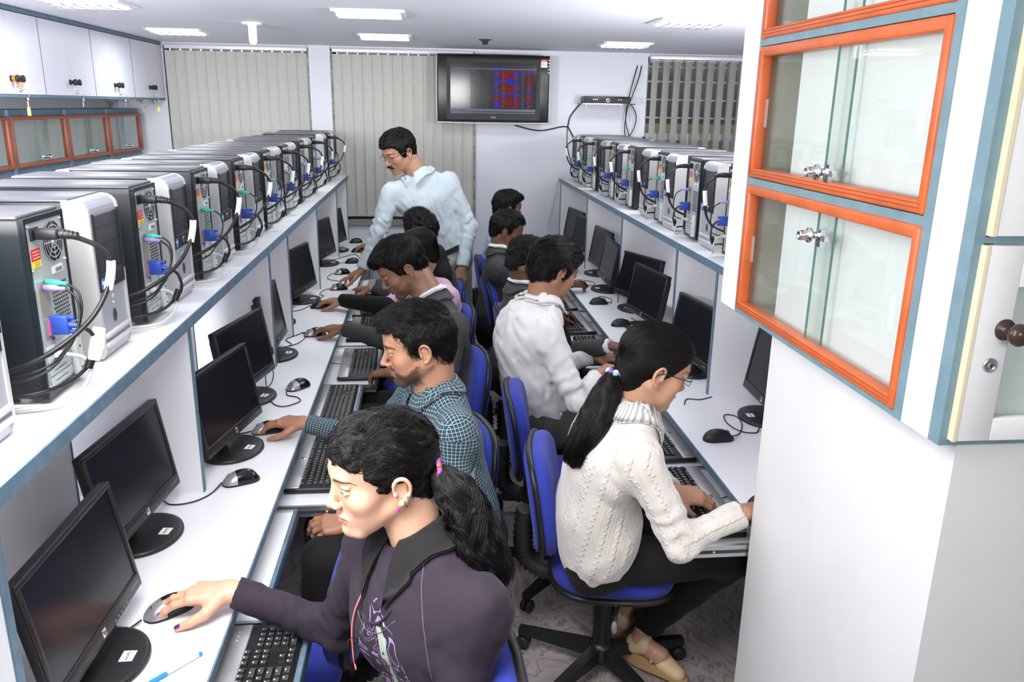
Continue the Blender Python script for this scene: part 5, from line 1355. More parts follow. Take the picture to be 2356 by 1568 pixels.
def skin_cols(vs, c, M, sc, base, o):
    L = ((vs-V3(c)) @ M)/sc; x, y, z = L.T; ax = np.abs(x); col = np.tile(V3(base), (len(vs), 1)).astype(float)
    def mixc(w, k): nonlocal col; w = np.clip(w, 0, 1)[:, None]; col = col*(1-w)+V3(k)*w
    g = lambda d: np.exp(-d)
    b = V3(base)
    mixc(.35*g(((ax-.042)/.02)**2+((z+.025)/.022)**2)*(y > .02), b*V3(1.12, .88, .85))
    mixc(.30*g((x/.016)**2+((z+.03)/.018)**2)*(y > .08), b*V3(1.15, .88, .82))
    mixc(.30*g(((ax-.031)/.018)**2+((z-.003)/.012)**2)*(y > .06), b*V3(.72, .62, .60))
    lip = ((y > .078) & (ax < .025)); zc = -.0615+.0*x
    mixc(np.where(lip & (np.abs(z+.0615) < .0105*(1-(ax/.026)**2)), .75, 0), o.get('lip', b*V3(.95, .55, .52)))
    mixc(np.where(lip & (np.abs(z+.0617) < .0013), .6, 0), b*.25)
    br = np.interp(ax, [.010, .022, .036, .048, .052], [.0215, .0275, .030, .0255, .021]); th = np.interp(ax, [.010, .016, .035, .052], [.0028, .0034, .0028, .001])*o.get('brow', 1.0)
    mixc(np.where((y > .05) & (ax > .011) & (ax < .053), np.clip(1.4-np.abs(z-br)/th*.9, 0, 1)*o.get('browk', .85), 0), (.02, .014, .012))
    # lash lines
    ex = np.abs(ax-.031)
    mixc(np.where((y > .075) & (ex < .0155), g(((z-(.007+.0068*np.sqrt(np.clip(1-(ex/.016)**2, 0, 1))-.004*o.get('lid', .35)))/.0016)**2)*.85, 0), (.012, .008, .008))
    st = o.get('beard', 0)
    if st:
        # cheeks below the line from the ear to the mouth corner, chin and upper lip
        lim = np.interp(y, [-.01, .02, .06, .09], [-.005, -.035, -.058, -.044]); nz = vnoise(*(vs*420).T)*.35+vnoise(*(vs*120).T)*.25
        w = np.clip((lim-z)/.012+nz, 0, 1)*np.clip((z+.118)/.018+nz, 0, 1)*np.clip((y-.004)/.022+nz*.8, 0, 1)*np.where(lip & (np.abs(z+.0615) < .009), 0, 1)
        w = np.maximum(w, np.where((y > .08) & (ax < .03) & (z > -.055) & (z < -.043), .8+nz, 0))
        mixc(w*st, (.018, .014, .013))
    nv = o.get('nails', None)
    col *= (1+.05*vnoise(*(vs*60).T))[:, None]
    return np.clip(col, 0, 1)
HANDP = {'mouse': [((-.06), (12, 16, 10)), (0.02, (10, 18, 12)), (.06, (18, 30, 20)), (.12, (24, 36, 22))],
         'type': [(-.05, (22, 34, 20)), (0, (18, 36, 22)), (.03, (22, 38, 24)), (.08, (28, 40, 24))],
         'relax': [(-.05, (14, 26, 16)), (0, (20, 32, 18)), (.03, (26, 38, 22)), (.07, (32, 42, 24))],
         'point': [(-.10, (-4, 10, 6)), (.0, (16, 22, 14)), (.04, (30, 34, 20)), (.10, (22, 30, 18))],
         'flat': [(-.09, (4, 8, 6)), (-.01, (2, 8, 6)), (.06, (4, 10, 6)), (.14, (6, 12, 8))]}
def hand_vol(W, d, n, side, pose, h, sc=1.0, forearm=None, fr=.028):
    """W wrist, d finger direction, n back of hand normal, side +1 right hand / -1 left hand. returns vol, nail centres"""
    W = V3(W); d = nrm(d); n = V3(n); n = nrm(n-d*(n@d)); t = np.cross(n, d)*side   # thumb side
    pts_ = [W+d*.21*sc, W-d*.05, W+n*.05, W-n*.09, W+t*.09, W-t*.07]
    if forearm is not None: pts_.append(V3(forearm))
    pts_ = np.array(pts_); v = Vol(pts_.min(0)-.035, pts_.max(0)+.035, h)
    Lf = [.076, .084, .078, .062]; nails = []
    rot = lambda a, vv, ax: vv*math.cos(a)+np.cross(ax, vv)*math.sin(a)+ax*(ax@vv)*(1-math.cos(a))
    for i in range(4):
        off = (.0285-.0185*i)*sc
        K = W+d*(.088-.004*abs(i-1)-(.004 if i == 3 else 0))*sc+t*off+n*(.004-.002*abs(i-1.2))*sc
        v.cone(W+t*off*.55+d*.008+n*.002, K, .0125*sc, .0108*sc, .014)
        v.ell(K+n*.001, (.0108*sc,)*3, None, .006)
        sp, bd = HANDP[pose][i]; dd = nrm(d-t*sp*1.2); p = K; ang = 0; axb = nrm(np.cross(n, dd))
        seg = [.46, .30, .24]; rr = [.0098, .0090, .0082, .0070] if i < 3 else [.0085, .0078, .0070, .006]
        # bending toward the palm: rotate dd about the axis so that it tips to -n
        for q in range(3):
            ang += math.radians(bd[q]); dv = dd*math.cos(ang)-n*math.sin(ang)
            p2 = p+dv*Lf[i]*seg[q]*sc; v.cone(p, p2, rr[q]*sc, rr[q+1]*sc, .0025)
            if q < 2: v.ell(p2+(n*math.cos(ang)+dd*math.sin(ang))*.001, (rr[q+1]*1.06*sc,)*3, None, .002)
            if q == 2: nn = n*math.cos(ang)+dd*math.sin(ang); nails.append((p2-dv*.0015+nn*rr[3]*.75*sc, nn, dv))
            p = p2
    v.ell(W+d*.050*sc-n*.004, (.013*sc, .036*sc, .040*sc), np.stack([n, t, d], 1), .014)
    # thumb
    b0 = W+t*.018*sc+d*.016*sc-n*.006*sc; td = nrm(d*.62+t*.72-n*.30); b1 = b0+td*.046*sc; td2 = nrm(d*.86+t*.42-n*.30); b2 = b1+td2*.036*sc; td3 = nrm(d*.96+t*.16-n*.26); b3 = b2+td3*.028*sc
    v.cone(b0, b1, .0155*sc, .0125*sc, .014); v.cone(b1, b2, .0115*sc, .0102*sc, .003); v.cone(b2, b3, .0102*sc, .0082*sc, .002)
    nn = nrm(n*.75+t*.55); nails.append((b3-td3*.001+nn*.0068*sc, nn, td3))
    v.cone(W-d*.03 if forearm is None else W+(V3(forearm)-W)*.25, W+d*.012, .0225*sc, .025*sc, .014, n=n, sc=.72)
    if forearm is not None:
        fa = V3(forearm); v.cone(fa, W-d*.01, fr*.92, .0235*sc, .016, n=n, sc=.82)
    return v, nails, t
def hand_cols(vs, base, nails, nailcol):
    col = np.tile(V3(base), (len(vs), 1)); col *= (1+.06*vnoise(*(vs*80).T))[:, None]
    for c, nn, dv in nails:
        q = vs-c; s = np.cross(nn, dv); a = (q@dv)/.0075; b_ = (q@s)/.0052; k = (q@nn)
        w = ((a*a+b_*b_) < 1) & (k > -.004) & (k < .006); col[w] = nailcol
    return np.clip(col, 0, 1)
def join(parts):
    vs, Fs, cs = [], [], []; o = 0
    for v, F, c in parts: vs.append(v); Fs.append(F+o); cs.append(c); o += len(v)
    return np.concatenate(vs), np.concatenate(Fs), np.concatenate(cs)

def garment_vol(J, h, o):
    """upper-body clothing over joints J: P pelvis, N neck base, SL,SR shoulders, EL,ER elbows, WL,WR wrists"""
    P, N, SL, SR = J['P'], J['N'], J['SL'], J['SR']; up = nrm(N-P); sd = nrm(SR-SL); fw = nrm(np.cross(up, sd)); sd = np.cross(fw, up)
    g = o.get('girth', 1.0); pts = [P, N, SL, SR]+[J[k] for k in ('EL', 'ER', 'WL', 'WR') if k in J]
    pts = np.array(pts); v = Vol(pts.min(0)-.20, pts.max(0)+.14, h); H = np.linalg.norm(N-P)
    wd = np.linalg.norm(SR-SL)/2
    bl = o.get('low', .06)
    w_ = P+up*H*.32+fw*.005; ch = P+up*H*.66+fw*(.012+o.get('bust', 0)*.02); uc = P+up*H*.86-fw*.002; B = P-up*bl
    bend = o.get('bend', 0.0); w_ = w_-fw*bend*.6; ch = ch-fw*bend; B = P+up*.06
    v.cone(B, w_, .172*g*o.get('hem', 1), .152*g, .05, n=fw, sc=.68)
    v.cone(w_, ch, .150*g, .160*g, .05, n=fw, sc=.66)
    v.ell(P-up*(bl+.5), (.8, .8, .5), np.stack([sd, fw, up], 1), .004, 's')
    v.cone(ch, uc, .160*g, .125*g, .05, n=fw, sc=.64)
    if o.get('bust', 0):
        for s in (-1, 1): v.ell(P+up*H*.60+fw*.085*g+sd*s*.068, (.06, .055, .06), np.stack([sd, fw, up], 1), .04)
    for S, s in ((SL, -1), (SR, 1)):
        v.cone(N-up*.045, S-up*.005, .055*g, .052*g, .045); v.cone(ch+sd*s*.07, S-up*.03, .09*g, .055*g, .05)
    ar = o.get('arm', 1.0)
    for a in 'LR':
        if 'E'+a not in J: continue
        S, E, W = J['S'+a], J['E'+a], J['W'+a]; dv = nrm(W-E)
        v.cone(S, E, .058*ar, .049*ar, .025); v.cone(E, W-dv*.02, .048*ar, .036*ar, .02)
        cu = o.get('cuff', 0)
        if cu: v.cone(W-dv*.055, W-dv*.012, .034*ar*cu, .034*ar*cu, .004)
        # trim the sleeve at the wrist
        c2 = W+dv*.045; v.ell(c2, (.085, .085, .058), np.stack([frame_np(dv)[0], frame_np(dv)[1], dv], 1), .003, 's')
    nh = N+up*.045; v.ell(nh, (.066, .066, .062), np.stack([sd, fw, up], 1), .006, 's')
    if 'cut' in o:
        pass
    # cloth folds
    A = o.get('fold', .0045); sx = 1/ (.055*o.get('fs', 1))
    seed = o.get('seed', 0)*7.3
    El = [J[k] for k in ('EL', 'ER') if k in J]
    def f(X, Y, Z):
        a = vnoise((X+.7*Z)*sx*1.25+seed, (Y-.4*Z)*sx*1.1, (Z-.8*X+.3*Y)*sx*.42); b_ = vnoise((X-.5*Z)*sx*2.2-seed, (Y+.6*Z)*sx*2.0, (Z+.5*X-.5*Y)*sx*.8)
        r = A*(1-2*np.abs(a))*.8+A*.45*b_
        for e in El:
            dd = np.sqrt((X-e[0])**2+(Y-e[1])**2+(Z-e[2])**2); r = r+A*1.1*np.exp(-(dd/.11)**2)*np.sin(dd*150+4*a)
        return r
    v.disp(f)
    J['_f'] = (up, sd, fw)
    return v
def frame_np(d):
    x = np.cross(d, [0, 0, 1.0]) if abs(d[2]) < .95 else np.cross(d, [1.0, 0, 0]); x = nrm(x); return x, np.cross(d, x)
def pat_coords(vs, F, J, o_front=False):
    up, sd, fw = J['_f']; P = J['P']; q = vs-P; a = q@sd; b_ = q@up; c = q@fw
    front = (c > 0).astype(float)
    ang = np.arctan2(a, np.maximum(np.abs(c), .10)+.02); Hn = np.linalg.norm(J['N']-P); bt = Hn-.13
    phi = np.arctan2(b_-bt, -c); vv = np.where(b_ > bt, bt+phi*.07, np.where(c > 0, bt+PI*.07+(bt-b_), b_))
    vv = np.where(front > 0, np.where(b_ > bt, vv, vv), vv)
    if o_front: out = np.stack([ang*.19, b_, front], 1)[F]
    else:
        fn = np.cross(vs[F[:, 2]]-vs[F[:, 0]], vs[F[:, 3]]-vs[F[:, 1]]); fn /= np.linalg.norm(fn, axis=1, keepdims=True)+1e-9
        nu, nS = np.abs(fn @ up), np.abs(fn @ sd); A_, Bb, Cc = a[F], b_[F], c[F]; o1 = np.ones_like(A_)*0
        out = np.where((nu > .72)[:, None, None], np.stack([A_, Cc, o1], -1), np.where((nS > .72)[:, None, None], np.stack([Cc, Bb, o1], -1), np.stack([A_, Bb, o1], -1)))
    for s in 'LR':
        if 'E'+s not in J: continue
        S, E, W = J['S'+s], J['E'+s], J['W'+s]
        best = None
        for A_, B_, o0 in ((S, E, 0), (E, W, np.linalg.norm(E-S))):
            ba = B_-A_; L = np.linalg.norm(ba); dn = ba/L; tu = (vs-A_)@dn; t = np.clip(tu, 0, L); w = vs-A_-t[:, None]*dn; dist = np.linalg.norm(w, axis=1)
            x, y = frame_np(dn); an = np.arctan2(w@y, w@x)
            cand = np.stack([an*.05, o0+tu, np.zeros(len(vs))], 1)
            if best is None: best, bd, bt = cand, dist, t
            else: m = dist < bd; best[m] = cand[m]; bd = np.minimum(bd, dist); bt = np.where(m, 1, bt)
        sgn = 1 if s == 'R' else -1
        sel = (bd < .085) & (bt > .025) & ((a*sgn > .165*np.linalg.norm(J['SR']-J['SL'])/.36) | (bt > .09))
        sf = sel[F].mean(1) >= .5; B_ = best[F]; wrap = .1*PI; rf = B_[:, :1, 0]
        B_[..., 0] = B_[..., 0]-wrap*np.round((B_[..., 0]-rf)/wrap); out[sf] = B_[sf]
    return out
def collar(name, N, M, r, hgt, m, parent, gv=None, depth=.045, point=.03, gap=.45, thick=.0025, oy=0.0):
    """folded shirt collar; M columns right, forward, up"""
    n = 40; rows = []
    for i in range(n+1):
        t = i/n; a = PI/2+gap+(2*PI-2*gap)*t; c, s_ = math.cos(a), math.sin(a)
        fr = max(0, 1-min(t, 1-t)/.16)
        yo = .012*s_
        p0 = (r*c, r*s_+oy, -.012+yo*-.6); p1 = (r*.97*c, r*.97*s_+oy, hgt-.010*fr-.012*max(0, s_)); e = depth+point*fr**1.5
        p2 = ((r+.010)*c, (r+.010)*s_+oy, hgt-.006-.010*fr-.012*max(0, s_)); p3 = ((r+.030+.012*fr)*c, (r+.026+.022*fr)*s_+oy, hgt-e-.012*max(0, s_))
        rows.append([p0, p1, p2, tuple((p2[q]*.62+p3[q]*.38) for q in range(3)), tuple((p2[q]*.3+p3[q]*.7) for q in range(3)), p3])
    vs = np.array(rows).reshape(-1, 3); F = np.array([(i*6+k, i*6+k+1, (i+1)*6+k+1, (i+1)*6+k) for i in range(n) for k in range(5)])
    V2 = vs*V3(1, 1, 1)+np.stack([vs[:, 0]*.04, vs[:, 1]*.04, vs[:, 2]*0-.002], 1); nn = len(vs)
    F2 = F[:, ::-1]+nn; ed = [i*6+5 for i in range(n+1)]; E3 = np.array([(ed[i], ed[i+1], ed[i+1]+nn, ed[i]+nn) for i in range(n)])
    vs = np.concatenate([vs, V2]); F = np.concatenate([F, F2, E3])
    pat = np.stack([np.arctan2(vs[:, 1], vs[:, 0])*.09, vs[:, 2], vs[:, 2]*0], 1)
    wv = V3(N)+vs @ M.T
    if gv is not None:
        out = np.tile([False, False, False, True, True, True], (n+1)*2)
        for _ in range(3):
            d = gv.sample(wv); g = gv.grad(wv); need = np.where(np.arange(len(wv)) < nn, .0105, .0070)-d; mv = np.clip(need, 0, .03)*(out)
            # bound points above the shoulders stay; flaps are lifted clear of the cloth
            wv = wv+g*mv[:, None]
    return np_mesh(name, wv, F, [m], parent, pat=pat)
def hair_cap(c, M, sc, h, o):
    c = V3(c); w = lambda *p: c+M @ (V3(p)*sc); r = lambda *q: tuple(np.array(q)*sc)
    T = o.get('thick', .009); top = o.get('top', .004); v = Vol(c-.17*sc, c+.18*sc, h)
    v.ell(w(0, -.014, .040), r(.0745+T, .096+T, .082+T), M, .01)
    v.ell(w(0, .016, .062+top), r(.062+T*.6, .074+T*.9, .052+T*.8), M, .02)
    if o.get('back', 1): v.ell(w(0, -.055, -.015), r(.058+T*.5, .042+T*.7, .058), M, .02)
    if o.get('nap'): v.ell(w(0, -.052, -.040), r(.052, .036, .052), M, .02)
    if o.get('fringe'):
        fx, fy, fz, q1, q2, q3 = o['fringe']; v.ell(w(fx, fy, fz), r(q1, q2, q3), M, .015)
    hl = o.get('line', .068)       # hairline height
    v.ell(w(0, .092, hl-.108), r(.25, .066+o.get('temple', 0), .108), M, .006, 's')
    for s in (-1, 1):
        if o.get('ears', 1): v.ell(w(s*.088, -.010, -.012), r(.030, .024, .036) if o.get('ears', 1) == 1 else r(.030, .019, .030), M, .006, 's')
    v.ell(w(0, .0, -.155+o.get('nape', 0)), r(.3, .30, .085), M, .006, 's')
    v.ell(w(0, .045, -.09), r(.09, .055, .075), M, .006, 's')
    sd = o.get('seed', 1)*5.1; A = o.get('rough', .003)
    Mi = M
    def f(X, Y, Z):
        L = [(X-c[0])*Mi[0, j]+(Y-c[1])*Mi[1, j]+(Z-c[2])*Mi[2, j] for j in range(3)]
        return A*vnoise(L[0]*90+sd, L[1]*40, L[2]*55)+A*.7*vnoise(L[0]*200, L[1]*90+sd, L[2]*90)
    v.disp(f); return v
def hair_strands(v, vs, c, M, sc, flow, N, L, K, rad, lift, jitter, seed, name, m, parent, sel=None, wave=0.0):
    rs = np.random.RandomState(seed); c = V3(c)
    if sel is not None:
        Lc = ((vs-c) @ M)/sc; vs = vs[sel(Lc)]
    p = vs[rs.randint(0, len(vs), N)]+rs.randn(N, 3)*.001; P = [p.copy()]; jit = rs.randn(N, 3)*jitter; ph = rs.rand(N)*6.28; Ls = L*(.6+.8*rs.rand(N))
    for k in range(K-1):
        Lc = ((p-c) @ M)/sc; D = flow(Lc, k/(K-1)) @ M.T; g = v.grad(p)
        if wave: D = D+wave*np.stack([vnoise(p[:, 0]*38+q*9, p[:, 1]*38, p[:, 2]*38+q*5) for q in range(3)], 1)
        D = D-g*(D*g).sum(1, keepdims=True)*.9; D = D/(np.linalg.norm(D, axis=1, keepdims=True)+1e-9)+jit+.12*np.sin(ph+k*1.3)[:, None]*np.roll(jit, 1, 1)*4
        D /= np.linalg.norm(D, axis=1, keepdims=True)+1e-9; p = p+D*(Ls/(K-1))[:, None]
        g = v.grad(p); d = v.sample(p); tgt = .0005+lift*((k+1)/(K-1))**1.5; p = p-g*(d-tgt)[:, None]
        P.append(p.copy())
    return strands(name, np.stack(P, 1), rad, m, parent)
def tail_strands(guide, rads, N, K, rad, wav, amp, seed, name, m, parent, taper=.4, spread=1.0):
    rs = np.random.RandomState(seed); G = np.array([tuple(q) for q in catmull([Vector(p) for p in guide], 12)]); R_ = np.interp(np.linspace(0, 1, len(G)), np.linspace(0, 1, len(rads)), rads)
    T = np.gradient(G, axis=0); T /= np.linalg.norm(T, axis=1, keepdims=True); X = np.cross(T, [.1, .9, .2]); X /= np.linalg.norm(X, axis=1, keepdims=True); Y = np.cross(T, X)
    t = np.linspace(0, 1, K)[None, :]*(.55+.45*rs.rand(N, 1))+rs.rand(N, 1)*.12*0; t = np.clip(t+rs.rand(N, 1)*.35*(rs.rand(N, 1) > .5)*(1-t), 0, 1)
    gi = lambda A: np.stack([np.interp(t, np.linspace(0, 1, len(G)), A[:, k]) for k in range(3)], -1)
    g, x, y = gi(G), gi(X), gi(Y); rr = np.interp(t, np.linspace(0, 1, len(G)), R_);
    G_ = max(20, N//28); ci = rs.randint(0, G_, N); ca, cp, cw, cq = rs.rand(G_)*6.28, rs.rand(G_)*6.28, rs.rand(G_), rs.rand(G_)
    a = (ca[ci]+rs.randn(N)*.10)[:, None]; q = (cq[ci]*.35+.72+rs.randn(N)*.05)[:, None]
    ph = (cp[ci]+rs.randn(N)*.15)[:, None]; w = wav*(.7+.6*cw[ci])[:, None]; aa = a+amp*np.sin(w*t*6.28+ph)
    r2 = rr*q*spread*(1+.25*amp*np.sin(w*1.3*t*6.28+ph*2))
    P = g+x*(r2*np.cos(aa))[..., None]+y*(r2*np.sin(aa))[..., None]
    return strands(name, P, rad, m, parent, taper)
# ================================================================== PEOPLE
def flow_short(style):
    def f(L, t):
        x, y, z = L.T; top = np.clip((z-.045)/.04, 0, 1)[:, None]
        side = np.stack([x*0, -.25+0*x, -1+0*x], 1)
        if style == 'fwd': tp = np.stack([.25+0*x, 1+0*x, .15+0*x], 1)
        elif style == 'side': tp = np.stack([.9+0*x, .5+0*x, 0*x], 1)
        elif style == 'down': tp = np.stack([x*6, .9+0*x, -.3+0*x], 1); side = np.stack([0*x, .15+0*x, -1+0*x], 1)
        elif style == 'back': tp = np.stack([.3+0*x, -1+0*x, 0*x], 1); side = np.stack([0*x, -.8+0*x, -.7+0*x], 1)
        return side*(1-top)+tp*top
    return f
def flow_to(T):
    T = V3(T)
    def f(L, t): d = T-L; return d/(np.linalg.norm(d, axis=1, keepdims=True)+1e-6)
    return f
def on_cloth(gv, pts, off=.0004):
    p = np.array([tuple(q) for q in catmull([Vector(tuple(q)) for q in pts], 6)])
    for _ in range(12): p = p-gv.grad(p)*(gv.sample(p)-off)[:, None]*.8
    return [Vector(q) for q in p]
def seam(name, gv, pts, r, m, parent):
    return MB().tube(on_cloth(gv, pts), r, m, n=6, curve=False).build(name, parent)
def body_under(J, legs, h=.014):
    P, N = J['P'], J['N']; pts = [P, N, J['SL'], J['SR']]+[J[k] for k in ('EL', 'ER') if k in J]+[q for q in legs]
    pts = np.array(pts); v = Vol(pts.min(0)-.16, pts.max(0)+.12, h)
    up = nrm(N-P); sd = nrm(J['SR']-J['SL']); fw = nrm(np.cross(up, sd))
    bd_ = fw*J.get('bend', 0.0); v.cone(P, P+up*.2-bd_*.6, .11, .10, .05, n=fw, sc=.6); v.cone(P+up*.2-bd_*.6, N-up*.16-bd_*.6, .10, .09, .05, n=fw, sc=.55); v.cone(N-up*.16-bd_*.6, N-up*.09, .085, .07, .05, n=fw, sc=.6); v.cone(N-up*.1, N, .05, .045, .03)
    for s in 'LR':
        v.cone(N-up*.09, J['S'+s]-up*.02, .04, .034, .03)
        if 'E'+s in J: v.cone(J['S'+s]-up*.015, J['E'+s], .036, .030, .02); v.cone(J['E'+s], J['W'+s], .030, .022, .02)
    for i in (0, 3):
        H_, K_, A_ = legs[i:i+3]; v.cone(H_, K_, .065, .045, .03); v.cone(K_, A_, .042, .03, .02)
    return v
def trousers(J, legs, m, parent, h=.010, r=1.0, fold=.005, name='trousers'):
    P = J['P']; pts = np.array([P]+list(legs)); v = Vol(pts.min(0)-.19, pts.max(0)+.19, h); up, sd, fw = J['_f']
    v.cone(P-V3(0, 0, .02)+sd*-.06, P-V3(0, 0, .02)+sd*.06, .115*r, .115*r, .05); v.cone(P, P+up*.08, .14*r, .145*r, .05, n=fw, sc=.72)
    for i in (0, 3):
        H_, K_, A_ = legs[i:i+3]; v.cone(H_, K_, .092*r, .072*r, .045); v.cone(K_, A_, .070*r, .062*r, .03)
        d = nrm(A_-K_); v.ell(A_+d*.05, (.09, .09, .055), np.stack([frame_np(d)[0], frame_np(d)[1], d], 1), .003, 's')
    v.disp(lambda X, Y, Z: fold*(1-2*np.abs(vnoise(X*14, Y*14, Z*9)))+fold*.4*vnoise(X*40, Y*40, Z*30))
    vs, F = v.mesh(); return np_mesh(name, vs, F, [m], parent)
def shoe(parent, A, d, m, name='shoe', L=.25):
    """A ankle point, d horizontal toe direction"""
    A = V3(A); d = nrm(V3(d[0], d[1], 0)); s = V3(-d[1], d[0], 0); u = V3(0, 0, 1); R = np.stack([s, d, u], 1); b = V3(A[0], A[1], 0)
    v = Vol(b-V3(.16, .16, .01)-d*.02, b+V3(.16, .16, .14)+d*.12+.02, .006); v.n
    v.ell(b+d*-.02+u*.045, (.036, .055, .045), R, .02); v.ell(b+d*.07+u*.035, (.042, .09, .032), R, .03); v.cone(b+u*.05, b+u*.09, .036, .038, .02)
    v.ell(b-u*.05, (.4, .4, .052), None, .002, 's'); vs, F = v.mesh(); o = np_mesh(name, vs, F, [m], parent)
    mb = MB(); pl = []
    for k in range(24):
        a = 2*PI*k/24; q = b+d*(.045+.125*math.sin(a))+s*(.041*math.cos(a)*(1-.12*math.sin(a))); pl.append((q[0], q[1]))
    mb.prism(pl, .002, .016, BLACKM, 2); mb.build('sole', o); return o
def glasses(parent, c, M, sc):
    w = lambda *p: Vector(V3(c)+M @ (V3(p)*sc)); g = MB(); fm_ = mat('spectacle_frame', (.05, .05, .055), .25, metal=.6)
    for s in (-1, 1):
        R_ = [w(s*.031+.022*math.copysign(abs(math.cos(a))**.6, math.cos(a)), .101-.0035*abs(math.cos(a))+.0*a, .004+.0135*math.copysign(abs(math.sin(a))**.6, math.sin(a))) for a in [2*PI*k/20 for k in range(21)]]
        g.tube(R_, .0009, fm_, n=6, curve=False)
        g.tube([w(s*.053, .098, .008), w(s*.068, .085, .009), w(s*.079, .03, .009), w(s*.082, -.002, .008), w(s*.083, -.02, -.004)], .0017, fm_, n=6)
    g.tube([w(-.009, .101, .008), w(0, .106, .010), w(.009, .101, .008)], .0011, fm_, n=6)
    o = g.build('spectacles', parent)
    l = MB()
    for s in (-1, 1):
        pts = [w(s*.031+.021*math.copysign(abs(math.cos(a))**.6, math.cos(a)), .1005-.0035*abs(math.cos(a)), .004+.0128*math.copysign(abs(math.sin(a))**.6, math.sin(a))) for a in [2*PI*k/20 for k in range(20)]]
        l.add(pts, [tuple(range(20))], GLASS)
    l.build('lens', o)
def person(lab, S):
    c, M, sc, N = V3(S['head']), basis(S['fwd'], S.get('up', (0, 0, 1))), S.get('sc', 1.0), V3(S['N'])
    J = {k: V3(S[k]) for k in ('P', 'N', 'SL', 'SR', 'EL', 'ER', 'WL', 'WR') if k in S}
    for a in 'LR':
        if 'W'+a in J and 'E'+a not in J: J['E'+a] = ik(J['S'+a], J['W'+a], .285, .255, S.get('pole'+a, (0, 0, -1)))
    up = nrm(J['N']-J['P']); sd = nrm(J['SR']-J['SL']); fw = nrm(np.cross(up, sd)); J['_f'] = (up, np.cross(fw, up), fw); J['bend'] = S.get('top', {}).get('bend', 0.0)
    legs = [V3(q) for q in S['legs']]; hf = S.get('hres', .0032); hb = S.get('bres', .0085); base = V3(S['skin'])
    v = head_vol(c, M, sc, N, hf, S.get('face', {})); vs, F = v.mesh(); parts = [(vs, F, skin_cols(vs, c, M, sc, base, S.get('face', {})))]
    for a, side in (('R', 1), ('L', -1)):
        if 'H'+a in S:
            d, n, pose = S['H'+a]; W = J['W'+a]; dv = nrm(J['W'+a]-J['E'+a])
            hv, nails, t = hand_vol(W, d, n, side, pose, S.get('handres', .003), S.get('handsc', 1.0), W-dv*.10, .026)
            a1, f1 = hv.mesh(); parts.append((a1, f1, hand_cols(a1, base*V3(.97, .93, .92), nails, S.get('nailcol', base*V3(1.05, .9, .85)))))
    u = body_under(J, legs); a1, f1 = u.mesh(); parts.append((a1, f1, np.tile(base, (len(a1), 1))))
    vs_, F_, C_ = join(parts)
    B = np_mesh('person', vs_, F_, [SKIN], None, col=C_); tag(B, lab, 'person')
    w = lambda *p: c+M @ (V3(p)*sc)
    e = MB(); RM = Matrix([list(r) for r in M])
    for s in (-1, 1):
        e.ell(w(s*.031, .0768, .007), (.0125*sc,)*3, EYEW, RM, n=20, k=14)
        gz = nrm(M @ V3(S.get('gaze', (0, 1, -.35)))); q = V3(w(s*.031, .0768, .007)); 
        x, y = frame_np(gz)
        for rr, off, m_ in ((.0060, .0112, EYEB), (.0028, .0116, INK)):
            e.add([tuple(q+gz*(off+.0009)*sc)]+[tuple(q+gz*math.sqrt(.0129**2-rr*rr)*sc+(x*math.cos(a)+y*math.sin(a))*rr*sc) for a in [2*PI*k/16 for k in range(16)]], [(0, 1+k, 1+(k+1) % 16) for k in range(16)]+[(0, 1+(k+1) % 16, 1+k) for k in range(16)][:0], m_, True)
    e.build('eyes', B)
    # clothes
    g = S.get('top', {}); gv = garment_vol(J, hb, g); gs, gF = gv.mesh(); sh = np_mesh(S.get('topname', 'shirt'), gs, gF, [S['cloth']], B, pat=pat_coords(gs, gF, J, S['cloth'] is PRINT))
    J['_gv'] = gv
    trousers(J, legs, S.get('trou', DTRO), B, h=max(.010, hb), r=S.get('tr', 1.0))
    for i, a in ((2, 'L'), (5, 'R')):
        if S.get('shoes', 1): shoe(B, legs[i], S.get('toe', J['_f'][2]), S.get('shoem', BLACKM))
    CM = basis(S.get('cfwd', J['_f'][2]), S.get('cup', nrm(c-N)*.5+up*.5))
    for k, (r_, hg, m_, nm, kw) in enumerate(S.get('collars', [])): collar(nm, N+V3(S.get('coff', (0, 0, 0))), CM, r_, hg, m_, B, gv, **kw)
    # hair
    ho = S['hair']; hv = hair_cap(c, M, sc, ho.get('res', hf), ho); hs, hF = hv.mesh(); hr = np_mesh('hair', hs, hF, [HAIRC], B)
    hair_strands(hv, hs, c, M, sc, ho['flow'], ho.get('n', 1500), ho.get('L', .04), ho.get('K', 6), ho.get('rad', .0009), ho.get('lift', .003), ho.get('jit', .12), ho.get('seed', 1), 'hair_strands', HAIR, hr, wave=ho.get('wave', .25))
    return B, J, c, M, sc, hr
def seat_legs(P, f, side=(0, 1), kz=.52, reach=.42, spread=.09, az=.09, af=.05):
    P = V3(P); f = nrm(V3(f[0], f[1], 0)); s = np.cross(f, [0, 0, 1.0]); out = []
    for q in (-1, 1):
        H_ = P+s*q*.09+V3(0, 0, .02); K_ = P+f*reach+s*q*spread+V3(0, 0, kz-P[2]); A_ = K_+f*af+V3(0, 0, az-kz); out += [H_, K_, A_]
    return out
MEN = dict(thick=.007, top=.006, rough=.004, n=1600, L=.035, rad=.0009, lift=.004)
WOM = dict(nap=1, nape=-.030, thick=.005, top=.002, back=1, ears=1, rough=.0015, n=2500, L=.09, K=9, lift=.001, jit=.05, temple=.0)
LF_ = (-1, -.1); RF_ = (1, .0)
FAST = False

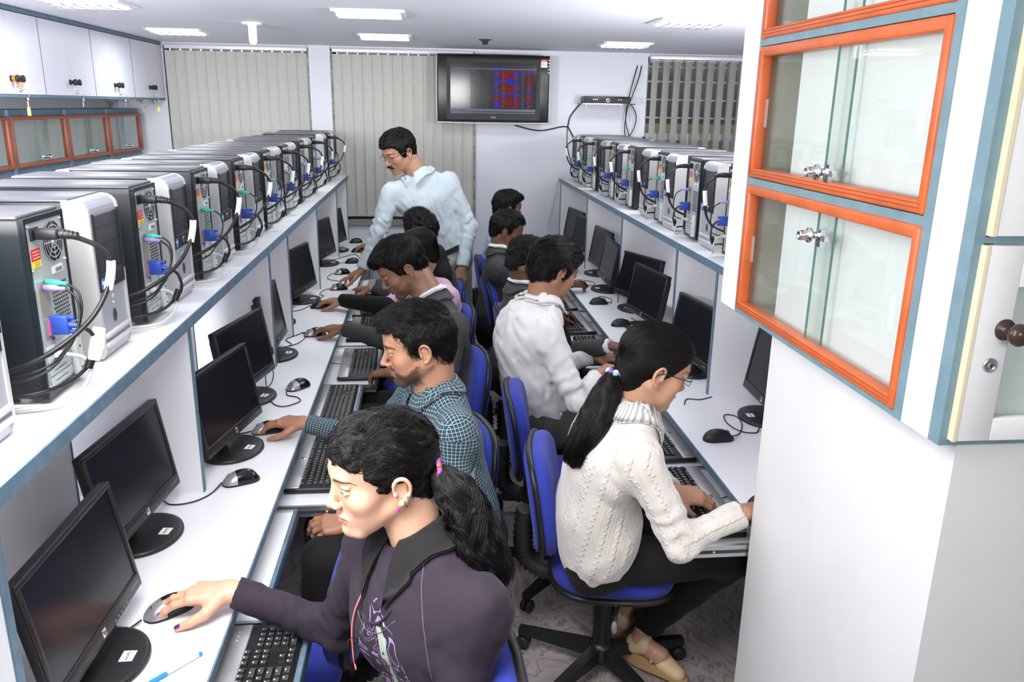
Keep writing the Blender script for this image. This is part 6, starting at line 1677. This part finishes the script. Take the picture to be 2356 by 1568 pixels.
# -- 1 woman in the dark sweatshirt
B, J, c, M, sc, hr = person('young woman in a dark printed sweatshirt with curly ponytail and purple nails holding a mouse', dict(
    head=(-.095, 1.465, 1.155), fwd=(-.91, -.36, -.12), sc=1.03, N=(-.028, 1.465, 1.005), P=(.06, 1.42, .56), SL=(.085, 1.305, .955), SR=(-.125, 1.575, .945),
    WR=(-.455, 1.655, .785), poleR=(.1, .15, -1), WL=(-.22, 1.30, .70), poleL=(.5, -.3, -1), HR=((-1, .06, -.08), (-.12, .0, 1), 'mouse'), HL=((-1, .2, -.1), (0, 0, 1), 'type'), handres=.002,
    legs=seat_legs((.06, 1.42, .50), LF_), skin=(.66, .385, .265), face=dict(fem=1, lip=(.58, .24, .20), brow=1.0, browk=1.0, lid=.1, nose=.99), nailcol=(.07, .02, .16), gaze=(-.15, 1, -.22),
    cloth=PRINT, topname='sweatshirt', top=dict(fold=.004, arm=.98, bust=1, girth=.98, cuff=1.12, seed=2), hres=.0020, bres=.0060,
    collars=[(.062, .040, BKC, 'black_shirt_collar', dict(depth=.060, point=.060, gap=.28))], coff=(.004, .0, .012),
    hair=dict(WOM, flow=flow_to((0, -.118, .012)), n=6500, L=.13, rad=.00075, lift=.002, jit=.05, line=.060, res=.0028, seed=3, thick=.006, top=.004, rough=.005, ears=2, wave=.9)))
tie = [(.012, 1.452, 1.165), (.045, 1.435, 1.13), (.070, 1.42, 1.085), (.090, 1.40, 1.035), (.115, 1.39, .985), (.128, 1.385, .945)]
v = Vol((-.05, 1.31, .87), (.21, 1.53, 1.24), .004); v.chain(tie, [.018, .034, .040, .042, .034, .012], .02)
v.disp(lambda X, Y, Z: .007*vnoise(X*60, Y*60, Z*35)+.003*vnoise(X*140, Y*140, Z*90)); a1, f1 = v.mesh(); pt = np_mesh('ponytail', a1, f1, [HAIRC], B)
tail_strands(tie, [.015, .036, .043, .045, .042, .028], 3600, 28, .0008, 2.6, .30, 5, 'ponytail_strands', HAIR, pt)
m = MB(); tm = mat('hair_tie_purple', (.30, .06, .30), .7)
m.tube([(.012+.002*math.sin(3*a)+.004, 1.452+.021*math.cos(a), 1.163+.021*math.sin(a)) for a in [2*PI*k/14 for k in range(15)]], .0055, tm, n=8, curve=False); m.ell((.016, 1.437, 1.182), (.005, .006, .005), ORANGE); m.build('hair_tie', B)
w = lambda *p: Vector(c+M @ (V3(p)*sc))
m = MB(); m.ell(w(-.084, .003, -.037), (.0035,)*3, mat('pink_stud', (.6, .02, .45), .1)); m.build('ear_stud', B)
m = MB(); m.tube([w(-.086-.004*math.cos(a), -.018+.009*math.cos(a), -.026+.010*math.sin(a)) for a in [2*PI*k/14*.8-1.2 for k in range(15)]], .0014, CHROME, n=6, curve=False); m.build('earring', B)
m = MB(); up, sd, fw = J['_f']
def chest(a, b_, o=.0): return Vector(J['P']+up*b_+sd*a+fw*(.115+o))
# spectacles folded and hung from the neckline
Q = lambda a, b_: Vector((-.158+a*.9, 1.36+a*.3, .93+b_))
m = MB(); m.tube([(-.137, 1.412, .925), (-.152, 1.395, .895), (-.158, 1.385, .86), (-.156, 1.37, .82), (-.150, 1.355, .79)], .0018, mat('pink_temple', (.75, .15, .15), .3), n=6); m.tube([(-.135, 1.405, .925), (-.150, 1.39, .89), (-.154, 1.375, .85), (-.152, 1.36, .80)], .0016, BLACKP, n=6)
m.tube([(-.156+.010*math.cos(a), 1.372+.004*math.cos(a), .835+.016*math.sin(a)) for a in [2*PI*k/12 for k in range(13)]], .0014, BLACKP, n=6, curve=False); m.build('hanging_spectacles', B)

up, sd, fw = J['_f']; gq = J['_gv']; ST = mat('pale_stitch', (.16, .14, .17), .7); S_, N_ = J['SL'], J['N']
seam('raglan_stitch', gq, [N_-sd*.075+fw*.02+up*.0, N_*.45+S_*.55+fw*.06+up*.02, S_+sd*.05+fw*.10-up*.03, S_+sd*.055+fw*.09-up*.12], .0008, ST, B)
seam('neck_stitch', gq, [N_+fw*.10-up*.10-sd*.06, N_+fw*.14-up*.125-sd*.02, N_+fw*.14-up*.13+sd*.02, N_+fw*.11-up*.11+sd*.06], .0008, ST, B)
seam('neckband', gq, [N_+fw*.10-up*.085-sd*.05, N_+fw*.14-up*.105-sd*.02, N_+fw*.14-up*.11+sd*.02, N_+fw*.11-up*.09+sd*.05], .0035, PRINT, B)
# -- 2 bearded man, checked shirt
person('bearded man in a dark checked shirt using a mouse at the left desk', dict(
    head=(-.032, 2.31, 1.165), fwd=(-.975, -.12, -.20), sc=1.02, N=(.015, 2.33, 1.025), P=(.11, 2.34, .56), SL=(.075, 2.15, .965), SR=(-.04, 2.50, .955),
    WR=(-.435, 2.67, .785), poleR=(.1, .2, -1), WL=(-.24, 2.25, .62), EL=(.06, 2.12, .70), HR=((-.9, .36, -.08), (-.12, .0, 1), 'mouse'), HL=((-1, .1, -.1), (-.1, -.4, 1), 'relax'), handres=.0026,
    legs=seat_legs((.09, 2.34, .50), LF_), skin=(.40, .205, .128), face=dict(beard=.85, brow=1.5, browk=1, lid=.3, nose=1.03), gaze=(-.4, 1, -.3), cloth=CHECK, top=dict(fold=.004, girth=.98, cuff=1.05, seed=5, arm=.95), hres=.0026, bres=.0065,
    collars=[(.064, .028, CHECK, 'collar', dict(depth=.045, point=.03, gap=.2))], trou=DTRO,
    hair=dict(MEN, flow=flow_short('fwd'), n=3500, L=.042, lift=.010, jit=.16, fringe=(.01, .070, .092, .045, .028, .018), top=.010, seed=8, rad=.0008, res=.0032, line=.072)))
# -- 3 suited man typing
person('man in a charcoal suit looking down, typing with his left hand beside the checked shirt', dict(
    head=(-.112, 3.47, 1.175), fwd=(-.82, -.22, -.55), sc=1.06, N=(.002, 3.465, 1.050), P=(.15, 3.46, .56), SL=(.10, 3.28, .965), SR=(-.03, 3.64, .955),
    WR=(-.42, 3.90, .785), WL=(-.165, 3.33, .745), poleL=(.6, -.5, -1), HR=((-.87, .48, -.08), (-.12, 0, 1), 'mouse'), HL=((-.72, .62, -.25), (0, 0, 1), 'type'), handres=.0028,
    legs=seat_legs((.14, 3.46, .50), LF_), skin=(.245, .125, .075), face=dict(beard=.45, brow=1.3, lid=.9), gaze=(0, 1, -.7), cloth=SUIT, topname='suit_jacket', top=dict(fold=.004, girth=1.04, arm=1.08, seed=9), hres=.003, bres=.008,
    collars=[(.060, .036, WSH, 'shirt_collar', dict(depth=.018, point=.01, gap=.3)), (.074, .010, SUIT, 'jacket_collar', dict(depth=.05, gap=.5, point=.05))],
    hair=dict(MEN, flow=flow_short('down'), n=3000, L=.05, fringe=(.0, .070, .085, .050, .038, .024), top=.008, thick=.009, seed=11, res=.004, line=.070, jit=.12)))
m = MB(); m.tube([(-.462+.012*math.cos(a), 3.885+.006*math.cos(a), .800+.012*math.sin(a)) for a in [2*PI*k/12 for k in range(13)]], .002, mat('gold', (.8, .55, .2), .2, metal=1), n=6, curve=False)
# -- 4 young woman, pink top with black sleeve
B4, J4, *_r4 = person('young woman in a pink top over black sleeves behind the suited man', dict(
    head=(-.043, 4.20, 1.115), fwd=(-.9, .1, -.4), sc=.98, N=(.03, 4.24, .965), P=(.14, 4.24, .55), SL=(.10, 4.08, .91), SR=(-.01, 4.39, .90),
    WR=(-.475, 4.50, .785), ER=(-.24, 4.31, .80), WL=(-.18, 4.05, .70), HR=((-.9, .4, -.08), (-.12, 0, 1), 'mouse'), HL=((-1, .3, -.1), (0, 0, 1), 'type'),
    legs=seat_legs((.12, 4.24, .50), LF_), skin=(.40, .22, .14), face=dict(fem=1), cloth=PINK, topname='pink_top', top=dict(fold=.004, girth=.92, arm=.85, seed=12), hres=.0045, bres=.009,
    hair=dict(WOM, flow=flow_to((0, -.12, -.10)), n=900, line=.062, res=.006, seed=4)))
v = Vol((-.52, 4.20, .70), (-.17, 4.55, .92), .006); E4, W4 = J4['ER'], J4['WR']; v.cone(E4+(E4-W4)*.06, W4, .052, .038, .01); v.disp(lambda X, Y, Z: .003*vnoise(X*40, Y*40, Z*40)); a1, f1 = v.mesh(); np_mesh('black_sleeve', a1, f1, [BKS], B4)
v = Vol((-.1, 4.08, .7), (.16, 4.36, 1.16), .007); v.chain([(.04, 4.23, 1.10), (.065, 4.22, 1.0), (.085, 4.21, .88), (.09, 4.2, .78)], [.055, .055, .05, .03], .03); a1, f1 = v.mesh(); np_mesh('long_hair', a1, f1, [HAIRC], B4)
# -- 5 suited man seated in front of the standing man
person('man in a grey suit seen from behind, seated before the standing man', dict(
    head=(-.050, 4.74, 1.140), fwd=(-.72, .66, .10), sc=.98, N=(.02, 4.76, .985), P=(.13, 4.76, .56), SL=(.09, 4.60, .925), SR=(-.02, 4.94, .92),
    WR=(-.36, 5.02, .74), WL=(-.26, 4.62, .74), HR=((-1, .2, -.1), (0, 0, 1), 'type'), HL=((-1, .2, -.1), (0, 0, 1), 'type'), legs=seat_legs((.12, 4.76, .50), LF_), skin=(.38, .2, .13), cloth=SUIT, topname='suit_jacket', top=dict(fold=.004, girth=1.0, seed=15), hres=.005, bres=.009,
    collars=[(.072, .010, SUIT, 'jacket_collar', dict(depth=.05, gap=.5))], hair=dict(MEN, flow=flow_short('side'), n=1800, L=.05, jit=.3, lift=.010, rough=.007, top=.012, thick=.014, seed=14, res=.005)))
# -- 6 standing instructor
B6, J6, c6, M6, s6, _h = person('standing man with moustache and glasses in a pale blue shirt leaning over the left desk', dict(
    head=(-.168, 5.10, 1.572), fwd=(-.72, -.60, -.40), sc=1.05, N=(-.055, 5.12, 1.435), P=(.125, 5.17, .92), SL=(.135, 5.16, 1.395), SR=(-.215, 5.06, 1.335),
    WR=(-.405, 4.955, .868), ER=(-.300, 5.00, 1.09), WL=(.215, 5.03, .865), EL=(.270, 5.14, 1.115), HR=((-.78, .42, -.42), (-.3, -.15, 1), 'point'), HL=((-.08, -.15, -1), (.25, -1, .1), 'relax'), handres=.003,
    legs=[V3(.06, 5.10, .88), V3(.19, 5.07, .48), V3(.235, 5.12, .09), V3(.20, 5.24, .88), V3(.235, 5.22, .48), V3(.275, 5.30, .09)], skin=(.40, .215, .135), face=dict(brow=1.3, lid=.8), gaze=(0, 1, -.5),
    cloth=LBL, top=dict(fold=.006, girth=.98, low=-.035, arm=1.08, cuff=1.15, seed=20, hem=.92), trou=TROU, tr=.95, toe=(-.8, -.5), hres=.0032, bres=.008,
    collars=[(.062, .038, LBL, 'collar', dict(depth=.055, point=.045, gap=.38))], cfwd=(-.6, -.75, 0),
    hair=dict(MEN, flow=flow_short('side'), n=2500, L=.035, lift=.002, jit=.06, thick=.013, top=.010, seed=21, res=.004, line=.066)))
glasses(B6, c6, M6, s6)
w = lambda *p: Vector(c6+M6 @ (V3(p)*s6))
m = MB(); m.tube([w(-.030, .085, -.060), w(-.018, .097, -.051), w(0, .103, -.047), w(.018, .097, -.051), w(.030, .085, -.060)], [.0015, .0068, .0060, .0068, .0015], HAIRC, n=8); m.build('moustache', B6)
up, sd, fw = J6['_f']; m = MB(); cb_ = J6['P']+up*.050
ring = lambda z, r1, r2, k: Vector(cb_+up*z+sd*(r1*math.cos(k))+fw*(r2*math.sin(k)))
for k in range(40):
    a, b_ = 2*PI*k/40, 2*PI*(k+1)/40; m.add([ring(-.017, .162, .118, a), ring(-.017, .162, .118, b_), ring(.017, .160, .116, b_), ring(.017, .160, .116, a)], [(0, 1, 2, 3)], BLACKP)
m.build('belt', B6)
gold = mat('gold', (.8, .55, .2), .2, metal=1)
m = MB()
for p_, ax_ in ((J6['WL']+V3(-.018, -.02, -.095), (0, -.15, -1)), (J6['WR']+V3(-.080, .050, -.045), (-.78, .42, -.42))):
    x, y = frame_np(nrm(ax_)); m.tube([tuple(p_+(x*math.cos(a)+y*math.sin(a))*.0105) for a in [2*PI*k/12 for k in range(13)]], .002, gold, n=6, curve=False)
m.build('ring', B6)
m = MB()
for q in (.36, .27, .17): m.lathe([(.0055, 0), (.005, .002)], LABEL, tuple(J6['P']+up*q+fw*(.113 if q > .3 else .118)), tuple(fw), n=10)
m.build('button', B6)
gq = J6['_gv']; P_ = J6['P']; SEAM = cloth('pale_blue_seam', (.40, .48, .53))
for dx in (-.014, .014): seam('placket_seam', gq, [P_+up*z+sd*dx+fw*.14 for z in (.02, .12, .22, .32, .42)], .0009, SEAM, B6)
seam('chest_pocket', gq, [P_+up*z+sd*x+fw*.15 for x, z in ((-.055, .36), (-.10, .362), (-.15, .364), (-.15, .30), (-.147, .25), (-.10, .235), (-.058, .25), (-.055, .30), (-.055, .36))], .0011, SEAM, B6)
# -- 12 person hidden behind the standing man, only one hand in view
person('person hidden behind the standing man, one hand on the farthest used mouse', dict(
    head=(.02, 6.15, 1.10), fwd=(-1, 0, -.3), N=(.06, 6.15, .96), P=(.13, 6.15, .55), SL=(.09, 5.99, .90), SR=(.02, 6.32, .90), WR=(-.425, 6.40, .795), WL=(-.2, 6.0, .72), HR=((-1, -.02, -.2), (-.15, 0, 1), 'mouse'),
    legs=seat_legs((.13, 6.15, .50), LF_), skin=(.3, .16, .1), cloth=SUIT, topname='suit_jacket', hres=.007, bres=.012, hair=dict(MEN, flow=flow_short('fwd'), n=300, res=.007)))
# -- 7 far right, blue shirt
person('man in a light blue shirt at the far end of the right desk', dict(
    head=(.560, 5.68, 1.165), fwd=(.96, .25, -.15), N=(.515, 5.67, 1.02), P=(.44, 5.66, .56), SL=(.50, 5.85, .96), SR=(.47, 5.50, .95), WL=(.80, 5.8, .74), WR=(.78, 5.55, .74), HR=((1, .1, -.1), (0, 0, 1), 'type'), HL=((1, 0, -.1), (0, 0, 1), 'type'),
    legs=seat_legs((.46, 5.66, .50), RF_), skin=(.20, .10, .06), cloth=BSH, top=dict(fold=.006, seed=30), hres=.006, bres=.010, collars=[(.064, .03, BSH, 'collar', {})],
    hair=dict(MEN, flow=flow_short('fwd'), n=900, L=.04, fringe=(0, .078, .088, .042, .032, .022), top=.010, seed=31, res=.006)))
# -- 8 young man grey blazer
B8, J8, *_ = person('young man in a grey blazer, white collar and blue tie, on the right side', dict(
    head=(.487, 4.95, 1.115), fwd=(.94, -.10, -.25), N=(.455, 4.94, 1.0), P=(.40, 4.93, .55), SL=(.44, 5.11, .92), SR=(.415, 4.77, .915), WL=(.75, 5.1, .73), WR=(.865, 4.86, .80), HR=((.9, .5, -.15), (.1, 0, 1), 'mouse'), HL=((1, 0, -.1), (0, 0, 1), 'type'), handres=.0035,
    legs=seat_legs((.42, 4.93, .50), RF_), skin=(.15, .07, .042), face=dict(brow=1.2), cloth=SUIT, topname='blazer', top=dict(fold=.004, seed=33, girth=.98), hres=.005, bres=.009,
    collars=[(.060, .036, WSH, 'shirt_collar', dict(depth=.018, point=.01, gap=.25)), (.074, .010, SUIT, 'jacket_collar', dict(depth=.05, gap=.5))],
    hair=dict(MEN, flow=flow_short('down'), n=1400, L=.04, top=.008, seed=34, res=.005)))
up, sd, fw = J8['_f']; NT = cloth('navy_tie', (.03, .06, .13))
def tie_obj(J, par, m_, o0=.115):
    up, sd, fw = J['_f']; N = J['N']; t = MB(); a = N+fw*.075-up*.02; b_ = J['P']+up*.18+fw*.135
    pts = [(a-sd*.014, a+sd*.014), (a-up*.03-sd*.012+fw*.01, a-up*.03+sd*.012+fw*.01), (a*.5+b_*.5-sd*.028+fw*.02, a*.5+b_*.5+sd*.028+fw*.02), (b_-sd*.038, b_+sd*.038), (b_-up*.04-sd*.002, b_-up*.04+sd*.002)]
    vs = [tuple(q) for p in pts for q in p]; vs2 = [tuple(V3(q)+fw*.006) for q in vs]; n = len(vs)
    fs = [(2*i, 2*i+1, 2*i+3, 2*i+2) for i in range(4)]; t.add(vs2, fs, m_, True); t.add(vs, [f[::-1] for f in fs], m_, True)
    t.add(vs+vs2, [(2*i, 2*i+2, 2*i+2+n, 2*i+n) for i in range(4)]+[(2*i+1, 2*i+1+n, 2*i+3+n, 2*i+3) for i in range(4)], m_); t.build('necktie', par)
tie_obj(J8, B8, NT)
# -- 9 curly-haired man
B9, J9, *_ = person('curly-haired man in a grey suit half hidden behind the white shirt', dict(
    head=(.495, 3.97, 1.105), fwd=(.90, .15, -.35), N=(.485, 3.97, .985), P=(.42, 3.96, .54), SL=(.465, 4.14, .915), SR=(.465, 3.80, .91), WL=(.70, 4.36, .745), WR=(.815, 3.44, .815), ER=(.64, 3.60, .74), HL=((.93, .30, -.2), (.05, 0, 1), 'type'), HR=((.97, -.05, -.1), (.1, 0, 1), 'mouse'), handres=.0032,
    legs=seat_legs((.44, 3.96, .50), RF_), skin=(.13, .058, .034), cloth=SUIT, topname='suit_jacket', top=dict(fold=.004, seed=36, girth=1.02, arm=1.1), hres=.0045, bres=.008,
    collars=[(.062, .038, WSH, 'shirt_collar', dict(depth=.018, point=.01, gap=.25)), (.078, .008, SUIT, 'jacket_collar', dict(depth=.05, gap=.5))],
    hair=dict(MEN, flow=flow_short('back'), n=1500, L=.03, jit=.6, lift=.008, rough=.009, seed=37, res=.004)))
dv = nrm(J9['WR']-J9['ER']); MB().cyl(tuple(J9['WR']-dv*.03), tuple(J9['WR']+dv*.008), .036, WSH, r1=.035, n=24).build('shirt_cuff', B9)
tie_obj(J9, B9, NT)
# -- 10 white shirt
B10, J10, *_ = person('man in a loose white shirt and dark trousers leaning over the right desk', dict(
    head=(.530, 3.33, 1.185), fwd=(.86, .36, -.36), sc=1.05, N=(.480, 3.31, 1.058), P=(.47, 3.27, .575), SL=(.42, 3.48, .955), SR=(.48, 3.14, .965), ER=(.60, 3.045, .70), WR=(.70, 3.135, .785), WL=(.76, 3.50, .75),
    HR=((.82, .60, .10), (-.15, -.1, 1), 'type'), HL=((1, 0, -.1), (0, 0, 1), 'type'), handres=.003, legs=seat_legs((.50, 3.28, .50), RF_), skin=(.33, .165, .10), face=dict(lid=.8),
    cloth=WSH, top=dict(fold=.008, girth=1.10, arm=1.12, seed=40, bend=.085, fs=.95, low=.03, hem=.95), trou=GTRO, hres=.0034, bres=.0075, collars=[(.064, .036, WSH, 'collar', dict(depth=.05, point=.03, gap=.3))],
    hair=dict(MEN, flow=flow_short('back'), n=3200, L=.055, jit=.16, lift=.007, thick=.013, top=.012, rough=.005, seed=41, res=.0036, nape=-.014)))
tie_obj(J10, B10, cloth('dark_tie', (.02, .018, .018)))
up, sd, fw = J10['_f']; gq = J10['_gv']; SW = cloth('white_shirt_seam', (.55, .54, .52)); P_ = J10['P']; N_ = J10['N']
m = Vol((.44, 3.06, .46), (.64, 3.24, .66), .004); m.ell((.545, 3.13, .60), (.018, .010, .028), None, .01); m.ell((.535, 3.12, .565), (.020, .014, .020), None, .01)
m.disp(lambda X, Y, Z: .006*(1-2*np.abs(vnoise(X*90, Y*90, Z*60)))); a1, f1 = m.mesh(); o = np_mesh('tissue', a1, f1, [LABEL]); tag(o, 'crumpled white tissue sticking out of the dark trouser pocket', 'tissue')
# -- 11 woman, white sweater
B11, J11, c, M, sc, hr = person('woman in a cream cable-knit sweater with glasses and long ponytail on a blue chair', dict(
    head=(.632, 2.125, 1.145), fwd=(.93, .08, -.36), sc=1.02, N=(.590, 2.13, 1.018), P=(.50, 2.17, .56), SL=(.60, 2.29, .925), SR=(.565, 1.975, .945), ER=(.680, 1.93, .700), WR=(.885, 2.00, .745), WL=(.745, 2.20, .715), EL=(.70, 2.33, .72),
    HR=((.9, .35, -.1), (.05, 0, 1), 'mouse'), HL=((.95, -.15, -.15), (0, -.3, 1), 'type'), handres=.0028,
    legs=[V3(.54, 2.12, .53), V3(.93, 2.12, .53), V3(.735, 2.345, .135), V3(.54, 2.27, .52), V3(.95, 2.27, .52), V3(.80, 2.45, .11)], skin=(.47, .26, .165), face=dict(fem=1, lid=.7, lip=(.4, .15, .12)), gaze=(.3, 1, -.5),
    cloth=KNIT, topname='sweater', top=dict(fold=.005, girth=1.06, arm=1.02, cuff=1.1, seed=44, bend=.075, bust=1, fs=1.3, hem=1.02, low=.10), shoes=0, tr=.85, hres=.0026, bres=.0065,
    collars=[(.062, .030, SCARF, 'striped_collar', dict(depth=.070, point=.09, gap=.35))], coff=(0, 0, .014),
    hair=dict(WOM, flow=flow_to((0, -.105, .0)), n=6500, L=.13, rad=.00075, lift=.002, jit=.03, line=.058, res=.003, seed=45, thick=.006, top=.003)))
glasses(B11, c, M, sc)
T0 = V3(.520, 2.112, 1.135); tail = [T0, V3(.497, 2.095, 1.085), V3(.468, 2.075, 1.02), V3(.435, 2.06, .96), V3(.412, 2.055, .915), V3(.405, 2.055, .885)]
v = Vol((.32, 1.97, .80), (.60, 2.20, 1.20), .005); v.chain(tail, [.020, .036, .044, .040, .030, .010], .02); v.disp(lambda X, Y, Z: .006*vnoise(X*50, Y*50, Z*22)); a1, f1 = v.mesh(); pt = np_mesh('ponytail', a1, f1, [HAIRC], B11)
tail_strands(tail, [.018, .036, .046, .046, .040, .030], 2400, 20, .0008, 1.3, .28, 6, 'ponytail_strands', HAIR, pt)
m = MB(); pm = mat('hair_tie_white', (.75, .7, .8), .6); pv = mat('hair_tie_violet', (.2, .08, .4), .5); x, y = frame_np(nrm(tail[1]-tail[0]))
for k in range(8):
    a = 2*PI*k/8; q = T0+(x*math.cos(a)+y*math.sin(a))*.019; m.ell(tuple(q), (.009, .009, .009), pm if k % 2 else pv, n=10, k=6)
m.ell(tuple(T0+V3(-.004, -.022, .004)), (.008, .006, .008), mat('tie_bead', (.1, .5, .4), .15)); m.build('hair_tie', B11)
# feet in beige slingback shoes
TAN = mat('beige_leather', (.60, .44, .27), .5); TANS = mat('tan_sole', (.42, .26, .12), .6); SK2 = MATS['skin']
def sling(A, toe, heel, nm):
    A, toe, heel = V3(A), V3(toe), V3(heel); d = nrm(toe-heel); s = nrm(np.cross(d, [0, 0, 1.0])); u = np.cross(s, d); R = np.stack([s, d, u], 1)
    mid = (toe+heel)/2
    v = Vol(np.minimum(np.minimum(A, toe), heel)-.06, np.maximum(np.maximum(A, toe), heel)+.06, .0035)
    v.cone(A, heel+u*.045+d*.025, .029, .030, .02); v.cone(heel+u*.030+d*.02, mid+u*.035, .026, .027, .02); v.cone(mid+u*.03, toe-d*.03+u*.012, .027, .018, .02, n=u, sc=.7); v.cone(heel+u*.05+d*.04, mid+u*.045+d*.01, .024, .022, .02)
    a1, f1 = v.mesh(); F = np_mesh('foot', a1, f1, [SKIN], B11, col=np.tile(V3(.45, .25, .16), (len(a1), 1)))
    m = MB(); ol = []
    for k in range(28):
        a = 2*PI*k/28; wd_ = .034*(1+.18*math.sin(a)) ; ol.append(mid+d*(.118*math.sin(a))+s*(wd_*math.cos(a)))
    n_ = len(ol); hz = lambda p: .028*max(0, min(1, ((mid-p)@d)/.1+.35))
    top_ = [tuple(p+u*.006) for p in ol]; bot = [tuple(p-u*(.010+hz(p))) for p in ol]
    m.add(top_+bot, [tuple(range(n_))[::-1], tuple(range(n_, 2*n_))]+[(i, (i+1) % n_, n_+(i+1) % n_, n_+i) for i in range(n_)], TANS); so = m.build('sole', F)
    v = Vol(np.minimum(toe, heel)-.06, np.maximum(toe, heel)+.07, .0035); v.cone(heel+u*.030+d*.018, heel+u*.045+d*.045, .036, .035, .02); v.cone(mid+u*.020+d*.03, toe-d*.026+u*.010, .036, .029, .02, n=u, sc=.8)
    v.ell(mid+u*.098-d*.012, (.06, .034, .062), R, .004, 's'); v.ell(mid-u*.06, (.2, .3, .062), R, .002, 's'); a1, f1 = v.mesh(); np_mesh('upper', a1, f1, [TAN], F)
    m = MB(); q0 = mid+u*.055-d*.01; m.tube([tuple(q0+s*.030-u*.04), tuple(q0+s*.022), tuple(q0+u*.006), tuple(q0-s*.022), tuple(q0-s*.030-u*.04)], .0045, TAN, n=8); m.build('strap', F)
sling((.730, 2.335, .150), (.830, 2.200, .020), (.675, 2.325, .065), 1); sling((.715, 2.47, .14), (.80, 2.52, .03), (.665, 2.45, .05), 2)
